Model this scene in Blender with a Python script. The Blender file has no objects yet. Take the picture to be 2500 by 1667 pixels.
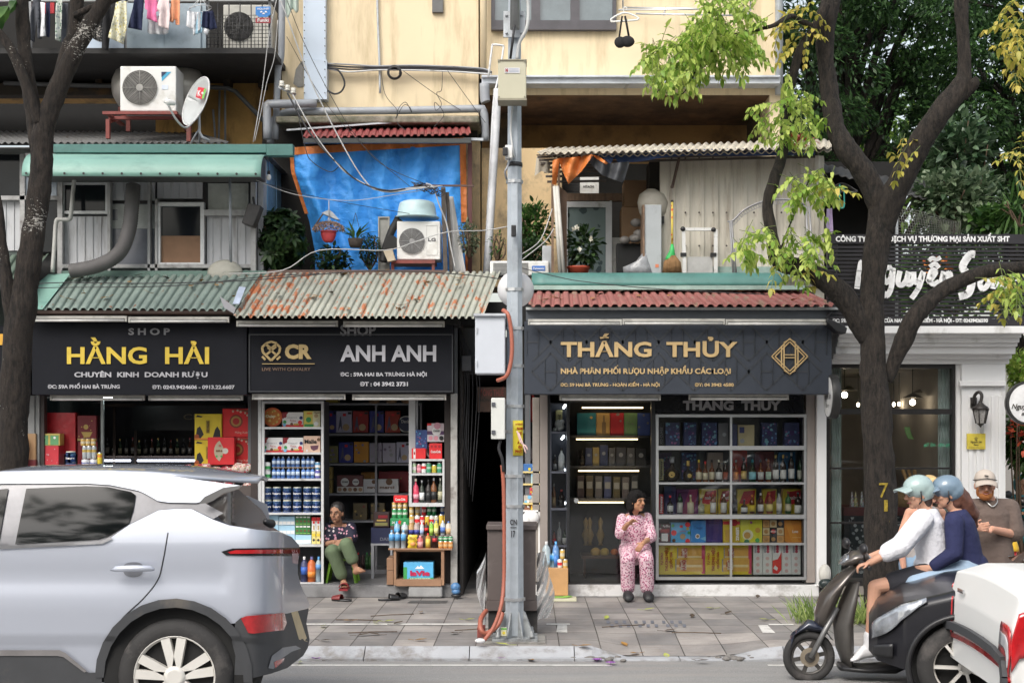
import bpy,bmesh,math,random
from mathutils import Vector as Vc,Matrix,noise
from mathutils.geometry import delaunay_2d_cdt
from math import sin,cos,pi,radians as rd
R=random.Random(7)
S=bpy.context.scene
FPX,CX,CY,HC=3400.0,1290.0,1050.0,1.863
cam=bpy.data.cameras.new("camera");co=bpy.data.objects.new("camera",cam)
S.collection.objects.link(co);S.camera=co
co.location=(0,0,HC);co.rotation_euler=(rd(90),0,0)
cam.sensor_width=36;cam.lens=36*FPX/2500
cam.shift_x=(1250-CX)/2500;cam.shift_y=(CY-833.5)/2500
cam.clip_end=800;cam.clip_start=.05
SUN_EL,SUN_AZ=rd(46),rd(207)
w=bpy.data.worlds.new("World");S.world=w;w.use_nodes=True
nt=w.node_tree;nt.nodes.clear()
sky=nt.nodes.new("ShaderNodeTexSky");sky.sky_type='NISHITA';sky.sun_disc=False
sky.sun_elevation=SUN_EL;sky.sun_rotation=SUN_AZ;sky.dust_density=4;sky.ozone_density=.6;sky.air_density=1.4
hs=nt.nodes.new("ShaderNodeHueSaturation");hs.inputs["Saturation"].default_value=.45
bg=nt.nodes.new("ShaderNodeBackground");bg.inputs[1].default_value=.15
wo=nt.nodes.new("ShaderNodeOutputWorld")
nt.links.new(sky.outputs[0],hs.inputs["Color"]);nt.links.new(hs.outputs[0],bg.inputs[0]);nt.links.new(bg.outputs[0],wo.inputs[0])
sl=bpy.data.lights.new("sun",'SUN');sl.energy=1.15;sl.angle=rd(32);sl.color=(1,.96,.9)
so=bpy.data.objects.new("sun",sl);S.collection.objects.link(so)
_d=Vc((sin(SUN_AZ)*cos(SUN_EL),cos(SUN_AZ)*cos(SUN_EL),sin(SUN_EL)))
so.rotation_euler=_d.to_track_quat('Z','Y').to_euler()
S.view_settings.view_transform='Standard';S.view_settings.look='None'
S.view_settings.exposure=.68;S.view_settings.gamma=1
def P(px,py,D):return Vc(((px-CX)/FPX*D,D,HC-(py-CY)/FPX*D))
def X(px,D):return(px-CX)/FPX*D
def Z(py,D):return HC-(py-CY)/FPX*D
MATS={}
def nodes_of(name):
 m=bpy.data.materials.new(name);m.use_nodes=True
 t=m.node_tree;b=t.nodes["Principled BSDF"]
 return m,t,b
def N(t,typ,**kw):
 n=t.nodes.new("ShaderNode"+typ)
 for k,v in kw.items():
  if k.startswith("i_"):
   key=k[2:];key=int(key)if key.isdigit()else key.replace("_"," ")
   n.inputs[key].default_value=v
  else:setattr(n,k,v)
 return n
def c4(c):return(c[0],c[1],c[2],1)
def mixc(t,fac,a,b,blend='MIX'):
 n=t.nodes.new("ShaderNodeMix");n.data_type='RGBA';n.blend_type=blend
 for s,v in((0,fac),(6,a),(7,b)):
  if isinstance(v,(int,float)):n.inputs[s].default_value=v
  elif isinstance(v,tuple):n.inputs[s].default_value=c4(v)
  else:t.links.new(v,n.inputs[s])
 return n.outputs[2]
def ramp(t,src,p0,p1,c0=(0,0,0),c1=(1,1,1)):
 n=t.nodes.new("ShaderNodeValToRGB");e=n.color_ramp.elements
 e[0].position=p0;e[1].position=p1;e[0].color=c4(c0);e[1].color=c4(c1)
 t.links.new(src,n.inputs[0]);return n.outputs[0]
def cd(t,scale=(1,1,1),kind="Object"):
 tc=t.nodes.new("ShaderNodeTexCoord");mp=t.nodes.new("ShaderNodeMapping")
 mp.inputs["Scale"].default_value=scale
 t.links.new(tc.outputs[kind],mp.inputs[0]);return mp.outputs[0]
def nzt(t,vec,scale,detail=5,rough=.6):
 n=N(t,"TexNoise",i_Scale=scale,i_Detail=detail,i_Roughness=rough);t.links.new(vec,n.inputs["Vector"]);return n.outputs[0]
def bump_t(t,b,h,s,dist=.01):
 n=N(t,"Bump",i_Strength=s,i_Distance=dist);t.links.new(h,n.inputs["Height"]);t.links.new(n.outputs[0],b.inputs["Normal"])
def M(name,col,rough=.6,metal=0,var=.18,sc=6,bump=0,bs=60,di=None,da=.5,ds=3,stretch=(1,1,1),coat=0,spec=.5,bdist=.01,sub=0):
 if name in MATS:return MATS[name]
 m,t,b=nodes_of(name);MATS[name]=m
 v=cd(t)
 n1=nzt(t,v,sc)
 lo=tuple(max(0,c*(1-var))for c in col);hi=tuple(min(1,c*(1+var))for c in col)
 out=ramp(t,n1,.3,.7,lo,hi)
 if di:
  vs=cd(t,stretch);n2=nzt(t,vs,ds,8,.65)
  f=ramp(t,n2,.62-.25*da,.72)
  out=mixc(t,f,out,di)
 t.links.new(out,b.inputs["Base Color"])
 b.inputs["Roughness"].default_value=rough;b.inputs["Metallic"].default_value=metal
 b.inputs["Specular IOR Level"].default_value=spec
 if coat:b.inputs["Coat Weight"].default_value=coat;b.inputs["Coat Roughness"].default_value=.06
 if sub:b.inputs["Subsurface Weight"].default_value=sub;b.inputs["Subsurface Radius"].default_value=(.02,.008,.004)
 if bump:bump_t(t,b,nzt(t,v,bs,4),bump,bdist)
 return m
def EM(name,col,strength):
 if name in MATS:return MATS[name]
 m,t,b=nodes_of(name);MATS[name]=m
 b.inputs["Base Color"].default_value=c4(col);b.inputs["Emission Color"].default_value=c4(col);b.inputs["Emission Strength"].default_value=strength
 return m
def GLASS(name,tint=(.96,.97,.97),refl=.9,rough=.02,clear=1.0):
 if name in MATS:return MATS[name]
 m,t,b=nodes_of(name);MATS[name]=m;t.nodes.remove(b)
 tr=N(t,"BsdfTransparent");tr.inputs[0].default_value=c4(tint)
 gl=N(t,"BsdfGlossy",i_Roughness=rough);gl.inputs[0].default_value=(refl,refl,refl,1)
 lw=N(t,"Fresnel",i_IOR=1.5);mx=N(t,"MixShader")
 t.links.new(lw.outputs[0],mx.inputs[0]);t.links.new(tr.outputs[0],mx.inputs[1]);t.links.new(gl.outputs[0],mx.inputs[2])
 last=mx.outputs[0]
 if clear<1:
  df=N(t,"BsdfDiffuse");df.inputs[0].default_value=c4(tint);m2=N(t,"MixShader");m2.inputs[0].default_value=1-clear
  t.links.new(last,m2.inputs[1]);t.links.new(df.outputs[0],m2.inputs[2]);last=m2.outputs[0]
 t.links.new(last,t.nodes["Material Output"].inputs[0]);return m
def LEAF(name,c0,c1,trans=.35,rough=.45):
 if name in MATS:return MATS[name]
 m,t,b=nodes_of(name);MATS[name]=m
 n1=nzt(t,cd(t),9,2)
 g=N(t,"NewGeometry");f=N(t,"Math",operation='ADD');t.links.new(n1,f.inputs[0])
 r2=N(t,"Math",operation='MULTIPLY_ADD');r2.inputs[1].default_value=.9;r2.inputs[2].default_value=-.45
 t.links.new(g.outputs["Random Per Island"],r2.inputs[0]);t.links.new(r2.outputs[0],f.inputs[1])
 out=ramp(t,f.outputs[0],.2,.8,c0,c1)
 t.links.new(out,b.inputs["Base Color"]);b.inputs["Roughness"].default_value=rough
 tl=N(t,"BsdfTranslucent");t.links.new(out,tl.inputs[0]);mx=N(t,"MixShader");mx.inputs[0].default_value=trans
 t.links.new(b.outputs[0],mx.inputs[1]);t.links.new(tl.outputs[0],mx.inputs[2]);t.links.new(mx.outputs[0],t.nodes["Material Output"].inputs[0])
 return m
def FLORAL(name,base,cols,scale=30,size=.35,rough=.8):
 if name in MATS:return MATS[name]
 m,t,b=nodes_of(name);MATS[name]=m
 v=cd(t);d=N(t,"TexNoise",i_Scale=scale*1.5);t.links.new(v,d.inputs["Vector"])
 mv=mixc(t,.02,v,d.outputs[1])
 vo=N(t,"TexVoronoi",i_Scale=scale);t.links.new(mv,vo.inputs["Vector"])
 f=ramp(t,vo.outputs["Distance"],size,size+.06,(1,1,1),(0,0,0))
 sep=N(t,"SeparateColor");t.links.new(vo.outputs["Color"],sep.inputs[0])
 rp=t.nodes.new("ShaderNodeValToRGB");rp.color_ramp.interpolation='CONSTANT';e=rp.color_ramp.elements
 e[0].color=c4(cols[0]);e[1].color=c4(cols[-1]);e[1].position=.55
 if len(cols)>2:q=e.new(.3);q.color=c4(cols[1])
 t.links.new(sep.outputs[0],rp.inputs[0])
 t.links.new(mixc(t,f,base,rp.outputs[0]),b.inputs["Base Color"]);b.inputs["Roughness"].default_value=rough
 bump_t(t,b,nzt(t,v,14,3),.5,.03)
 return m
class MB:
 def __init__(s,x=None):s.v=[];s.f=[];s.mi=[];s.sm=[];s.x=x
 def add(s,vs,fs,mi=0,sm=False):
  o=len(s.v)
  for p in vs:
   p=Vc(p);s.v.append(s.x@p if s.x else p)
  for f in fs:s.f.append([o+i for i in f]);s.mi.append(mi);s.sm.append(sm)
  return s
 def box(s,x0,x1,y0,y1,z0,z1,mi=0):
  vs=[(x,y,z)for z in(z0,z1)for y in(y0,y1)for x in(x0,x1)]
  return s.add(vs,[(0,2,3,1),(4,5,7,6),(0,1,5,4),(1,3,7,5),(3,2,6,7),(2,0,4,6)],mi)
 def pb(s,px0,py0,px1,py1,D,dep,mi=0):
  return s.box(X(px0,D),X(px1,D),D,D+dep,Z(py1,D),Z(py0,D),mi)
 def bar(s,a,b,w,h=None,mi=0):
  a=Vc(a);b=Vc(b);d=(b-a).normalized();h=h or w
  u=d.cross(Vc((0,0,1)));u=u.normalized()if u.length>1e-4 else Vc((1,0,0));n=u.cross(d)
  vs=[p+u*i*w/2+n*j*h/2 for p in(a,b)for(i,j)in((-1,-1),(1,-1),(1,1),(-1,1))]
  return s.add(vs,[(3,2,1,0),(4,5,6,7),(0,1,5,4),(1,2,6,5),(2,3,7,6),(3,0,4,7)],mi)
 def tube(s,pts,r,n=8,mi=0,cap=True,sm=True):
  pts=[Vc(p)for p in pts];k=len(pts)
  rs=r if isinstance(r,(list,tuple))else[r]*k
  vs=[];pu=None
  for i,p in enumerate(pts):
   d=(pts[min(i+1,k-1)]-pts[max(i-1,0)])
   d=d.normalized()if d.length>1e-7 else Vc((0,0,1))
   if pu is None:
    u=d.cross(Vc((.31,.2,.93)));u.normalize()
   else:
    u=pu-d*pu.dot(d);u=u.normalized()if u.length>1e-5 else d.orthogonal().normalized()
   pu=u;w_=d.cross(u)
   vs+=[p+(u*cos(2*pi*j/n)+w_*sin(2*pi*j/n))*rs[i]for j in range(n)]
  fs=[(i*n+j,i*n+(j+1)%n,(i+1)*n+(j+1)%n,(i+1)*n+j)for i in range(k-1)for j in range(n)]
  s.add(vs,fs,mi,sm)
  if cap:
   o=len(s.v)-len(vs)
   for base,rev in((o,True),(o+(k-1)*n,False)):
    f=list(range(base,base+n));s.f.append(f[::-1]if rev else f);s.mi.append(mi);s.sm.append(False)
  return s
 def la(s,c,prof,n=16,axis='Z',mis=None,mi=0,sm=True,cap=True):
  c=Vc(c);vs=[]
  for r,h in prof:
   for j in range(n):
    a=2*pi*j/n;p=(r*cos(a),r*sin(a),h)
    if axis=='Y':p=(p[0],p[2],p[1])
    elif axis=='X':p=(p[2],p[0],p[1])
    vs.append(c+Vc(p))
  k=len(prof)
  for i in range(k-1):
   s_=[(i*n+j,i*n+(j+1)%n,(i+1)*n+(j+1)%n,(i+1)*n+j)for j in range(n)]
   if i==0:s.add(vs,s_,mis[0]if mis else mi,sm);o=len(s.v)-len(vs)
   else:
    for f in s_:s.f.append([o+q for q in f]);s.mi.append(mis[i]if mis else mi);s.sm.append(sm)
  for base,q in((o,0),(o+(k-1)*n,-1))if cap else():
   if prof[q][0]>1e-5:s.f.append(list(range(base,base+n)));s.mi.append(mis[q]if mis else mi);s.sm.append(False)
  return s
 def prism(s,poly,y0,y1,mi=0,plane='XZ',sm=False):
  n=len(poly)
  q=(lambda a,b,y:(a,y,b))if plane=='XZ' else((lambda a,b,y:(y,a,b))if plane=='YZ' else(lambda a,b,y:(a,b,y)))
  vs=[q(a,b,y0)for a,b in poly]+[q(a,b,y1)for a,b in poly]
  fs=[list(range(n)),list(range(2*n-1,n-1,-1))]+[(i,(i+1)%n,n+(i+1)%n,n+i)for i in range(n)]
  return s.add(vs,fs,mi,sm)
 def pprism(s,pts,D,dep,mi=0):
  return s.prism([(X(a,D),Z(b,D))for a,b in pts],D,D+dep,mi)
 def ell(s,c,r,n=12,m=8,mi=0,rot=None):
  c=Vc(c);r=(r,r,r)if isinstance(r,(int,float))else r;vs=[]
  for i in range(m+1):
   th=pi*i/m
   for j in range(n):
    p=Vc((r[0]*sin(th)*cos(2*pi*j/n),r[1]*sin(th)*sin(2*pi*j/n),r[2]*cos(th)))
    vs.append(c+(rot@p if rot else p))
  fs=[(i*n+j,(i+1)*n+j,(i+1)*n+(j+1)%n,i*n+(j+1)%n)for i in range(m)for j in range(n)]
  return s.add(vs,fs,mi,True)
 def grid(s,fn,nu,nv,mi=0,sm=True,thick=None):
  vs=[fn(i/nu,j/nv)for j in range(nv+1)for i in range(nu+1)]
  fs=[(j*(nu+1)+i,j*(nu+1)+i+1,(j+1)*(nu+1)+i+1,(j+1)*(nu+1)+i)for j in range(nv)for i in range(nu)]
  s.add(vs,fs,mi,sm)
  return s
 def loft(s,secs,n=16,mi=0):
  vs=[]
  for c,a,b in secs:
   c,a,b=Vc(c),Vc(a),Vc(b)
   vs+=[c+a*cos(2*pi*j/n)+b*sin(2*pi*j/n)for j in range(n)]
  k=len(secs)
  fs=[(i*n+j,i*n+(j+1)%n,(i+1)*n+(j+1)%n,(i+1)*n+j)for i in range(k-1)for j in range(n)]
  fs+=[list(range(n))[::-1],list(range((k-1)*n,k*n))]
  return s.add(vs,fs,mi,True)
 def cap(s,p,r0,q,r1,n=12):
  p,q=Vc(p),Vc(q);d=q-p;L=d.length;d=d/L if L>1e-6 else Vc((0,0,1))
  u=d.orthogonal().normalized();w_=d.cross(u);secs=[]
  for a in(-85,-60,-30,0):secs.append((p+d*r0*sin(rd(a)),u*r0*cos(rd(a)),w_*r0*cos(rd(a))))
  for a in(0,30,60,85):secs.append((q+d*r1*sin(rd(a)),u*r1*cos(rd(a)),w_*r1*cos(rd(a))))
  return s.loft(secs,n)
 def limb(s,pts,rs,n=12):
  for i in range(len(pts)-1):s.cap(pts[i],rs[i],pts[i+1],rs[i+1],n)
  return s
 def bounds(s):
  lo=Vc((min(p.x for p in s.v),min(p.y for p in s.v),min(p.z for p in s.v)))
  hi=Vc((max(p.x for p in s.v),max(p.y for p in s.v),max(p.z for p in s.v)));return lo,hi
 def mesh(s,name,mats,org=Vc((0,0,0)),rcl=True):
  me=bpy.data.meshes.new(name)
  me.from_pydata([tuple(p-org)for p in s.v],[],s.f)
  for m in(mats if isinstance(mats,(list,tuple))else[mats]):me.materials.append(m)
  me.polygons.foreach_set("material_index",s.mi);me.polygons.foreach_set("use_smooth",s.sm)
  if rcl:
   bm=bmesh.new();bm.from_mesh(me);bmesh.ops.recalc_face_normals(bm,faces=bm.faces);bm.to_mesh(me);bm.free()
  me.update();return me
 def bld(s,name,mats,parent=None,bev=0,rcl=True,solid=0,base=None):
  if parent is not None:org=Vc(parent.get("_o",(0,0,0)))
  elif base is not None:org=Vc(base)
  else:
   lo,hi=s.bounds();org=Vc(((lo.x+hi.x)/2,(lo.y+hi.y)/2,lo.z))
  o=bpy.data.objects.new(name,s.mesh(name,mats,org,rcl));S.collection.objects.link(o)
  o["_o"]=tuple(org)
  if parent is not None:o.parent=parent
  else:o.location=org
  if solid:q=o.modifiers.new("thickness",'SOLIDIFY');q.thickness=solid;q.offset=0
  if bev:
   q=o.modifiers.new("bevel",'BEVEL');q.width=bev;q.segments=2;q.limit_method='ANGLE';q.angle_limit=rd(40)
  return o
def tag(o,label=None,cat=None,group=None,kind=None):
 if label:o["label"]=label
 if cat:o["category"]=cat
 if group:o["group"]=group
 if kind:o["kind"]=kind
 return o
def tng(name,label,cat,loc=(0,0,0),group=None):
 o=bpy.data.objects.new(name,None);S.collection.objects.link(o);o.empty_display_size=.1
 o.location=loc;o["_o"]=tuple(loc);return tag(o,label,cat,group)
def sct(o):o["kind"]="structure";return o
def dup(o,dloc,label=None,rot=None):
 def cp(a,par):
  c=a.copy();S.collection.objects.link(c)
  if par:c.parent=par
  for ch in list(a.children):cp(ch,c)
  return c
 r=cp(o,None);r.location=Vc(dloc)
 if rot is not None:r.rotation_euler=rot
 if label:r["label"]=label
 return r
def _curve_mesh(s,bold,ext,shear=0):
 cu=bpy.data.curves.new("letters",'FONT');cu.body=s;cu.size=1;cu.extrude=ext;cu.offset=bold;cu.resolution_u=3;cu.shear=shear
 o=bpy.data.objects.new("letters",cu);S.collection.objects.link(o)
 dg=bpy.context.evaluated_depsgraph_get();dg.update()
 me=bpy.data.meshes.new_from_object(o.evaluated_get(dg));bpy.data.objects.remove(o);bpy.data.curves.remove(cu)
 return me
def text(s,px0,px1,ytop,ybase,D,m,parent,bold=.02,depth=.006,name="lettering",rot=0,shear=0,gap=.003,xf=None):
 me=_curve_mesh(s,bold,1,shear)
 xs=[v.co.x for v in me.vertices];lo,hi=min(xs),max(xs);ch=.73
 org=Vc(parent.get("_o",(0,0,0)))if parent else Vc((0,0,0))
 for v in me.vertices:
  a=(v.co.x-lo)/(hi-lo);b=v.co.y/ch;c=v.co.z
  if rot==90:p=P(ybase+(ytop-ybase)*b,px0+(px1-px0)*a,D)
  else:p=P(px0+(px1-px0)*a,ybase+(ytop-ybase)*b,D)
  p.y=D-gap-depth/2-c*depth/2
  v.co=(xf(p)if xf else p)-org
 me.name=name;me.materials.clear();me.materials.append(m)
 for p in me.polygons:p.material_index=0
 o=bpy.data.objects.new(name,me);S.collection.objects.link(o)
 if parent:o.parent=parent
 o["_o"]=tuple(org);return o
def fu(B,name,m,parent,voxel=.008,smooth=4,extra=None):
 tmp=bpy.data.objects.new("tmp",B.mesh("tmp",m));S.collection.objects.link(tmp)
 q=tmp.modifiers.new("r",'REMESH');q.mode='VOXEL';q.voxel_size=voxel
 if smooth:q=tmp.modifiers.new("s",'SMOOTH');q.iterations=smooth;q.factor=.5
 dg=bpy.context.evaluated_depsgraph_get();dg.update()
 me=bpy.data.meshes.new_from_object(tmp.evaluated_get(dg));bpy.data.objects.remove(tmp)
 org=Vc(parent.get("_o",(0,0,0)))
 for v in me.vertices:
  if extra:v.co=extra(v.co)
  v.co-=org
 me.materials.clear();me.materials.append(m)
 for p in me.polygons:p.use_smooth=True;p.material_index=0
 o=bpy.data.objects.new(name,me);S.collection.objects.link(o);o.parent=parent;o["_o"]=tuple(org);return o
def spl(pts,k=6):
 pts=[Vc(p)for p in pts];out=[]
 for i in range(len(pts)-1):
  a=pts[max(i-1,0)];b=pts[i];c=pts[i+1];d=pts[min(i+2,len(pts)-1)]
  for j in range(k):
   t=j/k
   out.append(.5*((2*b)+(c-a)*t+(2*a-5*b+4*c-d)*t*t+(3*b-a-3*c+d)*t**3))
 return out+[pts[-1]]
def PP(lst):return[P(*q)for q in lst]
#   GROUND, ROAD, PAVEMENT
def road_mat():
 m,t,b=nodes_of("asphalt");v=cd(t)
 big=nzt(t,cd(t,(.25,1.6,1)),2.2,6);fine=nzt(t,v,140,3)
 c=ramp(t,big,.3,.7,(.19,.19,.19),(.31,.305,.295));c=mixc(t,.55,c,ramp(t,fine,.35,.65,(.13,.13,.13),(.40,.39,.38)))
 dust=nzt(t,cd(t,(.5,3,1)),1.3,8)
 c=mixc(t,ramp(t,dust,.5,.75,(0,0,0),(.5,.5,.5)),c,(.33,.29,.26))
 t.links.new(c,b.inputs["Base Color"]);b.inputs["Roughness"].default_value=.85
 bump_t(t,b,fine,.6,.01);return m
def paving_mat():
 m,t,b=nodes_of("paving_stone");v=cd(t);v2=N(t,"Mapping");v2.inputs["Location"].default_value=(.09,.05,0);t.links.new(v,v2.inputs[0])
 br=N(t,"TexBrick",i_Scale=1.0,i_Mortar_Size=.005,i_Brick_Width=.358,i_Row_Height=.44,i_Bias=-.1,i_Mortar_Smooth=.2);br.offset=0;br.squash=1
 br.inputs["Color1"].default_value=(.23,.23,.232,1);br.inputs["Color2"].default_value=(.40,.385,.37,1);br.inputs["Mortar"].default_value=(.05,.048,.045,1)
 wob=mixc(t,.012,v2.outputs[0],N(t,"TexNoise",i_Scale=1.7).outputs[1]);t.links.new(wob,br.inputs["Vector"])
 g1=nzt(t,v,2.2,7);g2=nzt(t,cd(t,(1,7,1)),4,6)
 c=mixc(t,1,br.outputs[0],ramp(t,g1,.3,.7,(.62,.6,.6),(1.15,1.1,1.06)),'MULTIPLY')
 c=mixc(t,ramp(t,g2,.5,.72,(0,0,0),(.55,.55,.55)),c,(.25,.2,.17))
 sp=nzt(t,v,55,3);c=mixc(t,ramp(t,sp,.62,.7,(0,0,0),(.5,.5,.5)),c,(.1,.1,.1))
 t.links.new(c,b.inputs["Base Color"]);b.inputs["Roughness"].default_value=.62
 bump_t(t,b,mixc(t,.35,br.outputs[1],nzt(t,v,30,4),'ADD'),-.35,.012);return m
B=MB();B.grid(lambda u,v:(-300+600*u,-60+400*v,-.22),6,6);sct(B.bld("ground",M("bare_ground",(.16,.14,.12),.9),base=(0,0,0)))
def road_z(y):return-.10+.13*min(1,max(0,(11.85-y)/3.6))**1.8 if y>2 else .03-.13*min(1,(2-y)/4)
YS=[-6,-2,2]+[2+9.85*i/28 for i in range(1,29)]
B=MB();B.grid(lambda u,v:(-60+120*u,YS[round(v*(len(YS)-1))],road_z(YS[round(v*(len(YS)-1))])),24,len(YS)-1);sct(B.bld("road",road_mat(),base=(0,0,0)))
DIP0,DIP1=.55,1.72
def dip(x):
 a=min(max((x-DIP0)/.28,0),1);b=min(max((DIP1+.38-x)/.38,0),1);return min(a,b)
def walk_z(x,y):return-.082*dip(x)*max(0,min(1,(13.0-y)/.98))
XS=[-60,-30,-12]+[-8+16*i/80 for i in range(81)]+[12,30,60];Y2=[12.02+.14*i for i in range(8)]+[13.3,14.5,15.6,18,26,40]
B=MB();B.grid(lambda u,v:(XS[round(u*(len(XS)-1))],Y2[round(v*(len(Y2)-1))],walk_z(XS[round(u*(len(XS)-1))],Y2[round(v*(len(Y2)-1))])),len(XS)-1,len(Y2)-1)
sct(B.bld("pavement",paving_mat(),base=(0,0,0)))
kerb_m=M("kerb_granite",(.36,.37,.39),.7,var=.12,sc=3,bump=.3,bs=80,di=(.17,.15,.13),da=.55,ds=5)
B=MB();x=-.506-.9*14
while x<12:
 n=6
 for i in range(n):
  xa,xb=x+.004+(.892*i/n),x+.004+.892*(i+1)/n
  pr=[]
  for q in(xa,xb):
   k=1-.93*dip(q);pr.append([(q,11.86,-.13),(q,11.86,-.098+.018*k),(q,11.90,-.088+.014*k),(q,12.018,-.092+.095*k),(q,12.018,-.13)])
  B.add(pr[0]+pr[1],[(j,(j+1)%5,5+(j+1)%5,5+j)for j in range(5)]+([(0,1,2,3,4)]if i==0 else[])+([(9,8,7,6,5)]if i==n-1 else[]))
 x+=.9
sct(B.bld("kerb",kerb_m,base=(0,0,0)))
B=MB()
for i in range(46):
 ax=R.choice([.62,1.78]);p=Vc((ax+R.gauss(0,.10),11.93+R.gauss(0,.05),-.085));r=R.uniform(.008,.035)
 B.ell(p,(r*1.4,r,r*.7),6,4)
tag(B.bld("concrete_rubble",M("broken_concrete",(.17,.16,.15),.95,bump=.8,bs=50)),"crumbled grey concrete rubble at both ends of the lowered kerb","rubble",kind="stuff")
white_l=M("worn_white_paint",(.62,.61,.58),.8,var=.1,di=(.3,.28,.26),da=.35,ds=9)
B=MB();ya,yb=11.60,11.66
for(a,b)in((-40,.7),(2.0,40)):B.add([(a,ya,road_z(ya)+.004),(b,ya,road_z(ya)+.004),(b,yb,road_z(yb)+.004),(a,yb,road_z(yb)+.004)],[(0,1,2,3)])
sct(B.bld("road_edge_line",white_l))
B=MB()
def flat(pts,z=.004):B.add([(X(a,HC*FPX/(b-CY)),HC*FPX/(b-CY),z)for a,b in pts],[tuple(range(len(pts)))])
flat([(640,1522),(1172,1522),(1172,1525),(640,1525)]);flat([(1334,1522),(1391,1522),(1391,1525),(1334,1525)])
flat([(1361,1526),(1384,1526),(1385,1544),(1358,1543)]);flat([(1851,1526),(1874,1526),(1893,1545),(1862,1545)]);flat([(1876,1523),(1935,1523),(1940,1526),(1878,1526)])
sct(B.bld("pavement_line",white_l))
B=MB();flat([(1003,1466),(1094,1466),(1090,1472),(994,1472)]);sct(B.bld("drain_cover",M("dark_iron",(.08,.08,.08),.6,bump=.6,bs=120)))
B=MB()
for c in range(3):
 for i in range(6):
  x0=1480+c*68+i*10;mb2=1515+(i%2)*9
  flat([(x0,mb2),(x0+8,mb2),(x0+9,mb2+7),(x0+1,mb2+7)],.005)
sct(B.bld("brick_inlay",M("blue_grey_brick",(.15,.16,.19),.75,bump=.4,bs=70)))
B=MB();B.box(-26,26,-22,-14,-.1,6)
op=tng("added_opposite_building","unseen plain terrace added behind the camera to darken reflections","building",(0,-14,-.1));B.bld("wall",M("far_plaster",(.40,.36,.30),.9),op)  # unseen terrace added to darken reflections
B=MB()
for i in range(20):
 for z in(.9,3.6):B.box(-25+i*2.5,-23.5+i*2.5,-14.0,-13.94,z,z+1.9)
B.bld("window",M("far_window",(.03,.035,.04),.2),op)
#   CORRUGATED SHEETS
def corr(tl,tr,bl,br,waves,amp,trap=True,nv=4,B=None,mi=0,jig=0):
 B=B or MB();tl,tr,bl,br=map(Vc,(tl,tr,bl,br));nn=(tr-tl).cross(bl-tl).normalized()
 if nn.z<0:nn=-nn
 k=8
 def f(u,v):
  ph=(u*waves)%1
  if trap:h=min(max((abs(ph-.5)*4-.6)/.5,0),1)
  else:h=.5+.5*cos(2*pi*ph)
  p=tl.lerp(tr,u).lerp(bl.lerp(br,u),v)
  return p+nn*(amp*h+jig*noise.noise(p*1.3))
 B.grid(f,waves*k,nv,mi,sm=not trap);return B
def rust_mat(name,base,rust,amount,dark=(.12,.12,.11),leftness=None):
 m,t,b=nodes_of(name);v=cd(t)
 st=nzt(t,cd(t,(7,.9,.9)),1.6,9,.7);bl=nzt(t,v,7,6,.7)
 f=N(t,"Math",operation='MULTIPLY');t.links.new(st,f.inputs[0]);t.links.new(bl,f.inputs[1]);src=f.outputs[0]
 if leftness:
  sp=N(t,"SeparateXYZ");t.links.new(v,sp.inputs[0])
  mr=N(t,"MapRange",i_1=leftness[0],i_2=leftness[1],i_3=.075,i_4=0.0);t.links.new(sp.outputs[0],mr.inputs[0])
  ad=N(t,"Math",operation='ADD');t.links.new(src,ad.inputs[0]);t.links.new(mr.outputs[0],ad.inputs[1]);src=ad.outputs[0]
 k=.36-.1*amount
 g=nzt(t,v,3,6);c=ramp(t,g,.3,.72,tuple(q*.72 for q in base),base)
 c=mixc(t,ramp(t,nzt(t,cd(t,(5,.8,.8)),3,7),.55,.8,(0,0,0),(.5,.5,.5)),c,dark)
 rc=ramp(t,bl,.35,.65,tuple(q*.6 for q in rust),rust)
 c=mixc(t,ramp(t,src,k,k+.03),c,rc)
 t.links.new(c,b.inputs["Base Color"]);b.inputs["Roughness"].default_value=.6;b.inputs["Specular IOR Level"].default_value=.3
 bump_t(t,b,bl,.25,.01);return m
roofA_m=rust_mat("green_grey_roofing",(.24,.30,.27),(.22,.11,.07),.12)
roofB_m=rust_mat("rusty_pale_roofing",(.42,.43,.37),(.46,.17,.08),.62,leftness=(-1.4,-.25))
roofR_m=rust_mat("faded_red_roofing",(.36,.145,.13),(.30,.20,.15),.6,(.2,.08,.07))
roofG_m=rust_mat("grey_roofing",(.16,.16,.16),(.09,.08,.07),.6)
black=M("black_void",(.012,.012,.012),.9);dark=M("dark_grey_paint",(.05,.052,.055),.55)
alu=M("brushed_aluminium",(.62,.63,.64),.35,.85,var=.06);alu_w=M("white_aluminium",(.58,.59,.60),.45,.1,var=.08,di=(.3,.29,.27),da=.3,ds=6)
pvc=M("grey_plastic_pipe",(.30,.32,.35),.45,var=.1,di=(.16,.15,.14),da=.3);steel=M("galvanised_steel",(.46,.49,.52),.5,.35,var=.16,sc=9,di=(.30,.31,.32),da=.3,ds=4)
glass=GLASS("clear_glass");dglass=M("dark_window_glass",(.010,.012,.015),.08,spec=.2)
cream=M("cream_plaster",(.72,.60,.41),.85,var=.05,sc=1.2,bump=.15,bs=90,di=(.50,.40,.25),da=.46,ds=1.6,stretch=(3.2,1,.5),bdist=.004)
cream_old=M("stained_cream_plaster",(.66,.49,.28),.9,var=.1,sc=2,bump=.35,bs=40,di=(.20,.16,.12),da=.42,ds=2.6,stretch=(1,1,.8))
ochre=M("dirty_ochre_plaster",(.58,.35,.12),.9,var=.25,sc=2,bump=.3,bs=30,di=(.07,.055,.045),da=.5,ds=1.6,stretch=(2.2,1,.6))
conc=M("weathered_concrete",(.26,.25,.23),.9,var=.2,sc=4,bump=.5,bs=50,di=(.09,.085,.08),da=.5,ds=3)
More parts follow.
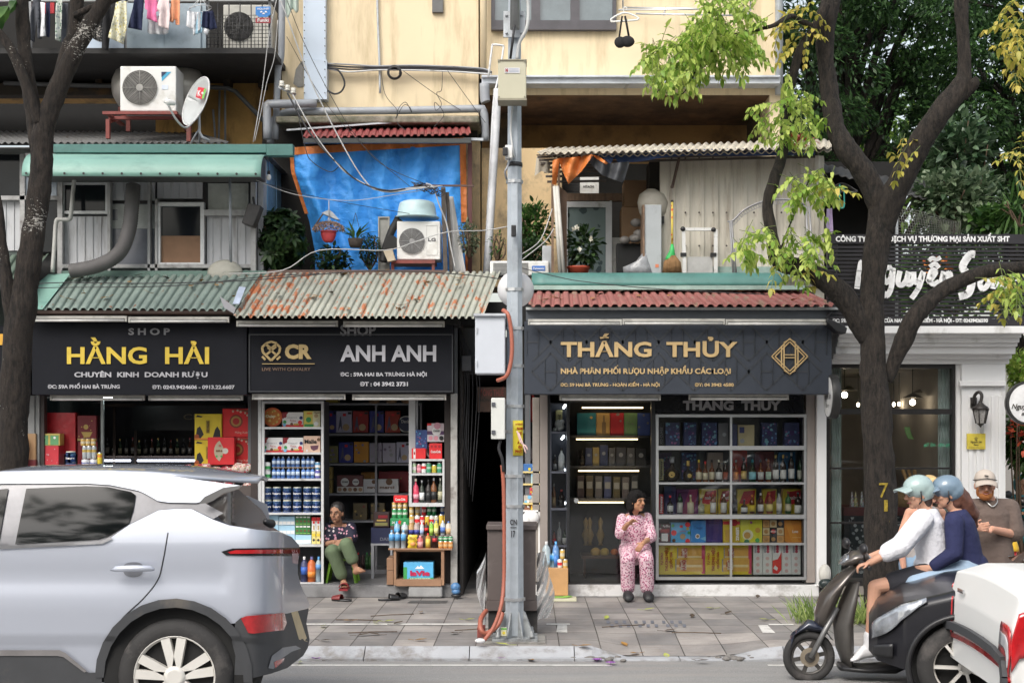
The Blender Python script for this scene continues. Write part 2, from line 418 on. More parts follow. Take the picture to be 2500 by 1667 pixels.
moss=M("mossy_concrete",(.24,.22,.18),.95,var=.3,sc=9,bump=.8,bs=40,di=(.05,.065,.025),da=.75,ds=4)
redox=M("red_oxide_paint",(.24,.055,.045),.6,var=.2,di=(.10,.05,.04),da=.4)
wood=M("old_wood",(.20,.13,.085),.8,var=.3,sc=8,bump=.5,bs=40,di=(.07,.05,.04),da=.5,stretch=(6,6,.6))
teal=M("teal_painted_steel",(.075,.20,.18),.5,var=.12,sc=3,di=(.05,.12,.11),da=.4,ds=2)
mint=M("mint_painted_sheet",(.22,.40,.34),.42,var=.07,sc=2,di=(.16,.30,.26),da=.45,ds=3,stretch=(1,1,3))
white_p=M("white_plastic",(.74,.74,.72),.4,var=.05,di=(.5,.48,.43),da=.3,ds=4);black_p=M("black_plastic",(.02,.02,.022),.4)
cable_b=M("black_cable",(.025,.025,.028),.6);cable_w=M("white_cable",(.46,.46,.46),.5)
def pane(B,a,b,c,d,D,mi=0):B.pb(a,b,c,d,D,.01,mi)
def frame(B,a,b,c,d,D,dep,w,mi=0):
 B.pb(a,b,c,b+w,D,dep,mi);B.pb(a,d-w,c,d,D,dep,mi);B.pb(a,b+w,a+w,d-w,D,dep,mi);B.pb(c-w,b+w,c,d-w,D,dep,mi)
 #   LEFT: OLD OCHRE BUILDING WITH BALCONY
ob=tng("old_apartment_block","dark stained ochre apartment block with a laundry balcony on the left","building",P(250,700,17.9))
B=MB();B.pb(-900,128,690,240,17.7,.3);B.pb(380,240,690,700,17.7,.3);B.bld("wall",ochre,ob)
B=MB();B.pb(-900,240,380,352,18.9,.1);B.pb(-900,-400,700,120,18.6,.2);B.bld("recess_shade",black,ob)  # black sheets stand in for the shade deep in the recess
B=MB()
for a in(-60,120,232,340,545,630):B.pb(a,135,a+16,212,17.5,.2)
B.pb(-900,128,690,140,17.45,.25);B.pb(-900,203,400,232,17.5,.2);B.bld("beam",M("dark_concrete",(.045,.038,.03),.9,bump=.4,bs=30,di=(.16,.09,.035),da=.35,ds=2),ob)  # beams near black with ochre patches
B=MB();B.pb(-900,118,668,131,16.3,2.3);B.bld("balcony_floor",M("near_black_slab",(.035,.034,.034),.9,bump=.4),ob)  # slab near black on edge and underside
bp=M("blue_grey_sheet",(.34,.42,.48),.5,var=.08,sc=2,di=(.22,.27,.30),da=.35,ds=3)
B=MB();B.pb(310,8,400,122,16.32,.02);B.pb(401,9,490,122,16.325,.02);B.pb(491,9,503,122,16.35,.02);B.bld("balcony_panel",bp,ob)
B=MB();B.pb(208,88,302,124,16.34,.02);B.pb(228,92,234,110,16.338,.002);B.bld("balcony_panel",M("pale_blue_sheet",(.46,.55,.66),.5,var=.06),ob)
B=MB()
for a in(-100,70,306,503,655):B.pb(a,-300,a+6,118,16.36,.05)
B.pb(-600,-3,668,4,16.36,.05);B.bld("balcony_frame",M("grey_rail",(.28,.29,.30),.5),ob)
B=MB();B.pb(75,3,132,33,16.6,.02);B.bld("screen",M("red_sheet",(.45,.03,.04),.7),ob)
corr(P(-500,322,17.8),P(470,326,17.8),P(-500,352,16.3),P(560,352,16.3),62,.025,False).bld("corrugated_roof",roofG_m,ob,solid=.006)
B=MB();B.tube(PP([(10,203,17.4),(200,209,17.4),(520,214,17.4),(556,216,17.4),(575,224,17.4),(648,300,17.3)]),.028,10);B.bld("drain_pipe",M("dark_pipe",(.11,.115,.12),.5),ob)
B=MB()
for pts in([(549,170),(550,348)],[(536,222),(534,345)],[(520,268),(526,340)]):B.tube(PP([(a,b,17.55)for a,b in pts]),.014,8)
B.bld("riser_pipe",pvc,ob)
an=tng("rooftop_annex","grey metal clad annex above the left shops with a mint green canopy","building",P(380,672,16.1))
sheet=M("grey_white_sheet",(.47,.48,.50),.5,var=.07,sc=3,di=(.22,.21,.20),da=.45,ds=3,stretch=(3,3,.5))
dirtf=M("dark_dirty_frame",(.10,.10,.10),.7,di=(.03,.03,.03),da=.4)
def ribbed(a,b,c,d,D,step=20):
 B.pb(a,b,c,d,D,.04);q=a+step*.6
 while q<c-3:B.pb(q,b,q+2.2,d,D-.012,.012);q+=step
B=MB()
for r in((153,528,262,648),(268,443,378,489),(384,443,494,485),(505,528,612,645),(268,655,378,676),(384,655,494,676),(505,655,612,676),(-60,488,50,612),(145,652,262,672)):B=MB();ribbed(*r,16.05);B.bld("wall_panel",sheet,an)
B=MB();B.pb(-400,372,640,690,16.12,.1);B.bld("wall",dirtf,an)
B=MB();B.pb(508,448,606,512,16.05,.03);B.bld("board",M("pale_mould_board",(.40,.42,.39),.8,var=.15,sc=6,di=(.25,.26,.23),da=.4,ds=5),an)
B=MB();B.pb(270,497,377,645,16.06,.02);B.bld("pane",M("grey_blue_pane",(.13,.14,.165),.25,var=.15),an)
B=MB();B.pb(271,499,377,511,16.05,.008);B.pb(271,538,377,558,16.05,.008);B.pb(287,511,377,538,16.052,.006);B.bld("pane_band",M("milky_band",(.34,.36,.35),.5),an)
fr=MB();frame(fr,150,444,264,522,16.0,.06,7);w1=fr.bld("window",alu_w,an)
B=MB();B.pb(157,451,257,515,16.03,.02);B.bld("pane",dglass,w1)
fr=MB();frame(fr,382,494,498,650,15.98,.08,9);w2=fr.bld("window",alu_w,an)
B=MB();B.pb(391,503,489,576,16.03,.02);B.bld("pane",dglass,w2)
B=MB();B.pb(391,576,489,641,16.025,.02);B.bld("cardboard",M("brown_cardboard",(.24,.14,.085),.85,var=.1),w2)
fr=MB()
for(a,b,c,d)in((140,428,152,678),(262,440,269,672),(378,486,384,672),(612,432,624,678),(152,430,612,441),(152,645,612,654),(498,512,612,526),(48,372,60,620),(-300,478,140,488),(360,428,366,672)):fr.pb(a,b,c,d,15.96,.09)
fr.bld("wall_frame",M("dirty_white_frame",(.40,.40,.40),.6,var=.15,di=(.14,.13,.125),da=.55,ds=6),an)
B=MB();B.pb(-300,372,48,478,16.0,.02);B.pb(60,490,140,615,16.0,.02);B.bld("pane",dglass,an)
B=MB();B.pb(60,425,138,478,16.0,.02);B.bld("board",M("blue_white_board",(.55,.62,.70),.6),an)
B=MB();B.tube(PP(spl([(325,452,15.8),(322,500,15.75),(314,565,15.72),(290,618,15.7),(240,648,15.7),(172,662,15.7)],5)),.078,14);
an_d=B
B=MB();pts=spl([P(325,452,15.8),P(322,500,15.75),P(314,565,15.72),P(290,618,15.7),P(240,648,15.7),P(172,662,15.7)],22)
B.tube(pts,[.078+.006*(i%2)for i in range(len(pts))],14);B.bld("flexible_duct",M("dark_grey_duct",(.10,.095,.095),.7),an)
B=MB();B.tube(spl([P(182,432,15.85),P(178,470,15.85),P(173,526,15.8),P(168,536,15.8),P(145,536,15.8),P(137,543,15.8),P(133,600,15.8),P(128,665,15.8)],4),.024,10);B.bld("downpipe",M("dirty_white_pipe",(.42,.42,.40),.55,di=(.2,.19,.17),da=.4),an)
B=MB();B.tube(PP([(561,430,15.7),(562,520,15.7),(564,640,15.75)]),.016,8);B.bld("riser_pipe",pvc,an)
def can(u,v):
 a=rd(95*v-2);px=54+(637-54)*u;top=P(px,370+2*u,15.35);return Vc((X(px,15.2),15.55-.36*sin(a),top.z-.285*(1-cos(a))))
B=MB();B.grid(can,30,10);cn=B.bld("canopy",mint,an,solid=.008)
B=MB()
for i in range(13):p=can(.02+.96*i/12,.94);B.la((p.x,p.y-.012,p.z),[(.014,-.004),(.012,.004)],8,'Y')
B.bld("rivet",black_p,cn)
B=MB();B.pb(62,374,632,430,15.58,.4);B.bld("canopy_backing",dirtf,an)
B=MB();B.pb(130,352,650,373,15.5,.1);B.box(X(650,15.5),X(715,15.5),15.5,15.62,Z(380,15.5),Z(352,15.5));B.bld("fascia",teal,an,bev=.006)
B=MB();B.box(X(-300,15.6),X(640,15.6),15.62,17.6,Z(356,15.5),Z(354,15.5));B.bld("roof",roofG_m,an)
sx=X(626,16.0);B=MB();B.box(sx,sx+.06,16.1,17.6,Z(690,16),Z(380,16));B.bld("side_wall",sheet,an)
B=MB();B.box(sx+.062,sx+.072,16.3,16.85,Z(520,16.5),Z(395,16.5));B.box(sx+.062,sx+.072,16.9,17.4,Z(520,16.5),Z(395,16.5));B.bld("side_pane",M("sky_blue_pane",(.25,.45,.66),.2),an)
cb=tng("cream_apartment_building","tall plain cream plastered apartment building behind the shops","building",P(1300,665,17.4))
B=MB();B.pb(688,-500,1168,283,17.1,.6);B.pb(1176,-500,1905,232,17.2,.9);B.pb(1879,232,1905,700,17.2,.9);wl=B.bld("wall",cream,cb)
B=MB();B.pb(1176,362,1372,700,17.25,.8);B.pb(1130,345,1172,690,17.12,.5);B.bld("lower_wall",cream_old,cb)
B=MB();B.pb(1100,225,1905,700,18.9,.2);B.bld("recess_wall",M("brown_stained_plaster",(.47,.28,.12),.92,var=.15,sc=1.5,bump=.3,bs=30,di=(.11,.07,.05),da=.45,ds=1.3),cb)
B=MB();B.box(X(1176,17.2),X(1905,17.2),17.22,18.9,Z(233,17.2),Z(225,17.2));B.bld("soffit",M("flaking_soffit",(.20,.12,.07),.95,di=(.05,.04,.035),da=.8,ds=2,bump=.4),cb)
B=MB();B.pb(1850,250,1879,365,17.9,.9);B.pb(1195,240,1240,365,18.2,.6);B.bld("recess_jamb",M("dark_jamb",(.09,.075,.06),.9,di=(.2,.12,.06),da=.3),cb)
B=MB();B.pb(672,283,1170,300,16.75,.9);B.bld("ledge",moss,cb,bev=.02)
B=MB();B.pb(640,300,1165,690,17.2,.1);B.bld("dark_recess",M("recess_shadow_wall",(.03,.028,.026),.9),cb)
B=MB();B.pb(1176,185,1905,204,16.95,.25);B.pb(1176,184,1905,188,16.9,.3);B.bld("ledge",M("white_gutter_metal",(.56,.60,.66),.45,var=.08,di=(.38,.41,.46),da=.5,ds=4,stretch=(1,1,3)),cb)
B=MB()
for a in(1530,1808):B.bar(P(a+3,203,16.98),P(a-4,214,17.19),.03,.04)
B.bld("bracket",steel,cb)
B=MB();B.pb(1168,-500,1176,690,17.4,.2);B.bld("joint_gap",black,cb)
fr=MB();frame(fr,1199,-160,1505,73,17.12,.09,9)
for a in(1297,1393):fr.pb(a,-151,a+22,64,17.125,.07)
fr.pb(1208,50,1496,64,17.13,.06);cw=fr.bld("window",M("charcoal_window_frame",(.075,.07,.08),.45),cb)
B=MB();B.pb(1208,-151,1496,64,17.185,.01);B.bld("pane",M("mirror_pane",(.10,.13,.14),.03,.0,spec=1.0,coat=1),cw)
B=MB();B.pb(1055,-30,1082,31,17.07,.05);B.pb(1056,8,1081,30,17.05,.02);vg=B.bld("vent",M("dark_vent",(.12,.12,.12),.6),cb)
B=MB();B.tube(PP([(1180,-300,17.0),(1180,192,17.0)]),.042,12);B.bld("downpipe",cream,cb)
B=MB();B.tube(PP([(1902,-300,17.12),(1902,232,17.12)]),.05,12);B.bld("corner_pipe",steel,cb)
dc=MB();dc.pb(740,-300,795,146,16.98,.12);dc.pb(742,146,798,243,16.95,.15)
for i in range(14):
 for a in(743,793):dc.la(P(a,-20+i*19,16.94),[(.008,-.004),(.006,.02)],6,'Y',mi=1)
tag(dc.bld("duct_cover",[M("pale_blue_duct",(.52,.60,.70),.4,var=.03),dark],bev=.008),"pale blue metal pipe cover running up the cream wall","duct")
def pipe(label,pts,r,m,cat="pipe",name="wall_pipe",k=3):
 B=MB();B.tube(spl(PP(pts),k),r,10);return tag(B.bld(name,m),label,cat)
pipe("thin grey conduit hanging straight down the cream wall",[(920,-200,17.06),(921,0,17.06),(926,140,17.06),(928,228,17.05)],.014,steel)
pipe("long grey drain pipe across the foot of the cream wall",[(660,350,16.9),(668,295,16.88),(700,276,16.88),(760,273,16.88),(1000,270,16.88),(1165,266,16.88),(1180,272,16.88),(1184,300,16.88),(1186,345,16.9)],.048,pvc)
pipe("short grey waste pipe with an elbow under the blue duct",[(653,340,16.7),(652,262,16.7),(658,255,16.7),(700,254,16.7),(772,253,16.8)],.05,pvc)
pipe("tall grey downpipe between the ochre and the cream building",[(690,-150,16.85),(688,60,16.85),(686,140,16.85),(679,170,16.85),(676,240,16.85),(672,340,16.85)],.04,pvc)
pipe("thick white pipe leaning beside the street pole",[(1214,219,16.8),(1211,300,16.75),(1204,420,16.7),(1198,520,16.6),(1189,668,16.5)],.048,M("pale_pipe",(.50,.51,.53),.5,di=(.3,.3,.3),da=.3))
pipe("slim white water pipe bent over at the top by the street pole",[(1192,190,16.8),(1201,118,16.85),(1204,110,16.85),(1226,112,16.85),(1229,120,16.85),(1218,185,16.8),(1205,250,16.75),(1196,420,16.7),(1190,520,16.65)],.013,alu_w)
pipe("grey stub of soil pipe below the cream downpipe",[(1183,205,16.95),(1184,240,16.95),(1186,250,16.95)],.062,pvc)
pr=tng("porch_roof","small dark red corrugated porch roof above the blue tarpaulin","roof",P(950,350,16.5))
corr(P(752,316,17.05),P(1145,309,17.05),P(740,338,16.3),P(1150,330,16.3),24,.022,True).bld("sheet",M("dark_red_sheet",(.27,.06,.06),.55,var=.1,di=(.16,.05,.045),da=.4),pr,solid=.005)
B=MB();B.pb(740,338,1150,349,16.28,.06);B.bld("gutter",M("dark_gutter",(.045,.05,.05),.5),pr)
B=MB();B.bar(P(700,318,16.7),P(1030,294,16.8),.02);B.bar(P(1130,340,16.4),P(1180,341,16.4),.03);B.bld("rail",steel,pr)
def tarp_xy(u,v):
 L=[(0,712,368),(.18,716,420),(.45,735,480),(.62,755,540),(.8,768,610),(1,770,672)]
 for i in range(len(L)-1):
  if v<=L[i+1][0]+1e-6:
   t=(v-L[i][0])/(L[i+1][0]-L[i][0]);lx=L[i][1]+(L[i+1][1]-L[i][1])*t;ly=L[i][2]+(L[i+1][2]-L[i][2])*t;break
 rx,ry=1136+4*v+10*max(0,v-.7),343+v*322
 px=lx+(rx-lx)*u;py=ly+(ry-ly)*u
 w_=.06*sin(u*31+2*sin(v*3))*(1-.6*v)+.03*noise.noise(Vc((u*9,v*5,1)))+.018*noise.noise(Vc((u*24,v*16,3)))
 fold=-.10*math.exp(-((u-.03-.10*v)/.05)**2)
 return P(px,py,16.62+w_+fold+.05*v)
tb=tng("tarpaulin","large bright blue tarpaulin with orange hems hung above the middle shop","tarpaulin",P(930,670,16.6))
def tarp_mat(name,c):
 m,t,b=nodes_of(name);v=cd(t);n1=nzt(t,v,3,6);n2=nzt(t,cd(t,(1,1,1.6)),11,7,.7)
 t.links.new(ramp(t,n1,.3,.7,tuple(q*.82 for q in c),c),b.inputs["Base Color"]);b.inputs["Roughness"].default_value=.42
 vo=N(t,"TexVoronoi",i_Scale=7.0);vo.feature='DISTANCE_TO_EDGE';t.links.new(mixc(t,.25,v,N(t,"TexNoise",i_Scale=5.0).outputs[1]),vo.inputs["Vector"])
 bump_t(t,b,mixc(t,.5,n2,vo.outputs[0],'ADD'),.45,.05);return m
blue_t=tarp_mat("blue_tarp",(.06,.37,.95));orange_t=tarp_mat("orange_tarp",(.66,.20,.045))
B=MB();B.grid(tarp_xy,130,70);B.bld("sheet",blue_t,tb,rcl=False)
B=MB();B.grid(lambda u,v:tarp_xy(.01+.985*u,0)+Vc((0,-.012,.035-.09*v)),80,3);B.grid(lambda u,v:tarp_xy(.968+.036*u,v*.62)+Vc((0,-.014,0)),3,40);B.grid(lambda u,v:tarp_xy(.985+.03*u,.85+.15*v)+Vc((0,-.014,0)),3,20)
B.grid(lambda u,v:tarp_xy(-.012+.022*u,.02+.55*v)+Vc((0,-.014,0)),3,40);B.bld("hem",orange_t,tb,rcl=False)
B=MB();B.box(X(1142,16.6),X(1152,16.6),16.6,16.66,Z(690,16.6),Z(345,16.6));B.bld("post",M("maroon_post",(.11,.035,.035),.6),tb)
#   TESSELLATED PIXEL PATCHES
def inside(p,poly):
 c=False;j=len(poly)-1
 for i in range(len(poly)):
  a,b=poly[i],poly[j]
  if(a[1]>p[1])!=(b[1]>p[1])and p[0]<(b[0]-a[0])*(p[1]-a[1])/(b[1]-a[1])+a[0]:c=not c
  j=i
 return c
def densify(poly,sp):
 out=[]
 for i,a in enumerate(poly):
  b=poly[(i+1)%len(poly)];k=max(1,int(math.hypot(b[0]-a[0],b[1]-a[1])/sp))
  out+=[(a[0]+(b[0]-a[0])*j/k,a[1]+(b[1]-a[1])*j/k)for j in range(k)]
 return out
def tess(poly,sp,holes=()):
 loops=[densify(poly,sp)]+[densify(h,sp)for h in holes];pts=[];edges=[]
 for L in loops:
  o=len(pts);pts+=L;edges+=[(o+i,o+(i+1)%len(L))for i in range(len(L))]
 xs=[p[0]for p in poly];ys=[p[1]for p in poly];r=0;y=min(ys)+sp*.5
 bd=pts[:]
 while y<max(ys):
  x=min(xs)+sp*.5*(r%2)
  while x<max(xs):
   if inside((x,y),poly)and not any(inside((x,y),h)for h in holes)and all(abs(x-q[0])+abs(y-q[1])>sp*.5 for q in bd):pts.append((x,y))
   x+=sp
  y+=sp*.87;r+=1
 v,e,f,*_=delaunay_2d_cdt([Vc(p)for p in pts],edges,[],1 if not holes else 2 if False else 1,1e-5)
 tri=[]
 for q in f:
  c=(sum(v[i][0]for i in q)/len(q),sum(v[i][1]for i in q)/len(q))
  if inside(c,loops[0])and not any(inside(c,h)for h in loops[1:]):tri.append(tuple(q))
 return[(p[0],p[1])for p in v],tri
def smooth_poly(poly,k=4):
 n=len(poly);out=[]
 for i in range(n):
  a,b,c,d=(Vc(poly[(i+j-1)%n])for j in range(4))
  for j in range(k):
   t=j/k;q=.5*((2*b)+(c-a)*t+(2*a-5*b+4*c-d)*t*t+(3*b-a-3*c+d)*t**3);out.append((q.x,q.y))
 return out
def pa(poly,D,sp,B=None,mi=0,holes=(),sm=True):
 B=B or MB();v,t=tess(poly,sp,holes)
 B.add([P(a,b,D(a,b)if callable(D)else D)for a,b in v],t,mi,sm);return B
pa([(716,205),(722,170),(730,158),(736,150),(741,152),(741,212),(728,214)],17.09,6).bld('bare_patch',conc,cb);pa([(800,280),(700,280),(694,262),(730,268),(790,262)],17.09,6).bld('bare_patch',conc,cb)
#   LEAVES
def leaf(B,p,d,up,L,W,mi=0,droop=.25):
 d=d.normalized();s_=d.cross(up);s_=s_.normalized()if s_.length>1e-4 else d.orthogonal().normalized();n=s_.cross(d)
 tip=p+d*L-n*L*droop;m1=d*L*.32+n*L*.03;m2=d*L*.70-n*L*droop*.5
 B.add([p,p+m1+s_*W*.5+n*W*.12,p+m2+s_*W*.4+n*W*.08,tip,p+m2-s_*W*.4+n*W*.08,p+m1-s_*W*.5+n*W*.12,p+m1,p+m2],[(0,1,6),(6,1,2,7),(7,2,3),(0,6,5),(6,7,4,5),(7,3,4)],mi,True)
def rv():return Vc((R.gauss(0,1),R.gauss(0,1),R.gauss(0,1))).normalized()
def pinnate(B,p,d,L,pairs,ll,lw,mi=0,ms=None,sag=.5):
 d=d.normalized();pos=Vc(p);step=L/pairs;pts=[pos.copy()];side=d.cross(Vc((0,0,1)));side=side.normalized()if side.length>.05 else Vc((1,0,0))
 tw=R.uniform(-.5,.5)
 for i in range(pairs):
  d=(d+Vc((0,0,-sag/pairs))).normalized();pos=pos+d*step;pts.append(pos.copy())
  k=1-.45*abs(i/(pairs-1 or 1)-.4)
  for s_ in(-1,1):
   ld=(side*s_*1.0+d*.55+Vc((0,0,-.35))+rv()*.18).normalized()
   leaf(B,pos,ld,(Vc((0,0,1))+side*tw+rv()*.15).normalized(),ll*k*R.uniform(.85,1.15),lw*k,mi,R.uniform(.1,.45))
 leaf(B,pos,d,Vc((0,0,1))+rv()*.2,ll*.9,lw,mi)
 if ms is not None:B.tube(pts,.003,4,ms,cap=False)
stem_m=M("twig",(.10,.065,.04),.85);stem_g=M("green_stem",(.13,.17,.05),.7)
def bush(name,label,c,r,n,L,W,m,cat="plant",shell=.45,whorl=0,up=.5,stems=5,root=None,seed=1,group=None,stem=None):
 global R;R=random.Random(seed);c=Vc(c);B=MB();mt=MB()
 t=tng(name,label,cat,root or(c.x,c.y,c.z-r[2]),group)
 lobes=[(rv(),R.uniform(.55,1))for _ in range(9)]
 for i in range(n):
  q=rv();a=max(max(0,q.dot(l))**3*k for l,k in lobes)
  rad=(shell+(1-shell)*R.random()**.6)*(.62+.42*a)
  p=c+Vc((q.x*r[0],q.y*r[1],q.z*r[2]))*rad
  d=(q*.8+rv()*.7+Vc((0,0,up*.4))).normalized()
  if whorl:
   s1=d.orthogonal().normalized();s2=d.cross(s1)
   for k in range(whorl):
    a=2*pi*k/whorl;leaf(B,p,s1*cos(a)+s2*sin(a)+d*.35,d,L*R.uniform(.8,1.15),W,0,.3)
  else:leaf(B,p,d,(Vc((0,0,1))+rv()*.6).normalized(),L*R.uniform(.7,1.25),W*R.uniform(.8,1.2),0,R.uniform(0,.5))
 B.bld("foliage",m,t,rcl=False)
 o=Vc(root)if root else Vc((c.x,c.y,c.z-r[2]))
 for i in range(stems):
  q=rv();e=c+Vc((q.x*r[0],q.y*r[1],abs(q.z)*r[2]))*.8;mt.tube(spl([o,(o+e)/2+rv()*.05,e],3),[.012]*4+[.008]*3,5)
 mt.bld("stem",stem or stem_m,t);return t
L_dark=LEAF("dark_green_leaf",(.012,.035,.012),(.05,.10,.03));L_mid=LEAF("mid_green_leaf",(.025,.075,.015),(.10,.20,.045));L_pale=LEAF("pale_green_leaf",(.06,.11,.05),(.26,.33,.20))
L_fresh=LEAF("fresh_green_leaf",(.22,.38,.055),(.58,.68,.18),.5);L_yel=LEAF("yellow_leaf",(.42,.42,.07),(.66,.54,.13),.5);L_red=LEAF("red_petal",(.45,.05,.03),(.75,.14,.06),.3)
#   AIR CONDITIONERS
def aircon(label,a,b,c,d,D,dep,fan,sideways=.0,body=white_p,grill=(.33,.32,.30),extra=None,louvre=None):
 t=tng("air_conditioner",label,"air conditioner",P((a+c)/2,d,D+dep/2))
 B=MB();B.pb(a,b,c,d,D,dep);B.bld("casing",body,t,bev=.012)
 if fan:
  cx,cy,r=fan;rw=r/FPX*D;q=P(cx,cy,D-.003)
  B=MB();B.la(q,[(rw,0),(rw,.002)],40,'Y');B.bld("fan_opening",M("fan_dark",(.05,.048,.045),.8),t)
  B=MB();g=M("fan_grille_%d"%(grill[0]*100),grill,.5)
  for k in range(11):
   rr=rw*(.22+.78*k/10);B.tube([q+Vc((rr*cos(2*pi*j/36),-.012,rr*sin(2*pi*j/36)))for j in range(37)],.0034,5,cap=False)
  for k in range(8):B.tube([q+Vc((rw*.1*cos(k*pi/4),-.016,rw*.1*sin(k*pi/4))),q+Vc((rw*1.03*cos(k*pi/4),-.016,rw*1.03*sin(k*pi/4)))],.0035,5)
  B.la(q+Vc((0,-.022,0)),[(rw*.2,0),(rw*.2,.012)],16,'Y');B.bld("fan_grille",g,t)
  B=MB()
  for k in range(5):
   A=k*2*pi/5;B.add([q+Vc((rw*.1*cos(A),-.001,rw*.1*sin(A))),q+Vc((rw*.85*cos(A-.1),-.001,rw*.85*sin(A-.1))),q+Vc((rw*.85*cos(A+.7),.0,rw*.85*sin(A+.7)))],[(0,1,2)])
  B.bld("fan_blade",M("fan_blade",(.085,.08,.078),.6),t,rcl=False)
 if louvre:
  B=MB();l=louvre
  for k in range(9):B.pb(l[0],l[1]+(l[3]-l[1])*k/9,l[2],l[1]+(l[3]-l[1])*(k+.5)/9,D-.006,.006)
  B.bld("louvre",M("louvre_grey",(.18,.18,.18),.6),t)
 return t
ac=aircon("white air conditioner with round brown grille on a red stand before the steel tank",293,162,430,272,16.2,.36,(342,215,42))
B=MB();B.pprism([(394,176),(418,176),(395,199)],16.195,.003);B.bld("emblem",M("sky_blue_print",(.08,.42,.66),.5),ac)
B=MB();B.pprism([(394,176),(407,176),(394,189)],16.19,.003);B.bld("emblem",M("navy_print",(.015,.03,.09),.5),ac)
B=MB();B.pb(395,208,410,219,16.195,.003);B.bld("sticker",M("pale_sticker",(.62,.68,.78),.5),ac)
B=MB()
for(a,b,c,d,D)in((250,272,432,279,16.15),(265,284,432,291,16.35),(258,291,267,338,16.15),(455,291,465,345,16.2),(432,272,465,279,16.5)):B.pb(a,b,c,d,D,.05)
B.pb(258,275,268,281,16.2,.6);B.pb(420,275,430,281,16.2,.6)
B.bar(P(262,300,16.4),P(320,278,16.6),.04);tag(B.bld("steel_stand",redox),"red painted steel stand on the roof under the left air conditioner","stand")
t=tng("water_tank","horizontal stainless steel water tank behind the white air conditioner","water tank",P(385,290,17.1))
ss=M("stainless_steel",(.60,.58,.55),.38,.45,var=.15,sc=4,bump=.08,bs=12)
cz=Z(212,17.1);rt=.29;x0,x1=X(274,17.1),X(496,17.1)
B=MB();pr_=[(.02,x0),(.14,x0+.015),(.23,x0+.07),(.28,x0+.16),(rt,x0+.22)];B.la((0,17.15,cz),pr_+[(rt,x0+.3),(rt+.008,x0+.31),(rt,x0+.32),(rt,x1-.32),(rt+.008,x1-.31),(rt,x1-.3)]+[(r,x1-(h-x0))for r,h in pr_[::-1]],36,'X');B.bld("shell",ss,t)
B=MB();B.la((X(387,17.15),17.15,cz+rt-.01),[(.115,-.02),(.115,.03),(.10,.035),(.10,.05),(.08,.06)],24);B.bld("lid",ss,t)
B=MB();B.bar((x0+.2,17.1,cz-rt),(x0+.2,17.1,cz-.55),.05);B.bar((x1-.2,17.1,cz-rt),(x1-.2,17.1,cz-.55),.05);B.box(x0+.1,x1-.1,17.0,17.3,cz-rt-.03,cz-rt+.02);B.bld("cradle",redox,t)
B=MB();B.tube(PP([(457,148,17.1),(457,125,17.1),(500,140,17.2)]),.015,8);B.bld("inlet_pipe",M("inlet_pipe",(.4,.4,.4),.5),t)
t=tng("satellite_dish","grey satellite dish with a red and green logo on a mast by the air conditioner","satellite dish",P(487,348,15.9))
ax=Vc((-.66,-.72,.22)).normalized();dc_=P(478,247,15.85);u_=ax.cross(Vc((0,0,1))).normalized();v_=u_.cross(ax)
u_,v_=(u_*cos(.42)+v_*sin(.42),v_*cos(.42)-u_*sin(.42));ra,rb=.215,.29
B=MB();B.grid(lambda a,b:dc_+(u_*ra*cos(2*pi*a)+v_*rb*sin(2*pi*a))*b-ax*.07*(1-b*b),40,8);B.bld("reflector",M("dish_grey",(.50,.52,.52),.45,var=.06),t,rcl=False,solid=.008)
B=MB();B.tube([dc_+u_*ra*cos(a*pi/20)+v_*rb*sin(a*pi/20)for a in range(41)],.008,6,cap=False);B.bld("rim",M("dish_rim",(.66,.66,.65),.4),t)
def ondish(px,py):
 p=P(px,py,15.85);o=Vc((0,0,HC));d=(p-o);k=(dc_+ax*.0-o).dot(ax)/d.dot(ax);return o+d*k+ax*.002
B=MB();B.add([ondish(*q)for q in((484,213),(501,216),(493,243),(478,238))],[(0,1,2,3)]);lg=B.bld("logo",M("logo_red",(.62,.03,.05),.5),t)
B=MB();B.add([ondish(*q)+ax*.001 for q in((499,217),(504,218),(498,242),(493,241))],[(0,1,2,3)]);B.bld("logo",M("logo_green",(.18,.5,.10),.5),t)
def dishmap(p):
 q=P(CX+p.x/p.y*FPX,CY+(HC-p.z)/p.y*FPX,1);o=Vc((0,0,HC));d=q-o;k=(dc_-o).dot(ax)/d.dot(ax);return o+d*k+ax*(.006+.2*(15.85-p.y))
text("K",484,492,221,236,15.85,M("print_white",(.75,.75,.75),.5),t,.02,.002,"logo_letter",xf=dishmap);text("+",492,499,224,233,15.85,MATS["print_white"],t,.02,.002,"logo_letter",xf=dishmap)
B=MB();B.tube(PP([(484,260,15.98),(486,285,15.98),(487,322,15.95),(494,335,15.95),(512,344,15.95)]),.016,8);B.tube(PP([(486,315,15.96),(467,347,16.0)]),.01,6);B.tube(PP([(487,315,15.96),(487,348,16.1)]),.012,6);B.bld("mast",steel,t)
B=MB();B.tube(spl([P(470,300,15.8),P(452,312,15.6),P(430,292,15.45),P(410,256,15.35)],4),.012,6);B.bld("arm",M("arm_grey",(.55,.55,.54),.5),t)
B=MB();a=P(411,250,15.35);B.cap(a,.035,a+Vc((.05,.03,.0)),.03);B.cap(a+Vc((-.03,0,.01)),.024,a+Vc((-.01,0,.03)),.02);B.bld("receiver",white_p,t)
B=MB();c0=P(552,668,15.95);B.grid(lambda a,b:c0+Vc((.20*cos(2*pi*a)*b,-.05-.06*(1-b*b),.15*sin(2*pi*a)*b)),32,6);tag(B.bld("satellite_dish",M("mouldy_dish",(.40,.39,.34),.6,di=(.2,.19,.15),da=.5),rcl=False,solid=.01),"mouldy old satellite dish lying behind the edge of the green roof","satellite dish")
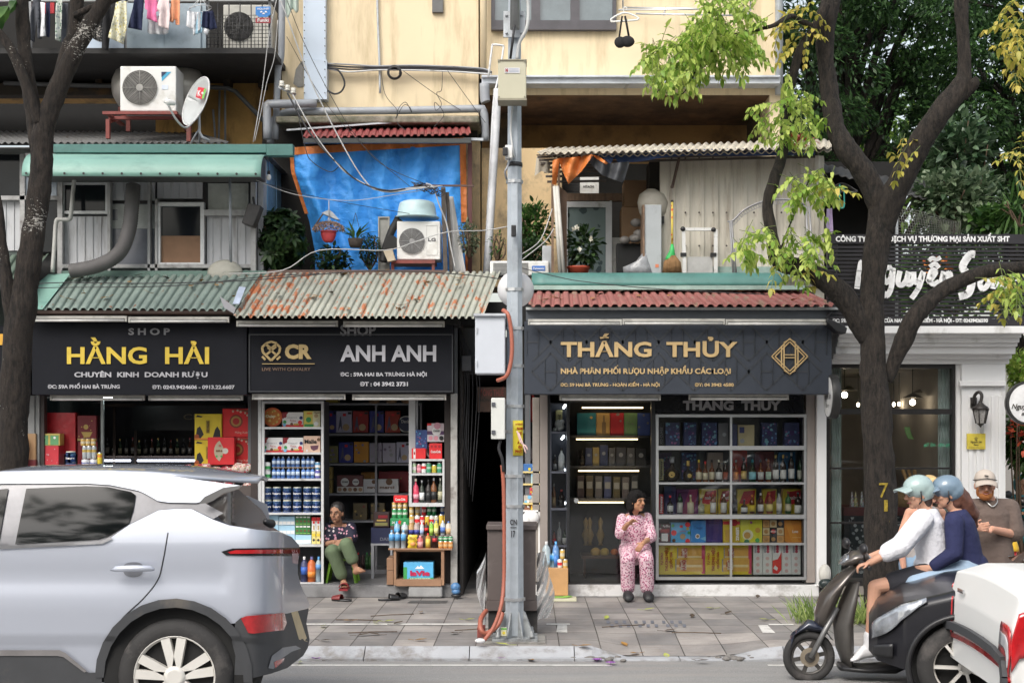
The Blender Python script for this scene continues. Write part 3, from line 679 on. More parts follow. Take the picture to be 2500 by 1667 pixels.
t=aircon("beige air conditioner locked in a wire cage on the balcony",545,12,665,120,16.9,.35,(583,66,35),body=M("beige_casing",(.42,.41,.37),.5),grill=(.02,.02,.02))
t=tng("wire_cage","black wire cage around the balcony air conditioner","cage",P(590,120,16.4));B=MB()
for i in range(18):B.tube([P(505+i*9,40 if i%3 else 5,16.34),P(505+i*9,120,16.34)],.0035 if i%3 else .007,5)
for i in range(10):B.tube([P(505,38+i*9,16.34),P(662,38+i*9,16.34)],.0035,5)
for b in(5,119):B.bar(P(503,b,16.34),P(664,b,16.34),.014)
B.bld("wire",black_p,t)
t=tng("sign","small blue five sided sign with three white peaks fixed to the cage","sign",P(642,43,16.3))
B=MB();B.pprism([(624,17),(660,17),(660,36),(652,42),(632,42),(624,36)],16.3,.01);B.bld("plate",M("sign_blue",(.03,.20,.55),.5),t)
wt=M("sign_white",(.80,.80,.80),.5);text("HÒA PHÁT",629,658,20,25,16.3,wt,t,.01,.002)
B=MB()
for(a,b)in((638,31),(649,31),(643.5,35)):B.pprism([(a-4,b),(a,b-4),(a+4,b)],16.295,.003)
B.bld("emblem",wt,t)
t=tng("sign","dark red sign with white letters under the blue cage sign","sign",P(642,58,16.3));B=MB();B.pb(624,44,660,57,16.3,.01);B.bld("plate",M("sign_dark_red",(.28,.03,.04),.5),t);text("Funiki",629,656,46,54,16.3,wt,t,.01,.002)
#   LAUNDRY
cl_m={"grey":M("charcoal_cloth",(.07,.075,.09),.9),"white":M("white_cloth",(.72,.73,.76),.9),"navy":M("navy_cloth",(.012,.018,.055),.9),"pink":M("pink_cloth",(.75,.19,.38),.9),"peach":M("peach_cloth",(.82,.36,.20),.9),"blush":M("blush_cloth",(.74,.62,.62),.9),"floralg":FLORAL("green_floral_cloth",(.62,.66,.60),[(.15,.25,.18),(.35,.40,.42)],26),"floraly":FLORAL("yellow_floral_cloth",(.70,.68,.52),[(.55,.48,.15),(.40,.42,.40)],30),"floralb":FLORAL("black_floral_cloth",(.03,.03,.03),[(.5,.48,.45),(.35,.33,.3)],40),"black":M("black_cloth",(.012,.012,.014),.9),"sky":M("sky_cloth",(.36,.58,.72),.9),"cream":M("cream_cloth",(.70,.67,.58),.9),"lilac":M("lilac_cloth",(.45,.36,.55),.9)}
def ga(label,poly,D,m,cat="garment",name="garment",seed=0,amp=.035):
 f=lambda a,b:D+amp*sin(a*.32+seed)*min(1,max(0,(b+15)/50))+.02*noise.noise(Vc((a*.05,b*.03,seed)))
 return tag(pa(poly,f,6).bld(name,cl_m[m],rcl=False,solid=.006),label,cat)
GL="washing hung on the balcony line"
gs=[("charcoal trousers hanging limp left of the red sheet",[(82,-8),(100,-8),(98,50),(101,96),(92,94),(90,50),(84,104),(75,98),(74,40)],16.2,"grey"),("thin white checked strip of cloth behind the left trunk",[(99,6),(110,8),(109,60),(112,88),(98,90),(101,50)],16.15,"white"),("navy legging hanging beside the white strip",[(112,8),(122,6),(122,70),(120,92),(113,90)],16.2,"navy"),("green floral blouse hanging left of the trunk",[(138,-8),(152,-8),(150,60),(148,102),(135,98),(136,30)],16.15,"floralg"),("grey cloth hanging close behind the trunk",[(152,8),(166,8),(163,70),(158,108),(150,106)],16.25,"grey"),("black patterned scarf hanging right of the trunk",[(232,40),(250,45),(250,104),(236,100),(226,94)],16.2,"floralb"),("long black trousers hanging beside the yellow floral shirt",[(252,18),(276,14),(270,70),(264,124),(249,120),(251,60)],16.15,"black"),("pale yellow floral shirt with long tail",[(284,4),(308,4),(310,60),(302,109),(264,92),(278,40)],16.1,"floraly"),("navy dress hanging left of the pink shirt",[(330,-10),(352,-8),(350,22),(346,75),(312,68),(322,30)],16.1,"navy"),("bright pink short sleeved shirt",[(354,-8),(382,-8),(389,26),(381,30),(384,56),(358,46),(360,26),(354,22)],16.08,"pink"),("pale pink tee shirt with sleeve swung left",[(392,-8),(412,-6),(415,40),(411,74),(385,62),(390,32),(381,22)],16.06,"blush"),("white hand towel below the pink shirts",[(362,40),(410,40),(411,80),(404,85),(366,84),(360,78)],16.2,"white"),("peach coloured shorts hanging beside the clip hanger",[(420,-10),(439,-6),(438,61),(429,61),(428,46),(422,56),(412,52)],16.08,"peach")]
for i,g in enumerate(gs):ga(g[0],g[1],g[2],g[3],seed=i*1.7)["group"]=GL
tag(MB().tube([P(-60,-5,16.18),P(300,-2,16.14),P(660,-6,16.18)],.005,6).bld("clothes_line",cable_w),"thin white clothes line along the balcony edge","clothes line")
t=tng("clip_hanger","round clip hanger with small washing pegged all round","clip hanger",P(490,92,16.1));B=MB()
for q in((462,24),(508,20),(490,26),(474,20)):B.tube([P(490,-6,16.1),P(q[0],q[1],16.1)],.004,5)
c0=P(489,22,16.1);B.tube([c0+Vc((.125*cos(a*pi/12),.125*sin(a*pi/12),.02*cos(a*pi/12)))for a in range(25)],.005,5);B.bld("rack",alu_w,t)
for i,(poly,m)in enumerate([([(458,28),(474,30),(478,60),(468,72),(455,64)],"white"),([(476,32),(494,28),(492,70),(472,88),(470,60)],"white"),([(484,30),(493,30),(493,80),(474,86)],"sky"),([(496,28),(508,28),(509,70),(491,68)],"navy"),([(505,30),(520,26),(530,70),(510,74)],"navy"),([(500,70),(512,74),(506,86),(496,80)],"white")]):
 pa(poly,lambda a,b:16.06+.02*sin(a*.5+i)+.02*i*.2,5).bld("pegged_cloth",cl_m[m],t,rcl=False,solid=.006)
 #   SMALL THINGS ON THE UPPER LEVEL
t=tng("floodlight","dark tilted floodlight box on the corner of the grey annex","floodlight",P(618,557,15.9));B=MB();B.prism([(X(a,15.9),Z(b,15.9))for a,b in((612,501),(643,507),(624,557),(596,549))],15.75,15.95);B.bld("housing",M("lamp_housing",(.08,.075,.075),.6,di=(.03,.03,.03),da=.5),t,bev=.01);B=MB();B.bar(P(622,505,15.9),P(618,482,15.95),.02);B.bld("bracket",black_p,t)
t=tng("light_bulb","bare white bulb hanging on a cord under the green fascia","light bulb",P(656,440,15.8));B=MB();B.tube([P(654,378,15.8),P(655,418,15.8)],.004,5);B.bld("cord",cable_b,t);B=MB();B.la(P(656,424,15.8),[(.018,.03),(.018,0),(.016,-.01)],10);B.bld("socket",black_p,t);B=MB();B.ell(P(656,433,15.8),(.030,.030,.036));B.bld("globe",M("bulb_white",(.8,.8,.78),.2),t)
bush("schefflera","large dark umbrella tree shrub crowding the corner of the annex",P(690,585,16.2),(.33,.30,.42),330,.115,.05,L_dark,"shrub",.4,6,seed=4)
bush("shrub","low dark leafy plants along the roof edge below the hanging pots",P(812,640,16.2),(.24,.2,.19),420,.07,.035,L_dark,"shrub",.2,seed=5)
bush("shrub","small leaved bush left of the tub topped air conditioner",P(903,610,16.3),(.15,.15,.24),520,.045,.02,L_dark,"shrub",.2,seed=6)
bush("shrub","silvery small leaved bush at the right end of the tarpaulin",P(1145,582,16.3),(.14,.14,.24),460,.05,.022,LEAF("silver_leaf",(.10,.13,.07),(.30,.34,.22)),"shrub",.15,seed=7)
bush("shrub","tall loose plant with strap leaves behind the pole",P(1298,560,16.5),(.26,.2,.42),620,.10,.035,L_mid,"shrub",.15,seed=8)
bush("shrub","low dense plant right behind the street pole above the little air conditioner",P(1300,620,16.3),(.20,.18,.24),480,.06,.03,L_dark,"shrub",.2,seed=9)
bush("weed","sparse weed on the wall left of the pole",P(1215,600,16.4),(.12,.08,.20),60,.05,.025,L_mid,"weed",.1,seed=10,stems=7)
t=tng("hanging_pot","red plastic pot of dry pink succulents hanging before the tarpaulin","hanging pot",P(802,593,16.0));q=P(802,567,16.0)
B=MB();B.la(q,[(.045,-.115),(.07,-.085),(.088,-.03),(.088,0),(.094,0),(.094,.012),(.075,.012)],20);B.bld("pot",M("red_plastic",(.50,.06,.07),.45),t)
B=MB()
for i in range(420):v=rv();v.z=abs(v.z)*.8-.15;leaf(B,q+Vc((v.x*.17,v.y*.14,.03+v.z*.12)),v+rv()*.5,rv(),.028,.02)
B.bld("foliage",LEAF("dusty_pink_leaf",(.22,.17,.12),(.52,.36,.30),.3),t,rcl=False)
B=MB()
for a in(785,800,806,822):B.tube([P(803,530,16.0),P(a,566,16.0)],.0035,5)
B.tube([P(803,490,16.0),P(803,532,16.0)],.006,5);B.bld("hanger",cable_w,t)
t=tng("bracket_lamp","grey tin shade on a stick above the red hanging pot","lamp",P(805,540,16.1));B=MB();B.pprism([(785,520),(803,512),(812,518),(828,536),(822,536)],16.02,.12);B.bld("shade",steel,t);B=MB();B.bar(P(790,520,16.1),P(768,553,16.2),.012);B.bld("arm",wood,t)
t=tng("hanging_pot","dark basket of orchids hanging right of the red pot","hanging pot",P(868,607,16.0));q=P(868,583,16.0)
B=MB();B.la(q,[(.06,-.10),(.075,-.07),(.088,0),(.08,0)],18);B.bld("basket",M("dark_basket",(.045,.035,.028),.9,bump=1,bs=90),t)
B=MB()
for i in range(26):a=R.uniform(0,6.28);leaf(B,q+Vc((.03*cos(a),.03*sin(a),0)),Vc((cos(a)*.8,sin(a)*.5,R.uniform(.5,1.6))),Vc((-cos(a),-sin(a),.4)),R.uniform(.12,.24),.03,0,.35)
B.bld("foliage",L_mid,t,rcl=False);B=MB()
for a in(852,884):B.tube([P(868,520,16.0),P(a,583,16.0)],.003,5)
B.bld("hanger",cable_b,t)
ac=aircon("white air conditioner with grey letters under an upturned tub",969,540,1075,634,16.1,.32,(1006,589,31),grill=(.30,.30,.30));text("LG",1045,1064,581,589,16.1,M("letter_grey",(.12,.12,.13),.5),ac,.03,.003)
B=MB();frame(B,1041,550,1068,623,16.094,.006,1);B.bld("panel_line",M("faint_grey",(.55,.55,.53),.5),ac)
t=tng("plastic_tub","pale blue plastic tub upturned on the lettered air conditioner","tub",P(1018,535,16.25));q=P(1018,533,16.25)
B=MB();B.la(q,[(.265,0),(.25,.015),(.232,.02),(.215,.13),(.20,.175),(.16,.195),(.02,.20)],32);o=B.bld("shell",M("pale_blue_plastic",(.50,.66,.68),.4,var=.08),t)
B=MB()
for(a,b,c,d,D)in((955,635,1062,643,16.05),(955,643,962,666,16.07),(1054,643,1061,666,16.07)):B.pb(a,b,c,d,D,.35 if b==635 else .05)
tag(B.bld("steel_stand",redox),"short red steel stand under the tub topped air conditioner","stand")
B=MB();B.tube(spl(PP([(975,534,16.2),(958,560,16.2),(942,605,16.2),(935,640,16.2)]),5),[.06,.055,.05]+[.045]*13,10);tag(B.bld("rubber_sheet",M("black_rubber",(.02,.02,.02),.6)),"rolled black rubber sheet beside the tub topped air conditioner","rubber sheet")
B=MB();B.la(P(955,593,16.12),[(.085,-.01),(.085,.01)],20,'Y');tag(B.bld("round_mirror",M("black_disc",(.02,.02,.02),.3)),"round black disc hanging left of the air conditioner","disc")
B=MB();frame(B,923,529,951,665,16.3,.05,3);B.pb(926,532,948,662,16.32,.02,1);tag(B.bld("board_panel",[M("pale_board_edge",(.36,.35,.31),.7),M("grey_board",(.30,.30,.28),.7,var=.2)]),"narrow pale framed board standing left of the air conditioner","board")
B=MB();B.prism([(X(a,16.0),Z(b,16.0))for a,b in((936,612),(958,608),(966,636),(948,640))],15.95,16.05);tag(B.bld("tin_box",M("beige_tin",(.45,.38,.28),.6)),"tilted beige tin below the black disc","tin")
t=tng("utility_post","weathered wooden post with a rusty crossbar tangled in wires","post",P(1092,668,16.1));B=MB();B.bar(P(1082,458,16.1),P(1088,668,16.1),.05,.05);B.bar(P(1092,470,16.15),P(1102,668,16.15),.045,.04);B.bld("pole",M("grey_old_wood",(.10,.085,.075),.9,var=.3,bump=.6,bs=30,stretch=(5,5,.5)),t);B=MB();B.bar(P(1012,453,16.0),P(1157,454,16.0),.025,.02);B.bld("crossbar",M("rusty_bar",(.10,.06,.05),.8),t)
B=MB();B.grid(lambda u,v:P(1088+u*(18+22*v)+24*v*.4,480+v*188,16.25+.03*sin(u*7+v*3)),10,24);tag(B.bld("white_sheet",M("off_white_cloth",(.55,.54,.53),.9,var=.1,bump=.3,bs=12),rcl=False,solid=.005),"long grey white sheet draped behind the wooden post","sheet")
ac=aircon("low air conditioner with grey louvres lying behind the street pole",1196,637,1340,672,16.0,.3,None,louvre=(1204,642,1290,670));B=MB();B.pb(1299,649,1331,661,15.995,.006);B.bld("brand_plate",M("blue_sticker",(.05,.16,.48),.5),ac);text("Panasonic",1302,1329,652,658,15.995,wt,ac,.01,.002)
B=MB();B.pb(1324,600,1352,668,16.05,.15);tag(B.bld("meter_box",M("peeling_grey_box",(.40,.42,.44),.6,di=(.20,.20,.20),da=.5),bev=.006),"peeling grey metal box left of the shed door","box")
#   RIGHT: ROOFTOP SHED ABOVE THE THIRD SHOP
sh=tng("rooftop_shed","pale corrugated shed on the roof above the right shop","shed",P(1700,680,16.4))
cor=M("pale_corrugated",(.52,.49,.42),.6,var=.08,sc=2,di=(.24,.21,.17),da=.5,ds=2.2,stretch=(4,1,.35))
B=corr(P(1626,385,16.35),P(2012,380,16.35),P(1626,700,16.35),P(2012,700,16.35),11,.018,True,2)
B.pb(1612,388,1630,700,16.36,.08);B.bld("wall",cor,sh)
B=MB()
for i in range(11):
 for b in(386,519,600):B.la(P(1640+i*33.5,b,16.325),[(.010,-.006),(.012,.006)],8,'Y')
B.bld("bolt",M("dark_bolt",(.06,.05,.045),.6),sh)
B=MB();B.pb(1690,651,2012,676,16.2,.05);B.bld("skirt",M("pale_teal_sheet",(.27,.37,.34),.4),sh)
fc=M("old_cement_sheet",(.50,.46,.38),.9,var=.15,sc=7,bump=.4,bs=40,di=(.25,.21,.17),da=.5)
corr(P(1345,366,17.0),P(2030,345,17.0),P(1312,378,15.8),P(2030,364,15.8),38,.03,False).bld("roof",fc,sh,solid=.012)
corr(P(1330,380,16.9),P(2030,362,16.9),P(1345,386,15.9),P(2030,372,15.9),34,.028,False).bld("roof",fc,sh,solid=.012)
B=MB()
for i,b in enumerate((384,391,399,410,420,431,444)):B.bar(P(1312+i*4,b,16.0+.1*i),P(1480 if i>2 else 1990,b-(2 if i>2 else 16),16.0+.1*i),.025)
B.bar(P(1310,379,15.82),P(2030,362,15.82),.012);B.bld("batten",M("dark_batten",(.09,.075,.065),.8),sh)
B=MB();B.pb(1346,440,1352,690,15.95,.06);B.pb(1362,380,1367,690,16.0,.06);B.bld("post",wood,sh)
B=MB()
for a,d_ in((1354,0),(1360,3)):B.tube([P(a,455,15.9),P(a+15+d_,690,15.9)],.022,8)
B.bld("pipe_post",M("white_pipe_post",(.52,.51,.47),.5,di=(.3,.28,.25),da=.4),sh)
B=MB();B.prism([(X(a,16.1),Z(b,16.1))for a,b in((1366,455),(1384,470),(1384,690),(1376,690))],16.1,16.13);B.bld("side_board",M("brown_board",(.12,.075,.05),.8,var=.2),sh)
B=MB();B.pb(1372,400,1630,700,18.4,.1);B.bld("dark_interior",M("shed_shadow",(.03,.028,.025),.9),sh);B=MB();B.pb(1585,395,1614,700,16.6,.4);B.bld("dark_interior_side",M("shed_shadow",(.03,.028,.025),.9),sh)  # near-black sheets painted for the shade inside the shed
B=MB();B.bar(P(1658,387,16.1),P(1641,458,16.3),.025,.03);B.la(P(1641,456,16.25),[(.02,-.02),(.02,.02)],10,'Y');B.bld("stay",M("rust_brown_stay",(.07,.045,.035),.7),sh)
dr=MB();dr.pb(1382,492,1494,506,17.0,.06);dr.pb(1479,506,1489,670,17.0,.06);dr.pb(1382,506,1386,690,17.0,.06);dr.pb(1489,490,1494,690,16.98,.06);door=dr.bld("door",alu_w,sh)
def petal_mat():
 m,t,b=nodes_of("frosted_flower_glass");v=cd(t);vo=N(t,"TexVoronoi",i_Scale=7.5);t.links.new(mixc(t,.06,v,N(t,"TexNoise",i_Scale=9.0).outputs[1]),vo.inputs["Vector"])
 f=ramp(t,vo.outputs["Distance"],.28,.32,(1,1,1),(0,0,0));t.links.new(mixc(t,f,(.15,.20,.20),(.035,.06,.065)),b.inputs["Base Color"]);b.inputs["Roughness"].default_value=.3;return m
B=MB();B.pb(1386,506,1479,690,17.03,.01);B.bld("pane",petal_mat(),door)
B=MB();B.pb(1494,580,1520,690,17.0,.05);B.bld("low_panel",M("grey_low_panel",(.33,.33,.31),.7,di=(.12,.1,.09),da=.4),sh)
B=MB();B.pb(1384,472,1520,490,17.0,.1);B.bld("lintel",wood,sh)
t=tng("air_conditioner","white air conditioner with black louvres far back under the shed roof","air conditioner",P(1410,474,17.6));B=MB();B.pb(1416,430,1462,474,17.5,.3);B.bld("casing",white_p,t)
B=MB()
for i in range(12):B.pb(1364,430+i*3.6,1416,432+i*3.6,17.5,.3)
B.bld("louvre",M("black_louvre",(.05,.05,.05),.5),t);text("HITACHI",1424,1450,453,459,17.5,M("print_black",(.02,.02,.02),.5),t,.02,.002)
t=tng("torn_tarpaulin","torn orange and navy tarpaulin scraps hanging from the shed roof edge","tarpaulin",P(1450,450,15.9))
navy_t=tarp_mat("navy_tarp",(.015,.045,.15))
w3=lambda a,b:15.86+.05*sin(a*.16+b*.05)+.03*noise.noise(Vc((a*.05,b*.05,7)))
pa([(1349,392),(1366,386),(1402,384),(1444,377),(1448,380),(1420,418),(1388,450),(1372,415),(1366,395),(1358,452),(1348,450)],w3,5).bld("orange_flap",orange_t,t,rcl=False)
pa([(1380,384),(1520,372),(1620,366),(1990,360),(1990,378),(1800,381),(1700,380),(1620,385),(1560,395),(1510,398),(1500,384),(1490,402),(1470,384),(1446,382)],lambda a,b:15.93+.03*sin(a*.05),7).bld("navy_strip",navy_t,t,rcl=False)
pa([(1444,380),(1482,400),(1538,394),(1524,440),(1518,446),(1470,428),(1440,398)],w3,6).bld("grey_flap",M("grey_black_tarp",(.045,.048,.055),.6),t,rcl=False)
pa([(1446,378),(1462,382),(1484,398),(1480,402),(1456,388)],lambda a,b:w3(a,b)-.03,4).bld("orange_scrap",orange_t,t,rcl=False)
pa([(1310,384),(1346,396),(1340,424),(1322,418),(1305,430)],lambda a,b:16.2+.02*sin(a*.3),5).bld("netting",M("pale_netting",(.42,.38,.31),.9),t,rcl=False)
cb_m=M("cardboard",(.30,.19,.11),.9,var=.12,sc=4)
for(a,b,c,d,D,l)in((1524,440,1600,505,17.0,"upper brown cardboard box stacked inside the shed"),(1518,505,1576,600,16.9,"lower tall brown cardboard box stacked inside the shed")):
 B=MB();B.pb(a,b,c,d,D,.4);tag(B.bld("cardboard_box",cb_m,bev=.006),l,"box")
t=tng("cabinet","low black cabinet inside the shed beside the frosted door","cabinet",P(1540,672,16.9));B=MB();B.pb(1506,594,1578,672,16.8,.4);B.bld("body",black_p,t,bev=.008)
t=tng("metal_locker","tall grey sheet metal panel box standing at the shed opening","locker",P(1594,670,16.2));B=MB();B.pb(1573,500,1615,672,16.2,.3);B.bld("body",M("galvanised_sheet",(.42,.45,.47),.5,.3,var=.1,sc=3,di=(.26,.27,.28),da=.4),t,bev=.006);B=MB();B.pb(1569,500,1574,672,16.18,.3);B.bld("edge",wood,t);B=MB();B.pb(1600,645,1608,653,16.195,.004);B.bld("sticker",M("orange_sticker",(.6,.2,.1),.5),t)
film=GLASS("plastic_film",(.82,.82,.80),.9,.25,.72)
t=tng("wrapped_fan","round electric fan wrapped in cloudy plastic on top of the metal locker","fan",P(1595,540,16.4));B=MB();B.loft([(P(1592,540,16.4),(.10,0,0),(0,.08,0)),(P(1594,520,16.4),(.16,0,0),(0,.12,0)),(P(1594,495,16.4),(.185,0,0),(0,.13,0)),(P(1592,475,16.4),(.15,0,0),(0,.11,0)),(P(1590,462,16.4),(.05,0,0),(0,.04,0))],20);B.bld("wrapping",M("dusty_plastic",(.36,.34,.29),.5,var=.15,bump=.6,bs=14),t);B=MB();B.pb(1580,528,1622,545,16.3,.2);B.bld("base",black_p,t)
B=MB()
for i in range(7):p=P(1555+R.gauss(0,9),560+R.gauss(0,18),16.7);B.ell(p,(.07,.06,.05),8,6)
tag(B.bld("plastic_bundle",M("crumpled_film",(.33,.31,.29),.25,var=.3,bump=1.0,bs=22)),"crumpled clear plastic bundle on the black cabinet","bag")
B=MB();B.loft([(P(1560,672,16.25),(.18,0,0),(0,.1,0)),(P(1556,652,16.25),(.17,0,0),(0,.1,0)),(P(1566,632,16.25),(.08,0,.05),(0,.08,0)),(P(1576,612,16.25),(.03,0,.02),(0,.03,0))],12);tag(B.bld("plastic_bag",M("grey_film",(.30,.31,.33),.22,var=.3,bump=1.0,bs=20)),"grey plastic bag slumped below the metal locker","bag")
t=tng("broom","straw broom with green collar and patterned handle leaning on the shed wall","broom",P(1641,668,16.1));B=MB();B.tube([P(1641,490,16.2),P(1641,600,16.15)],.014,8);h=B.bld("handle",FLORAL("broom_handle",(.62,.50,.10),[(.6,.12,.04),(.7,.35,.05)],22,.3),t);B=MB();B.tube([P(1641,489,16.2),P(1641,494,16.2)],.016,8);B.bld("cap",black_p,h)
B=MB();B.loft([(P(1641,596,16.15),(.014,0,0),(0,.014,0)),(P(1641,612,16.15),(.03,0,0),(0,.025,0)),(P(1637,628,16.15),(.055,0,0),(0,.03,0)),(P(1634,634,16.15),(.05,0,0),(0,.03,0))],12);B.bld("collar",M("broom_green",(.03,.42,.10),.5),t)
B=MB();B.loft([(P(1641,624,16.15),(.04,0,0),(0,.03,0)),(P(1641,640,16.15),(.10,0,0),(0,.045,0)),(P(1641,668,16.15),(.115,0,0),(0,.05,0))],16);B.bld("bristles",M("straw_brown",(.25,.14,.06),.9,var=.3,bump=1,bs=30,stretch=(12,12,.6),di=(.12,.07,.03),da=.6),t)
t=tng("step_ladder","folded aluminium step ladder with black joints leaning on the shed","ladder",P(1706,670,16.1));pm=M("paint_splashed_alu",(.66,.66,.65),.5,.2,var=.1,di=(.2,.2,.2),da=.35,ds=12)
for(a,b,c,d)in((1665,560,1672,670),(1744,560,1748,670)):B=MB();B.prism([(X(a,16.1),Z(b,16.1)),(X(a+8,16.1),Z(b,16.1)),(X(c+4,16.1),Z(d,16.1)),(X(c-5,16.1),Z(d,16.1))],16.1,16.14);B.bld("rail",pm,t)
B=MB();B.pb(1672,556,1740,563,16.1,.04);B.bld("top_bar",pm,t);B=MB();B.pb(1678,627,1740,670,16.13,.02);B.bld("tread",M("grey_tread",(.40,.40,.39),.6,di=(.25,.25,.25),da=.4),t)
for a,b in((1667,559),(1742,561)):B=MB();B.ell(P(a,b,16.1),(.03,.03,.028),10,6);B.bld("corner_joint",black_p,t)
for a in(1662,1735):B=MB();B.pb(a,617,a+14,626,16.09,.06);B.bld("band",black_p,t)
t=tng("flower_pot","wide terracotta red pot with a white flowering bush by the shed door","flower pot",P(1412,672,16.2));B=MB();B.la(P(1412,672,16.2),[(.11,0),(.125,.07),(.135,.08),(.137,.10),(.12,.10)],20);B.bld("pot",M("red_clay",(.42,.075,.04),.5,var=.12),t)
q=P(1425,605,16.2);B=MB();R=random.Random(31)
for i in range(230):v=rv();leaf(B,q+Vc((v.x*.20,v.y*.16,v.z*.24))*R.uniform(.4,1),(v+rv()*.6+Vc((0,0,.2))).normalized(),(Vc((0,0,1))+rv()*.5).normalized(),.09,.05)
B.bld("foliage",L_dark,t,rcl=False);B=MB()
for a,b in((1405,560),(1407,556),(1445,583),(1416,610)):
 for k in range(6):leaf(B,P(a,b,16.02),rv(),rv(),.05,.04)
B.bld("blossom",M("white_petal",(.80,.78,.70),.6),t,rcl=False)
t=tng("garden_arch","thin metal garden arch with a row of small rings","arch",P(1880,690,16.1));B=MB();am=M("arch_grey",(.30,.30,.31),.45,.3)
for a,b,c in((1782,541,1791),(1786,541,1798),(1968,500,1975),(1975,505,1988)):B.tube([P(a,b,16.1),P(c,680,16.05)],.012,6)
arch=spl(PP([(1776,541,16.1),(1790,538,16.1),(1815,514,16.1),(1850,496,16.1),(1885,488,16.1),(1930,488,16.1),(1968,500,16.1)]),6);B.tube(arch,.011,6)
for p in arch[5::1]:
 c0=p+Vc((0,0,-.035));B.tube([c0+Vc((.022*cos(k*pi/5),0,.022*sin(k*pi/5)))for k in range(11)],.003,4,cap=False)
B.bld("frame",am,t)
t=tng("drying_rack","long thin metal drying rack fixed out from the cream wall","rack",P(1680,38,16.9));B=MB()
for(p,q)in(((1521,19,17.1),(1832,24,16.9)),((1510,25,16.7),(1832,22,16.7)),((1552,34,16.4),(1820,39,16.4)),((1830,-30,16.9),(1833,25,16.9)),((1521,-60,17.1),(1521,22,17.1)),((1626,20,17.0),(1620,37,16.4)),((1833,25,16.9),(1822,39,16.4))):B.tube([P(*p),P(*q)],.011,6)
B.bld("rail",alu,t)
t=tng("clothes_hanger","white plastic clothes hanger holding black underwear outside the cream wall","hanger",P(1525,55,16.5));B=MB();B.tube(spl(PP([(1492,54,16.5),(1495,45,16.5),(1525,32,16.5),(1555,42,16.5),(1556,49,16.5),(1525,52,16.5),(1492,54,16.5)]),4),.011,6);B.tube(spl(PP([(1525,32,16.5),(1521,24,16.5),(1526,18,16.5),(1532,22,16.5)]),4),.006,6);B.bld("bar",white_p,t)
t=tng("black_bra","black bra hanging from the white hanger","underwear",P(1525,118,16.5));B=MB();B.tube(PP([(1519,40,16.48),(1516,60,16.48),(1512,90,16.48)]),.012,6);B.tube(PP([(1526,40,16.48),(1530,60,16.48),(1535,88,16.48)]),.013,6);B.bld("strap",cl_m["black"],t)
B=MB()
for a,b,c in((1514,104,.07),(1532,102,.085)):B.ell(P(a,b,16.48),(c,.05,.068),12,8)
B.bld("cup",cl_m["black"],t)
#   WIRES
def wi(label,pts,r=.005,m=None,k=5,cat="cable",group=None,name="cable"):
 B=MB();B.tube(spl(PP(pts),k),r,5);return tag(B.bld(name,m or cable_b),label,cat,group)
wi("upper of two bright white cables slanting down across the blue tarpaulin",[(683,0,15.6),(700,40,15.6),(760,200,15.7),(840,360,15.7),(890,440,15.7),(925,465,15.7),(1000,460,15.8),(1060,455,15.9)],.008,cable_w)
wi("lower white cable dropping from the insulators to the wooden post",[(715,232,16.0),(770,330,15.8),(825,402,15.7),(860,432,15.7),(935,468,15.7),(1010,462,15.8),(1080,454,15.9)],.007,cable_w)
wi("thick black cable sagging across the tarpaulin towards the crossbar",[(702,228,16.0),(760,330,15.8),(830,405,15.7),(880,445,15.7),(950,466,15.7),(1030,452,15.9)],.010)
wi("thin black cable looping low over the left of the tarpaulin",[(720,240,16.0),(745,360,15.9),(762,395,15.9),(805,420,15.9),(826,408,15.8)],.005)
wi("thin black service wire slanting across the duct and cream wall",[(700,0,15.8),(740,100,15.9),(800,220,15.9),(860,320,16.0),(930,400,16.0),(1040,450,16.0)],.004)
wi("fine dark wire from the lower left of the duct to the tarpaulin",[(700,90,15.9),(790,245,16.0),(900,370,16.0),(1000,455,16.0)],.0035)
wi("pale cable running from the balcony down to the annex roof",[(675,0,15.8),(655,100,15.9),(640,220,15.9),(618,348,15.8)],.005,cable_w)
wi("second pale cable from the insulators down to the annex roof",[(678,50,15.8),(670,140,15.8),(652,200,15.8),(636,280,15.8),(622,345,15.8)],.0045,cable_w)
wi("white cable drooping in front of the lettered air conditioner",[(560,668,15.6),(690,660,15.5),(780,611,15.6),(940,611,15.7),(1010,592,15.7),(1090,567,15.7),(1180,563,15.9),(1240,553,15.9)],.006,cable_w)
wi("straight white washing line from the annex corner to the crossbar",[(625,440,15.6),(720,475,15.7),(850,490,15.8),(960,476,15.8),(1050,462,15.9)],.004,cable_w)
wi("black wire from the annex corner to the tub",[(625,442,15.6),(790,485,15.8),(1000,522,15.9)],.0035)
wi("white cord draped over the plants right of the pole",[(1275,620,15.8),(1320,585,15.8),(1348,510,15.9)],.006,cable_w)
wi("second white cord from the pole to the shed post",[(1275,634,15.8),(1330,590,15.8),(1352,558,15.8)],.006,cable_w)
wi("black cable lying along the top of the rusty roof",[(0,700,14.9),(150,690,14.9),(350,692,14.9),(600,685,14.9),(900,662,15.1),(1150,672,15.2),(1260,690,15.2)],.006)
wi("second black cable crossing the left green roof",[(0,706,14.9),(140,702,14.9),(420,698,14.8),(640,676,15.0),(780,668,15.2)],.005)
wi("black wire slanting down over the teal gutter",[(1275,655,15.3),(1370,678,15.3),(1430,688,15.2),(1600,705,15.0),(1890,720,14.8)],.005)
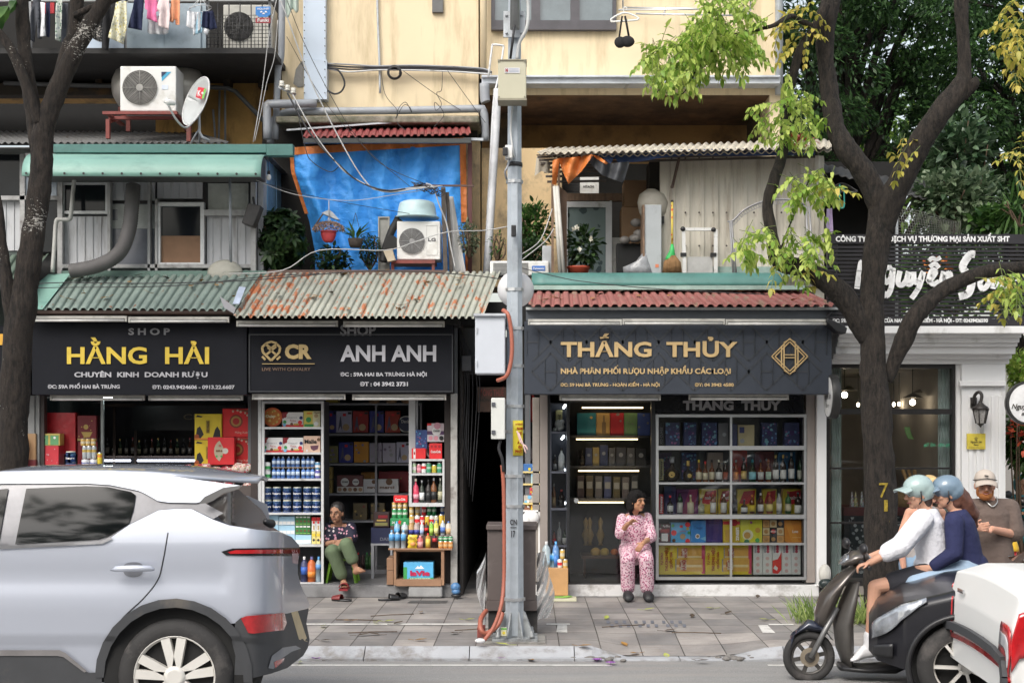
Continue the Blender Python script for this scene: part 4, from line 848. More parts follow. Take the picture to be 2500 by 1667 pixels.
for i,(dy,r,l)in enumerate(((0,.010,"topmost grey cable of the bundle clipped along the cream wall"),(4,.012,"thick black cable of the bundle along the cream wall"),(8,.010,"lowest black cable of the bundle along the cream wall"),(12,.011,"pale cable under the black bundle on the cream wall"))):
 wi(l,[(798,156+dy,17.0),(850,158+dy+2*i,17.0),(920,162+dy*.8,17.0),(1000,160+dy,17.0),(1100,163+dy,17.0),(1176,168+dy,16.95),(1200,176+dy*.4,16.9)],r,(pvc,cable_b,cable_b,alu_w)[i])
wi("black cable hanging in a wide loop beside the duct",[(800,166,16.98),(825,172,16.96),(841,200,16.96),(835,222,16.96),(818,230,16.96),(800,222,16.98)],.012)
wi("coil of spare black cable on the cream wall",[(963+18*cos(a*.5)*(1-.006*a),177+18*sin(a*.5)*(1-.006*a),16.98-.0006*a)for a in range(52)],.006,k=2)
wi("fine tangled wire dangling over the grey drain pipe",[(930,170,17.0),(940,230,16.8),(970,270,16.75),(966,290,16.75),(985,258,16.75),(1000,262,16.75),(1005,275,16.75),(990,250,16.75),(972,268,16.75),(970,300,16.75),(990,318,16.6)],.004)
wi("second fine wire curling before the mossy ledge",[(1080,175,17.0),(1078,220,16.8),(1066,228,16.8),(1078,255,16.75),(1064,270,16.75),(1062,250,16.75),(1084,280,16.75),(1060,310,16.6)],.004)
wi("long thin stay wire slanting right on the cream wall",[(985,174,17.0),(1060,228,16.9),(1125,270,16.8)],.004)
wi("thin black wire from the cable bundle down to the elbow pipe",[(1092,172,17.0),(1130,225,16.9),(1185,300,16.7)],.004)
t=tng("insulators","cluster of white porcelain insulators at the corner of the cream building","insulators",P(705,225,16.3))
for a,b in((688,205),(702,215),(716,222)):B=MB();B.la(P(a,b,16.3),[(.03,-.035),(.035,-.02),(.024,-.01),(.035,0),(.024,.01),(.03,.03)],10);B.bld("insulator",M("porcelain",(.66,.64,.58),.35),t)
B=MB();B.bar(P(680,212,16.36),P(722,232,16.36),.03);B.bld("bracket",steel,t)
wi("tangle of black wires twisted round the top of the wooden post",[(1012+12*sin(a*2.3)+a*1.6,452+9*cos(a*1.7)+a*.5,15.88+.04*sin(a))for a in range(44)],.0045,k=3)
wi("white wires spilling down the wooden post",[(1040,448,15.9),(1058,458,15.9),(1072,500,15.9),(1090,545,15.95),(1100,600,15.95),(1112,655,15.95)],.009,cable_w)
B=MB();B.grid(lambda u,v:P(697+u*32,-20+60*v-18*u*v+8*sin(u*9)*v,16.5+.03*sin(u*14)),12,10);tag(B.bld("ragged_netting",M("green_white_netting",(.42,.50,.45),.8),rcl=False,solid=.004),"ragged pale green netting corner at the top of the cream wall","netting")
#   BAKERY BUILDING ON THE RIGHT
bk=tng("corner_bakery","white corner shop with classical cornice and a large black framed window","building",P(2240,1450,15.8))
wh=M("white_stucco",(.72,.72,.72),.7,var=.03,sc=2,bump=.1,bs=80,di=(.45,.44,.42),da=.22,ds=3,stretch=(1,1,.5))
B=MB()
def cornice(y0,y1,D):B.box(X(2030,15.5),X(2480,15.3),D,17.0,Z(y1,D),Z(y0,D))
for(a,b,D)in((796,814,15.0),(814,824,15.12),(824,836,15.18),(836,846,15.24),(846,864,15.30),(864,876,15.42),(876,888,15.5)):cornice(a,b,D)
B.bld("cornice",wh,bk,bev=.008)
B=MB();B.pb(2348,888,2455,1470,15.5,.9)
for a in(2366,2384,2402,2420,2438):B.pb(a,966,a+9,1460,15.48,.02)
B.pb(2344,930,2456,942,15.44,.06);B.pb(2335,880,2348,1470,15.56,.2);B.bld("pilaster",wh,bk,bev=.004);B=MB();B.pb(1995,960,2018,1430,15.55,.3);B.pb(2000,880,2030,1000,15.6,.3);B.bld("pilaster",wh,bk,bev=.004)
B=MB();B.box(X(2330,15.8),X(2455,15.5),15.9,22,0,3.0);B.box(X(2010,15.8),X(2455,15.5),19.5,19.7,0,2.7);B.box(X(2000,15.8),X(2010,15.8),15.9,19.7,0,2.7);B.box(X(2010,15.8),X(2330,15.5),15.9,19.6,2.6,2.7);B.bld("wall",M("dim_interior_wall",(.46,.42,.37),.9,var=.2,sc=1),bk)
B=MB();B.box(X(2010,15.8),X(2455,15.5),15.6,19.6,.02,.12);B.bld("floor",M("bakery_floor",(.2,.18,.16),.5),bk)
fr=MB();frame(fr,2014,887,2337,1430,15.6,.1,12)
for(b,d)in((998,1011),(1141,1145),(1274,1278)):fr.pb(2026,b,2325,d,15.61,.07)
fr=fr.bld("window",M("black_window_frame",(.018,.016,.016),.35),bk);B=MB();B.pb(2026,899,2325,1418,15.66,.008);B.bld("pane",glass,fr)
B=MB()
for(a,c)in((2028,2054),(2290,2325)):B.grid(lambda u,v:P(a+(c-a)*u,899+520*v,15.85+.03*sin(u*30)),40,2)
B.bld("curtain",M("pale_green_curtain",(.70,.78,.76),.8),bk,rcl=False)
t=tng("cake_counter","low dark bakery counter with white scroll pattern behind the glass","counter",P(2150,1420,16.6));B=MB();B.pb(2060,1255,2330,1440,16.5,.6);B.bld("body",M("counter_black",(.03,.035,.04),.4),t)
B=MB();B.pb(2073,1262,2330,1430,16.49,.008);sc_=FLORAL("scroll_panel",(.035,.045,.05),[(.40,.44,.45),(.30,.34,.35)],16,.3);B.bld("scroll_panel",sc_,t);B=MB();B.pb(2060,1238,2330,1258,16.45,.65);B.bld("top",M("counter_maroon",(.12,.03,.03),.4),t)
bulb=EM("warm_bulb",(1,.84,.62),16)
for i,(a,b,D,shade,l)in enumerate(((2062,964,16.5,(2052,2092),"lit globe bulb under a flat shade at the left end of the bakery window"),(2228,982,16.8,(2202,2256),"lit globe bulb with the widest black shade nearest the trunk"),(2253,970,17.2,(2225,2280),"lit globe bulb between two others in the bakery window"),(2279,966,17.5,(2252,2295),"lit globe bulb furthest right in the bakery window"),(2095,988,17.8,None,"small bare lit bulb just left of the trunk"),(2182,987,17.9,None,"small bare lit bulb just right of the trunk"),(2195,986,18.0,None,"second small bare lit bulb right of the trunk"))):
 t=tng("pendant_lamp",l,"lamp",P(a,b,D));B=MB();r=.036 if shade else .018;B.ell(P(a,b,D),(r,r,r*(1 if shade else 1.5)));B.bld("bulb",bulb,t)
 B=MB();B.tube([P(a,b,D)+Vc((0,0,r)),P(a,895,D)],.005,5);B.bld("cord",cable_b,t)
 if shade:B=MB();B.la(P((shade[0]+shade[1])/2,b-11,D),[((shade[1]-shade[0])/2/FPX*D,0),(.03,.05),(.02,.055)],20);B.bld("shade",M("shade_bronze",(.10,.08,.06),.4),t)
for i in range(3):
 B=MB();a=2080+i*9+(i==2)*6;B.la(P(a,1240,16.6),[(.035,0),(.002,.20)],12);tag(B.bld("party_hat",FLORAL("party_paper_%d"%i,((.7,.72,.75),(.75,.70,.4),(.7,.72,.75))[i],[(.1,.3,.6),(.6,.1,.1),(.1,.5,.2)],60)),("white party hat","yellow party hat","striped party hat")[i]+" on the bakery counter behind the glass, "+("leftmost","middle","rightmost")[i]+" of three","party hat")
B=MB()
for a in(0,1,2):B.cap(P(2222+a*8,1190,16.6),.03,P(2205+a*14,1150,16.6),.022)
tag(B.bld("baguettes",M("bread_crust",(.50,.30,.12),.7,var=.2)),"upright baguettes behind the bakery glass right of the trunk","bread")
B=MB();B.la(P(2215,1240,16.6),[(.13,0),(.17,.2),(.16,.2)],20);tag(B.bld("bread_basket",M("wicker",(.40,.27,.13),.9,bump=1.2,bs=40,var=.3)),"wicker bread basket behind the bakery glass","basket")
B=MB();B.grid(lambda u,v:P(2208+u*14+10*v*v,1042+30*v,16.4),4,6);tag(B.bld("banner",M("lime_banner",(.25,.48,.16),.7),rcl=False,solid=.005),"small lime green pennant behind the bakery glass","pennant")
B=MB();o=tng("window_lettering","faint green mirrored lettering on the bakery glass","lettering",P(2290,1090,15.655));text("yâT ồH - iộN àH",2255,2318,1081,1090,15.655,M("green_letter",(.05,.42,.22),.5),o,.0,.002)
t=tng("wall_lantern","black wall lantern with seeded glass on the white pilaster","lantern",P(2392,1037,15.35));lm=M("lantern_black",(.028,.024,.022),.5,bump=.3)
B=MB();B.pb(2370,970,2385,995,15.46,.03);B.tube(spl(PP([(2376,985,15.44),(2380,965,15.4),(2390,957,15.36),(2397,965,15.34),(2394,982,15.34)]),4),.018,8);B.bld("bracket",lm,t)
q=P(2394,1000,15.32);B=MB();B.la(q,[(.10,0),(.085,.03),(.04,.06),(.02,.085),(.03,.095)],6);B.la(q+Vc((0,0,-.165)),[(.005,-.03),(.012,-.015),(.03,0),(.05,.02)],6);
for k in range(6):a=k*pi/3;B.tube([q+Vc((.085*cos(a),.085*sin(a),0)),q+Vc((.052*cos(a),.052*sin(a),-.15))],.007,5)
B.bld("frame",lm,t);B=MB();B.la(q,[(.05,-.15),(.08,0)],6,sm=False);B.bld("pane",M("seeded_glass",(.28,.27,.26),.2,var=.4,sc=60),t)
t=tng("plaque","small yellow bakery plaque on the fluted pilaster","plaque",P(2382,1096,15.46));B=MB();B.pb(2361,1058,2406,1096,15.46,.02);B.bld("plate",M("plaque_yellow",(.62,.50,.06),.5),t);ink=M("dark_ink",(.03,.025,.02),.6)
text("Nguyễn Sơn",2369,2397,1075,1081,15.46,ink,t,.0,.002,shear=.3);text("Bakery",2377,2389,1083,1087,15.46,ink,t,0,.002,shear=.3);text("59A HAI BÀ TRƯNG - HÀ NỘI",2365,2403,1091,1093,15.46,ink,t,0,.001);B=MB()
for k in range(5):a=pi/2+k*2*pi/5;B.pprism([(2383+2*cos(a+.6),1071-2*sin(a+.6)),(2383+6*cos(a),1071-6*sin(a)),(2383+2*cos(a-.6),1071-2*sin(a-.6))],15.457,.002)
B.bld("emblem",ink,t)
t=tng("round_sign","white round bakery sign seen edge on beside the right shop front","sign",P(2030,1022,15.0));yv=15.05;B=MB();B.la((X(2032,yv),yv,Z(968,yv)),[(.235,-.045),(.24,-.03),(.24,.03),(.235,.045)],40,'X');B.bld("disc",M("sign_rim_black",(.03,.03,.03),.4),t)
for s_ in(-1,1):B=MB();B.la((X(2032,yv)+s_*.047,yv,Z(968,yv)),[(.215,-.003),(.215,.003)],40,'X');B.bld("face",M("sign_face_white",(.74,.74,.74),.4),t)
B=MB();B.tube(PP([(2008,960,15.5),(2022,965,15.25)]),.02,6);B.bld("bracket",lm,t)
sf=X(2032,yv)-.051
def sidemap(p):return Vc((sf,yv-(p.x-X(2032,yv)),p.z))
text("Nguyễn Sơn",1998,2066,958,974,yv,ink,t,.01,.004,shear=.3,xf=sidemap);text("Bakery",2015,2050,984,994,yv,ink,t,.0,.004,shear=.3,xf=sidemap)
t=tng("round_sign","large white round bakery sign with black rim at the right edge","sign",P(2510,1036,15.0));B=MB();q=P(2512,984,15.0);B.la(q,[(.235,0),(.24,.02),(.235,.09)],48,'Y');B.bld("rim",M("sign_rim_black",(.03,.03,.03),.4),t);B=MB();B.la(q,[(.212,-.004),(.212,.004)],48,'Y');B.bld("face",MATS["sign_face_white"],t)
text("Nguyễn Sơn",2469,2552,985,998,15.0,ink,t,.012,.004,shear=.3,gap=.006);text("Bakery",2493,2530,1006,1014,15.0,ink,t,.0,.004,shear=.3,gap=.006)
t=tng("slatted_fence","black slatted balustrade with white lettering on top of the bakery","fence",P(2260,796,15.0));sm=M("slat_black",(.020,.018,.022),.45)
B=MB()
for i in range(24):B.pb(2020,572+i*9.5,2560,577.6+i*9.5,15.02,.03)
B.pb(2020,572,2560,595,15.01,.03);B.pb(2020,778,2560,796,15.01,.03);B.bld("slats",sm,t)
for a in(2020,2452,2552):B=MB();B.pb(a,570,a+11,798,15.055,.05);B.bld("post",sm,t)
B=MB()
for i in range(14):B.pb(2027,577.4+i*9.5,2045,583+i*9.5,15.09,.02)
B.bld("white_panel",white_p,t)
lt=M("letter_white",(.80,.80,.80),.5)
text("CÔNG TY TNHH DỊCH VỤ THƯƠNG MẠI SẢN XUẤT SHT",2040,2464,577,590,15.01,lt,t,.035,.01);text("ĐC: 59A HAI BÀ TRƯNG - CỬA NAM - HOÀN KIẾM - HÀ NỘI - ĐT: 02439426590",2032,2411,778,787,15.01,lt,t,.035,.01)
B=MB();lw=.033
def stroke(pts,r=lw,k=6):
 sp=spl(PP([(a,b,14.96)for a,b in pts]),k);n=len(sp)
 for i in range(n-1):
  B.bar(sp[i],sp[i+1]+(sp[i+1]-sp[i])*.35,.02,r*1.65)
stroke([(2092,705),(2097,668),(2103,640),(2112,650),(2125,690),(2138,705),(2146,660)])
stroke([(2176,653),(2160,656),(2156,675),(2163,690),(2174,680),(2180,655),(2176,700),(2166,722),(2158,715)])
stroke([(2197,662),(2192,688),(2200,697),(2212,685),(2218,664),(2214,690),(2222,694),(2230,680)])
stroke([(2230,664),(2232,684),(2242,690),(2254,664),(2244,700),(2226,728)])
stroke([(2262,688),(2274,680),(2284,664),(2276,660),(2268,680),(2278,694),(2292,688)])
stroke([(2296,698),(2304,664),(2301,692),(2314,668),(2320,672),(2320,692),(2332,690)])
stroke([(2270,652),(2282,644),(2292,654)],.028);stroke([(2268,637),(2276,630),(2285,634),(2296,629)],.026)
B.bld("script_lettering",lt,t);B=MB()
stroke([(2380,622),(2368,622),(2352,645),(2352,658),(2366,672),(2372,690),(2364,716),(2342,724)],.048)
stroke([(2404,672),(2392,690),(2398,706),(2412,694),(2410,676),(2396,678)]);stroke([(2424,705),(2430,672),(2428,698),(2442,674),(2448,700),(2458,694)])
B.bld("script_lettering",lt,t)
B=MB();B.box(X(2014,15.3),X(2560,15.3),15.1,17.6,Z(797,15.1),Z(794,15.1));tag(B.bld("terrace_floor",conc),None,None);o=bpy.data.objects["terrace_floor"];o.parent=bk;o.location=o.location-Vc(bk["_o"])
t=tng("terrace_lean_to","dark lean-to shelter with a black sloping roof behind the balustrade","shelter",P(2150,790,17.2));B=MB();B.pb(2014,395,2200,790,17.3,.1);B.bld("wall",M("lean_to_black",(.015,.014,.014),.9),t)
corr(P(2010,398,17.6),P(2330,455,17.6),P(2010,420,16.4),P(2260,490,16.4),14,.02,False).bld("roof",M("dark_grey_roof",(.05,.05,.05),.6),t,solid=.01);B=MB();B.pb(2188,500,2193,790,16.4,.05);B.bld("post",steel,t)
B=MB();B.pb(1990,385,2012,790,16.38,.4);B.bld("end_wall",cor,t)
t=tng("wire_netting","sagging wire netting stretched right of the trunk above the balustrade","netting",P(2250,570,16.4));B=MB()
for i in range(26):B.tube(spl([P(2190+i*6,500+i*2+4*sin(i),16.3),P(2196+i*6,540,16.25),P(2205+i*5.5,572,16.3)],2),.0025,4,cap=False);
for i in range(10):B.tube(spl([P(2190,505+i*7,16.3),P(2270,522+i*6,16.25),P(2340,545+i*3,16.3)],3),.0025,4,cap=False)
B.bld("mesh",M("net_grey",(.20,.20,.18),.6),t)
t=tng("hanger_bunch","bunch of empty clothes hangers, one turquoise, under the dark lean-to","hangers",P(2055,508,16.5));B=MB()
for k in range(4):B.tube(spl(PP([(2020+k*5,468-2*k,16.5+.03*k),(2025+k*5,463,16.5+.03*k),(2055,447+k,16.5+.03*k),(2086-k*3,462,16.5+.03*k),(2089-k*4,468+k,16.5+.03*k),(2020+k*5,468-2*k,16.5+.03*k)]),4),.008,5)
B.bld("wire_hanger",M("hanger_dark",(.12,.12,.12),.5),t);B=MB();B.tube(spl(PP([(2050,450,16.45),(2050,500,16.45),(2056,508,16.45),(2061,500,16.45),(2060,455,16.45)]),4),.009,6);B.bld("turquoise_hanger",M("turquoise_plastic",(.05,.38,.33),.4),t)
ga("lilac towel hanging at the edge of the shed and the lean-to",[(2019,510),(2031,508),(2034,570),(2015,572)],16.5,"lilac","towel","towel",.3)
#   THE THREE SHOPS
D0=15.6
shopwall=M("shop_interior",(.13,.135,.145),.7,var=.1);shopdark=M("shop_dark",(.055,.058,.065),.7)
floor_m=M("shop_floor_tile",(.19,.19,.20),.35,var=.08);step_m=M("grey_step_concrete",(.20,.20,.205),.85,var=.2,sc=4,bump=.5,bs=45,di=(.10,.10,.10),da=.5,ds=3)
FZ=.137
def shop(name,label,a,c,backD=17.7,wall=shopwall,step=step_m,stepD=15.52):
 x0,x1=X(a,D0),X(c,D0);t=tng(name,label,"shop",((x0+x1)/2,16.6,0))
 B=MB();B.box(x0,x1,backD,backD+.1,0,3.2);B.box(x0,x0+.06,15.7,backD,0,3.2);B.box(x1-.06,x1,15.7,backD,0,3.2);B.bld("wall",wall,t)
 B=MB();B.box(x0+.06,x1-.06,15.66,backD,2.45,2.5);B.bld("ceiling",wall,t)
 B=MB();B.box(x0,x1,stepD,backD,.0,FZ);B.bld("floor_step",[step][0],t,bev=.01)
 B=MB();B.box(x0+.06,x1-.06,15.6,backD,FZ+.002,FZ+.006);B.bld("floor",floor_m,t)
 return t
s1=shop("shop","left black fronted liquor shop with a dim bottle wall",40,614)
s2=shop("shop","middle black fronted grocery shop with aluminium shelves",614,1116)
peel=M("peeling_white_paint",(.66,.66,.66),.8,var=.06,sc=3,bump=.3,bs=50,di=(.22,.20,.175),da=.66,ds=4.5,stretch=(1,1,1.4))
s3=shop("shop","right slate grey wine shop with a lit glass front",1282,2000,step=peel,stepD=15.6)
ax0,ax1=X(1116,D0),X(1282,D0);al=tng("alley_passage","narrow dark passage between the middle and the right shop","passage",((ax0+ax1)/2,18,0))
B=MB();B.box(ax0+.02,ax0+.06,15.75,23,0,3.4);B.box(ax1-.06,ax1-.02,15.75,23,0,3.4);B.box(ax0,ax1,23,23.1,0,3.4);B.box(ax0+.06,ax1-.06,15.9,23,2.5,2.6);B.bld("wall",M("alley_brick",(.045,.04,.038),.9,bump=.7,bs=20,di=(.1,.08,.07),da=.4),al)
B=MB();B.pb(1166,945,1235,1005,15.9,.06);B.bld("lintel_board",M("brown_sign_board",(.10,.06,.045),.8,di=(.05,.04,.035),da=.4),al);text("ĐÔNG THUẾ",1172,1230,950,966,15.9,M("faded_red",(.22,.06,.05),.7),al,.02,.003);text("PHÒNG THUẾ",1168,1230,972,980,15.9,ink,al,.02,.003)
B=MB()
for i in range(9):B.tube(spl([P(1122+i*4,800+i*9,15.7),P(1126+i*5+6*sin(i),950,15.72),P(1121+i*4,1080+i*18,15.75)],4),.006,5)
tag(B.bld("meter_wiring",cable_b),"bundle of black meter wires down the passage wall","cables")
B=MB();B.pb(1127,868,1150,905,15.66,.1);tag(B.bld("meter_box",M("dark_meter_box",(.09,.09,.10),.4),bev=.005),"small dark electricity meter box at the passage entrance","box")
colm=M("pitted_white_column",(.42,.41,.39),.85,var=.15,sc=8,bump=.6,bs=40,di=(.12,.10,.09),da=.4,ds=6)
def jamb(t,spec,m,nm="column"):
 for q in spec:B=MB();B.pb(*q);B.bld(nm,m,t,bev=.004)
jamb(s1,((68,940,84,1440,15.62,.15),(86,960,96,1440,15.64,.12)),M("grey_jamb",(.28,.29,.29),.6,di=(.15,.15,.15),da=.4));jamb(s1,((98,960,108,1440,15.66,.1),(612,960,629,1430,15.62,.2)),M("dark_brown_jamb",(.04,.03,.028),.5))
jamb(s2,((629,965,638,1430,15.63,.1),),alu_w);jamb(s2,((1085,965,1100,1430,15.66,.2),),M("dark_brown_jamb",(.04,.03,.028),.5));jamb(s2,((1100,960,1116,1440,15.58,.14),),colm)
jamb(s3,((1318,962,1337,1420,15.62,.15),(1968,962,1990,1422,15.62,.15)),M("taupe_jamb",(.27,.235,.215),.6,var=.05));jamb(s3,((1337,962,1343,1420,15.63,.12),(1384,975,1391,1420,15.60,.1),(1590,970,1600,1420,15.6,.1),(1391,968,1590,978,15.61,.08),(1960,1000,1967,1420,15.63,.1)),M("black_alu",(.02,.021,.023),.35));jamb(s3,((1300,970,1317,1420,15.66,.1),),M("beige_jamb",(.30,.27,.24),.7,di=(.18,.15,.13),da=.4))
r1=corr(P(152,676,16.0),P(644,664,16.0),P(100,757,14.9),P(578,760,14.9),23,.028);r1.bld("roof",roofA_m,s1,solid=.004)
corr(P(640,668,16.0),P(1222,668,16.0),P(570,776,14.75),P(1180,778,14.75),36,.028,nv=6).bld("roof",roofB_m,s2,solid=.004)
corr(P(1298,706,15.75),P(1960,714,15.75),P(1290,749,14.9),P(2040,749,14.9),32,.028,nv=3).bld("roof",roofR_m,s3,solid=.004)
corr(P(-300,625,16.0),P(120,625,16.0),P(-300,700,14.9),P(60,700,14.9),20,.028).bld("roof",M("dark_green_roof",(.10,.14,.11),.6,di=(.12,.06,.04),da=.5),s1,solid=.004)
B=MB();B.add([P(118,670,15.85),P(172,668,15.85),P(104,755,14.86),P(84,755,14.86),P(20,752,14.86)],[(0,1,2,3,4)]);B.bld("flashing_sheet",mint,s1,solid=.006)
B=MB();B.pb(150,661,650,676,15.9,.12);B.bld("ridge_flashing",M("dull_green_flashing",(.12,.20,.17),.6,di=(.07,.1,.09),da=.4),s1)
B=MB();B.pb(655,659,1088,671,15.95,.12);B.bld("ridge_flashing",M("brown_flashing",(.12,.075,.06),.6,var=.2),s2)
B=MB();B.pb(82,757,566,764,14.95,.3);B.bld("eave_board",M("eave_brown",(.20,.14,.12),.6),s1)
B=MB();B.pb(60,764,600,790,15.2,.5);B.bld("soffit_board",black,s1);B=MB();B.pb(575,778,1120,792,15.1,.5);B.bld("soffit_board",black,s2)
B=MB();B.prism([(X(a,14.8),Z(b,14.8))for a,b in((538,724),(577,752),(572,766),(548,752))],14.78,14.79);tag(B.bld("loose_flashing",M("loose_grey_sheet",(.28,.28,.30),.45)),"bent loose grey metal sheet between the two left roofs","sheet")
B=MB();B.add([P(584,700,15.2),P(600,702,15.2),P(584,742,14.82),P(568,742,14.82)],[(0,1,2,3)]);tag(B.bld("repair_strip",M("silver_blue_tape",(.42,.48,.60),.35),rcl=False,solid=.006),"shiny silver repair strip on the left end of the rusty roof","strip")
def curve_gut(u,v):
 a=v*1.35;return P(1298+(1905-1298)*u,667,15.72)+Vc((0,-.16*sin(a),-.155*(1-cos(a))*1.25))
B=MB();B.grid(curve_gut,20,8);B.bld("gutter",teal,s3,rcl=False,solid=.01)
B=MB();B.pb(1300,697,1965,707,15.5,.2);B.bld("gutter_lip",M("pale_teal_lip",(.30,.42,.38),.5),s3)
B=MB();B.pb(1284,750,2046,756,14.98,.4);B.bld("eave_trim",M("pale_trim",(.40,.42,.42),.5),s3);B=MB();B.pb(1284,756,2044,783,15.05,.5);B.bld("fascia",M("slate_fascia",(.075,.085,.10),.5,var=.08),s3)
B=MB();B.box(X(40,D0),X(2000,D0),15.62,16.2,3.05,3.3);B.bld("lintel",black,s2)
sg_b=M("sign_black_panel",(.012,.013,.017),.5,var=.1,sc=3,spec=.1)
g1=tng("shop_sign","black sign with yellow letters over the left liquor shop","sign",P(340,964,15.2));B=MB();B.pb(78,786,603,964,15.12,.3);B.bld("board",sg_b,g1,bev=.008)
sgr=M("sign_grey_letter",(.40,.40,.43),.5);ylw=M("sign_gold_yellow",(.58,.42,.045),.45,var=.1);dgr=M("sign_dim_letter",(.20,.20,.21),.5)
text("S H O P",314,415,801,817,15.12,dgr,g1,.03);text("HẰNG  HẢI",164,511,846,887,15.12,ylw,g1,.025,.008);text("CHUYÊN  KINH  DOANH RƯỢU",182,507,908,920,15.12,sgr,g1,.03)
text("ĐC: 59A PHỐ HAI BÀ TRƯNG",117,293,939,948,15.12,sgr,g1,.03);text("ĐT: 0243.9424606 - 0913.22.6607",372,573,940,949,15.12,sgr,g1,.03)
g2=tng("shop_sign","black sign with grey letters and gold crest over the middle shop","sign",P(855,962,15.15));B=MB();B.pb(607,790,1106,960,15.14,.3);B.bld("board",sg_b,g2,bev=.008)
frame_m=M("sign_black_trim",(.035,.037,.042),.35);B=MB();frame(B,607,815,1106,957,15.13,.012,3);B.bld("trim",frame_m,g2)
text("SHOP",831,918,793,818,15.14,dgr,g2,.03);text("ANH ANH",831,1065,842,881,15.14,sgr,g2,.03,.008);text("ĐC : 59A HAI BA TRƯNG HÀ NỘI",831,1042,909,918,15.14,sgr,g2,.035);text("ĐT : 04 3942 3731",879,996,932,942,15.14,sgr,g2,.035)
gold=M("dull_gold",(.42,.31,.14),.45,.2,var=.1)
text("CR",696,761,841,874,15.14,gold,g2,.05,.01);text("LIVE WITH CHIVALRY",640,758,897,905,15.14,M("faint_gold",(.17,.11,.075),.6),g2,0)
B=MB();D=15.125
def seg(p,q,w_,DD=D):B.bar(P(p[0],p[1],DD),P(q[0],q[1],DD),.014,w_/FPX*DD)
seg((640,888),(768,888),1.6)
hrt=[(662,880),(642,860),(640,848),(648,840),(662,850),(676,840),(684,848),(682,860),(662,880)]
for p,q in zip(hrt,hrt[1:]):seg(p,q,5.5)
seg((650,866),(674,846),5);seg((654,848),(674,866),5)
for p,q in(((648,840),(650,838)),((650,838),(662,834)),((662,834),(676,838)),((640,870),(648,878)),((684,870),(676,878))):seg(p,q,5)
B.bld("crest",gold,g2)
g3=tng("shop_sign","slate grey sign with gold letters and diamond emblem over the right shop","sign",P(1655,962,15.1));slate=M("slate_sign_panel",(.045,.052,.066),.5,var=.06,spec=.15)
B=MB();B.pb(1280,784,2031,962,15.0,.35);B.bld("board",slate,g3,bev=.006)
gl2=M("bright_gold",(.56,.40,.20),.4,.15,var=.06)
text("THẮNG  THỦY",1369,1800,834,870,15.0,gl2,g3,.03,.014);text("NHÀ PHÂN PHỐI RƯỢU NHẬP KHẨU CÁC LOẠI",1369,1784,899,912,15.0,gl2,g3,.035);text("ĐC: 59 HAI BÀ TRƯNG - HOÀN KIẾM - HÀ NỘI",1368,1610,935,943,15.0,gl2,g3,.03);text("ĐT: 04 3942 4580",1696,1791,935,943,15.0,gl2,g3,.03)
B=MB()
for(a,b,c,d)in((-1,0,0,1),(0,1,1,0),(1,0,0,-1),(0,-1,-1,0)):
 for k in(44,36):seg((1928+a*k,870+b*k),(1928+c*k,870+d*k),2.6,14.985)
for s_ in(-1,1):
 seg((1928+s_*14,838),(1928+s_*14,902),2.6,14.98);seg((1928+s_*20,844),(1928+s_*20,896),2.2,14.98);seg((1928+s_*14,836),(1928,828),2.4,14.98);seg((1928+s_*14,904),(1928,912),2.4,14.98)
seg((1914,866),(1942,866),2.2,14.978);seg((1914,873),(1942,873),2.2,14.978);B.bld("emblem",gl2,g3)
B=MB()
for i in range(9):
 for j in range(2):
  cx=1300+i*88+44*(j%2);cy=835+j*72
  for(p,q)in(((-46,0),(0,-46)),((0,-46),(46,0)),((46,0),(0,46)),((0,46),(-46,0)),((-14,-30),(-14,30)),((14,-30),(14,30)),((-14,0),(14,0))):
   a,b=(cx+p[0],cy+p[1]),(cx+q[0],cy+q[1])
   if 1282<min(a[0],b[0])and max(a[0],b[0])<2028 and 786<min(a[1],b[1])and max(a[1],b[1])<960:B.bar(P(a[0],a[1],14.999),P(b[0],b[1],14.999),.006,5/FPX*15)
B.bld("lattice_relief",M("slate_relief",(.036,.040,.048),.4),g3)
h3=tng("header_sign","black glass header with grey letters above the right display case","sign",P(1780,1008,15.6));B=MB();B.pb(1600,966,1962,1008,15.56,.06);B.bld("board",M("black_glass_panel",(.012,.013,.016),.12),h3);text("THANG  THUY",1667,1907,978,1000,15.56,M("header_letter",(.26,.26,.27),.5),h3,.05,.004)
bat=M("lamp_batten",(.42,.41,.38),.5,di=(.22,.21,.19),da=.4,ds=5);tubm=M("tube_glass",(.62,.62,.60),.3)
def tubelight(label,a,c,b,D):
 t=tng("tube_light",label,"tube light",P((a+c)/2,b+9,D),"unlit tube lights");B=MB();B.pb(a,b,c,b+6.5,D,.05);B.bld("batten",bat,t)
 B=MB();B.tube([P(a+5,b+11,D+.02),P(c-5,b+11,D+.02)],.016,8);B.bld("tube",tubm,t);B=MB();B.pb(a,b+6.5,a+4,b+14,D,.04);B.pb(c-4,b+6.5,c,b+14,D,.04);B.bld("end_cap",bat,t)
for l,a,c,b,D in(("left tube light over the yellow lettered sign",75,309,771,14.95),("right tube light over the yellow lettered sign",313,559,773,14.95),("left tube light over the gold crest sign",577,824,783,14.95),("right tube light over the gold crest sign",838,1085,784,14.95),("left tube light over the slate sign",1289,1518,779,14.85),("middle tube light over the slate sign",1520,1770,778,14.85),("right tube light over the slate sign",1772,2018,779,14.85),("left tube light under the yellow lettered sign",122,352,963,15.2),("right tube light under the yellow lettered sign",362,592,963,15.2),("left tube light under the gold crest sign",615,843,961,15.2),("right tube light under the gold crest sign",860,1089,962,15.2),("tube light over the glass door under the slate sign",1366,1613,963,15.1),("tube light over the display case under the slate sign",1682,1926,962,15.1)):tubelight(l,a,c,b,D)
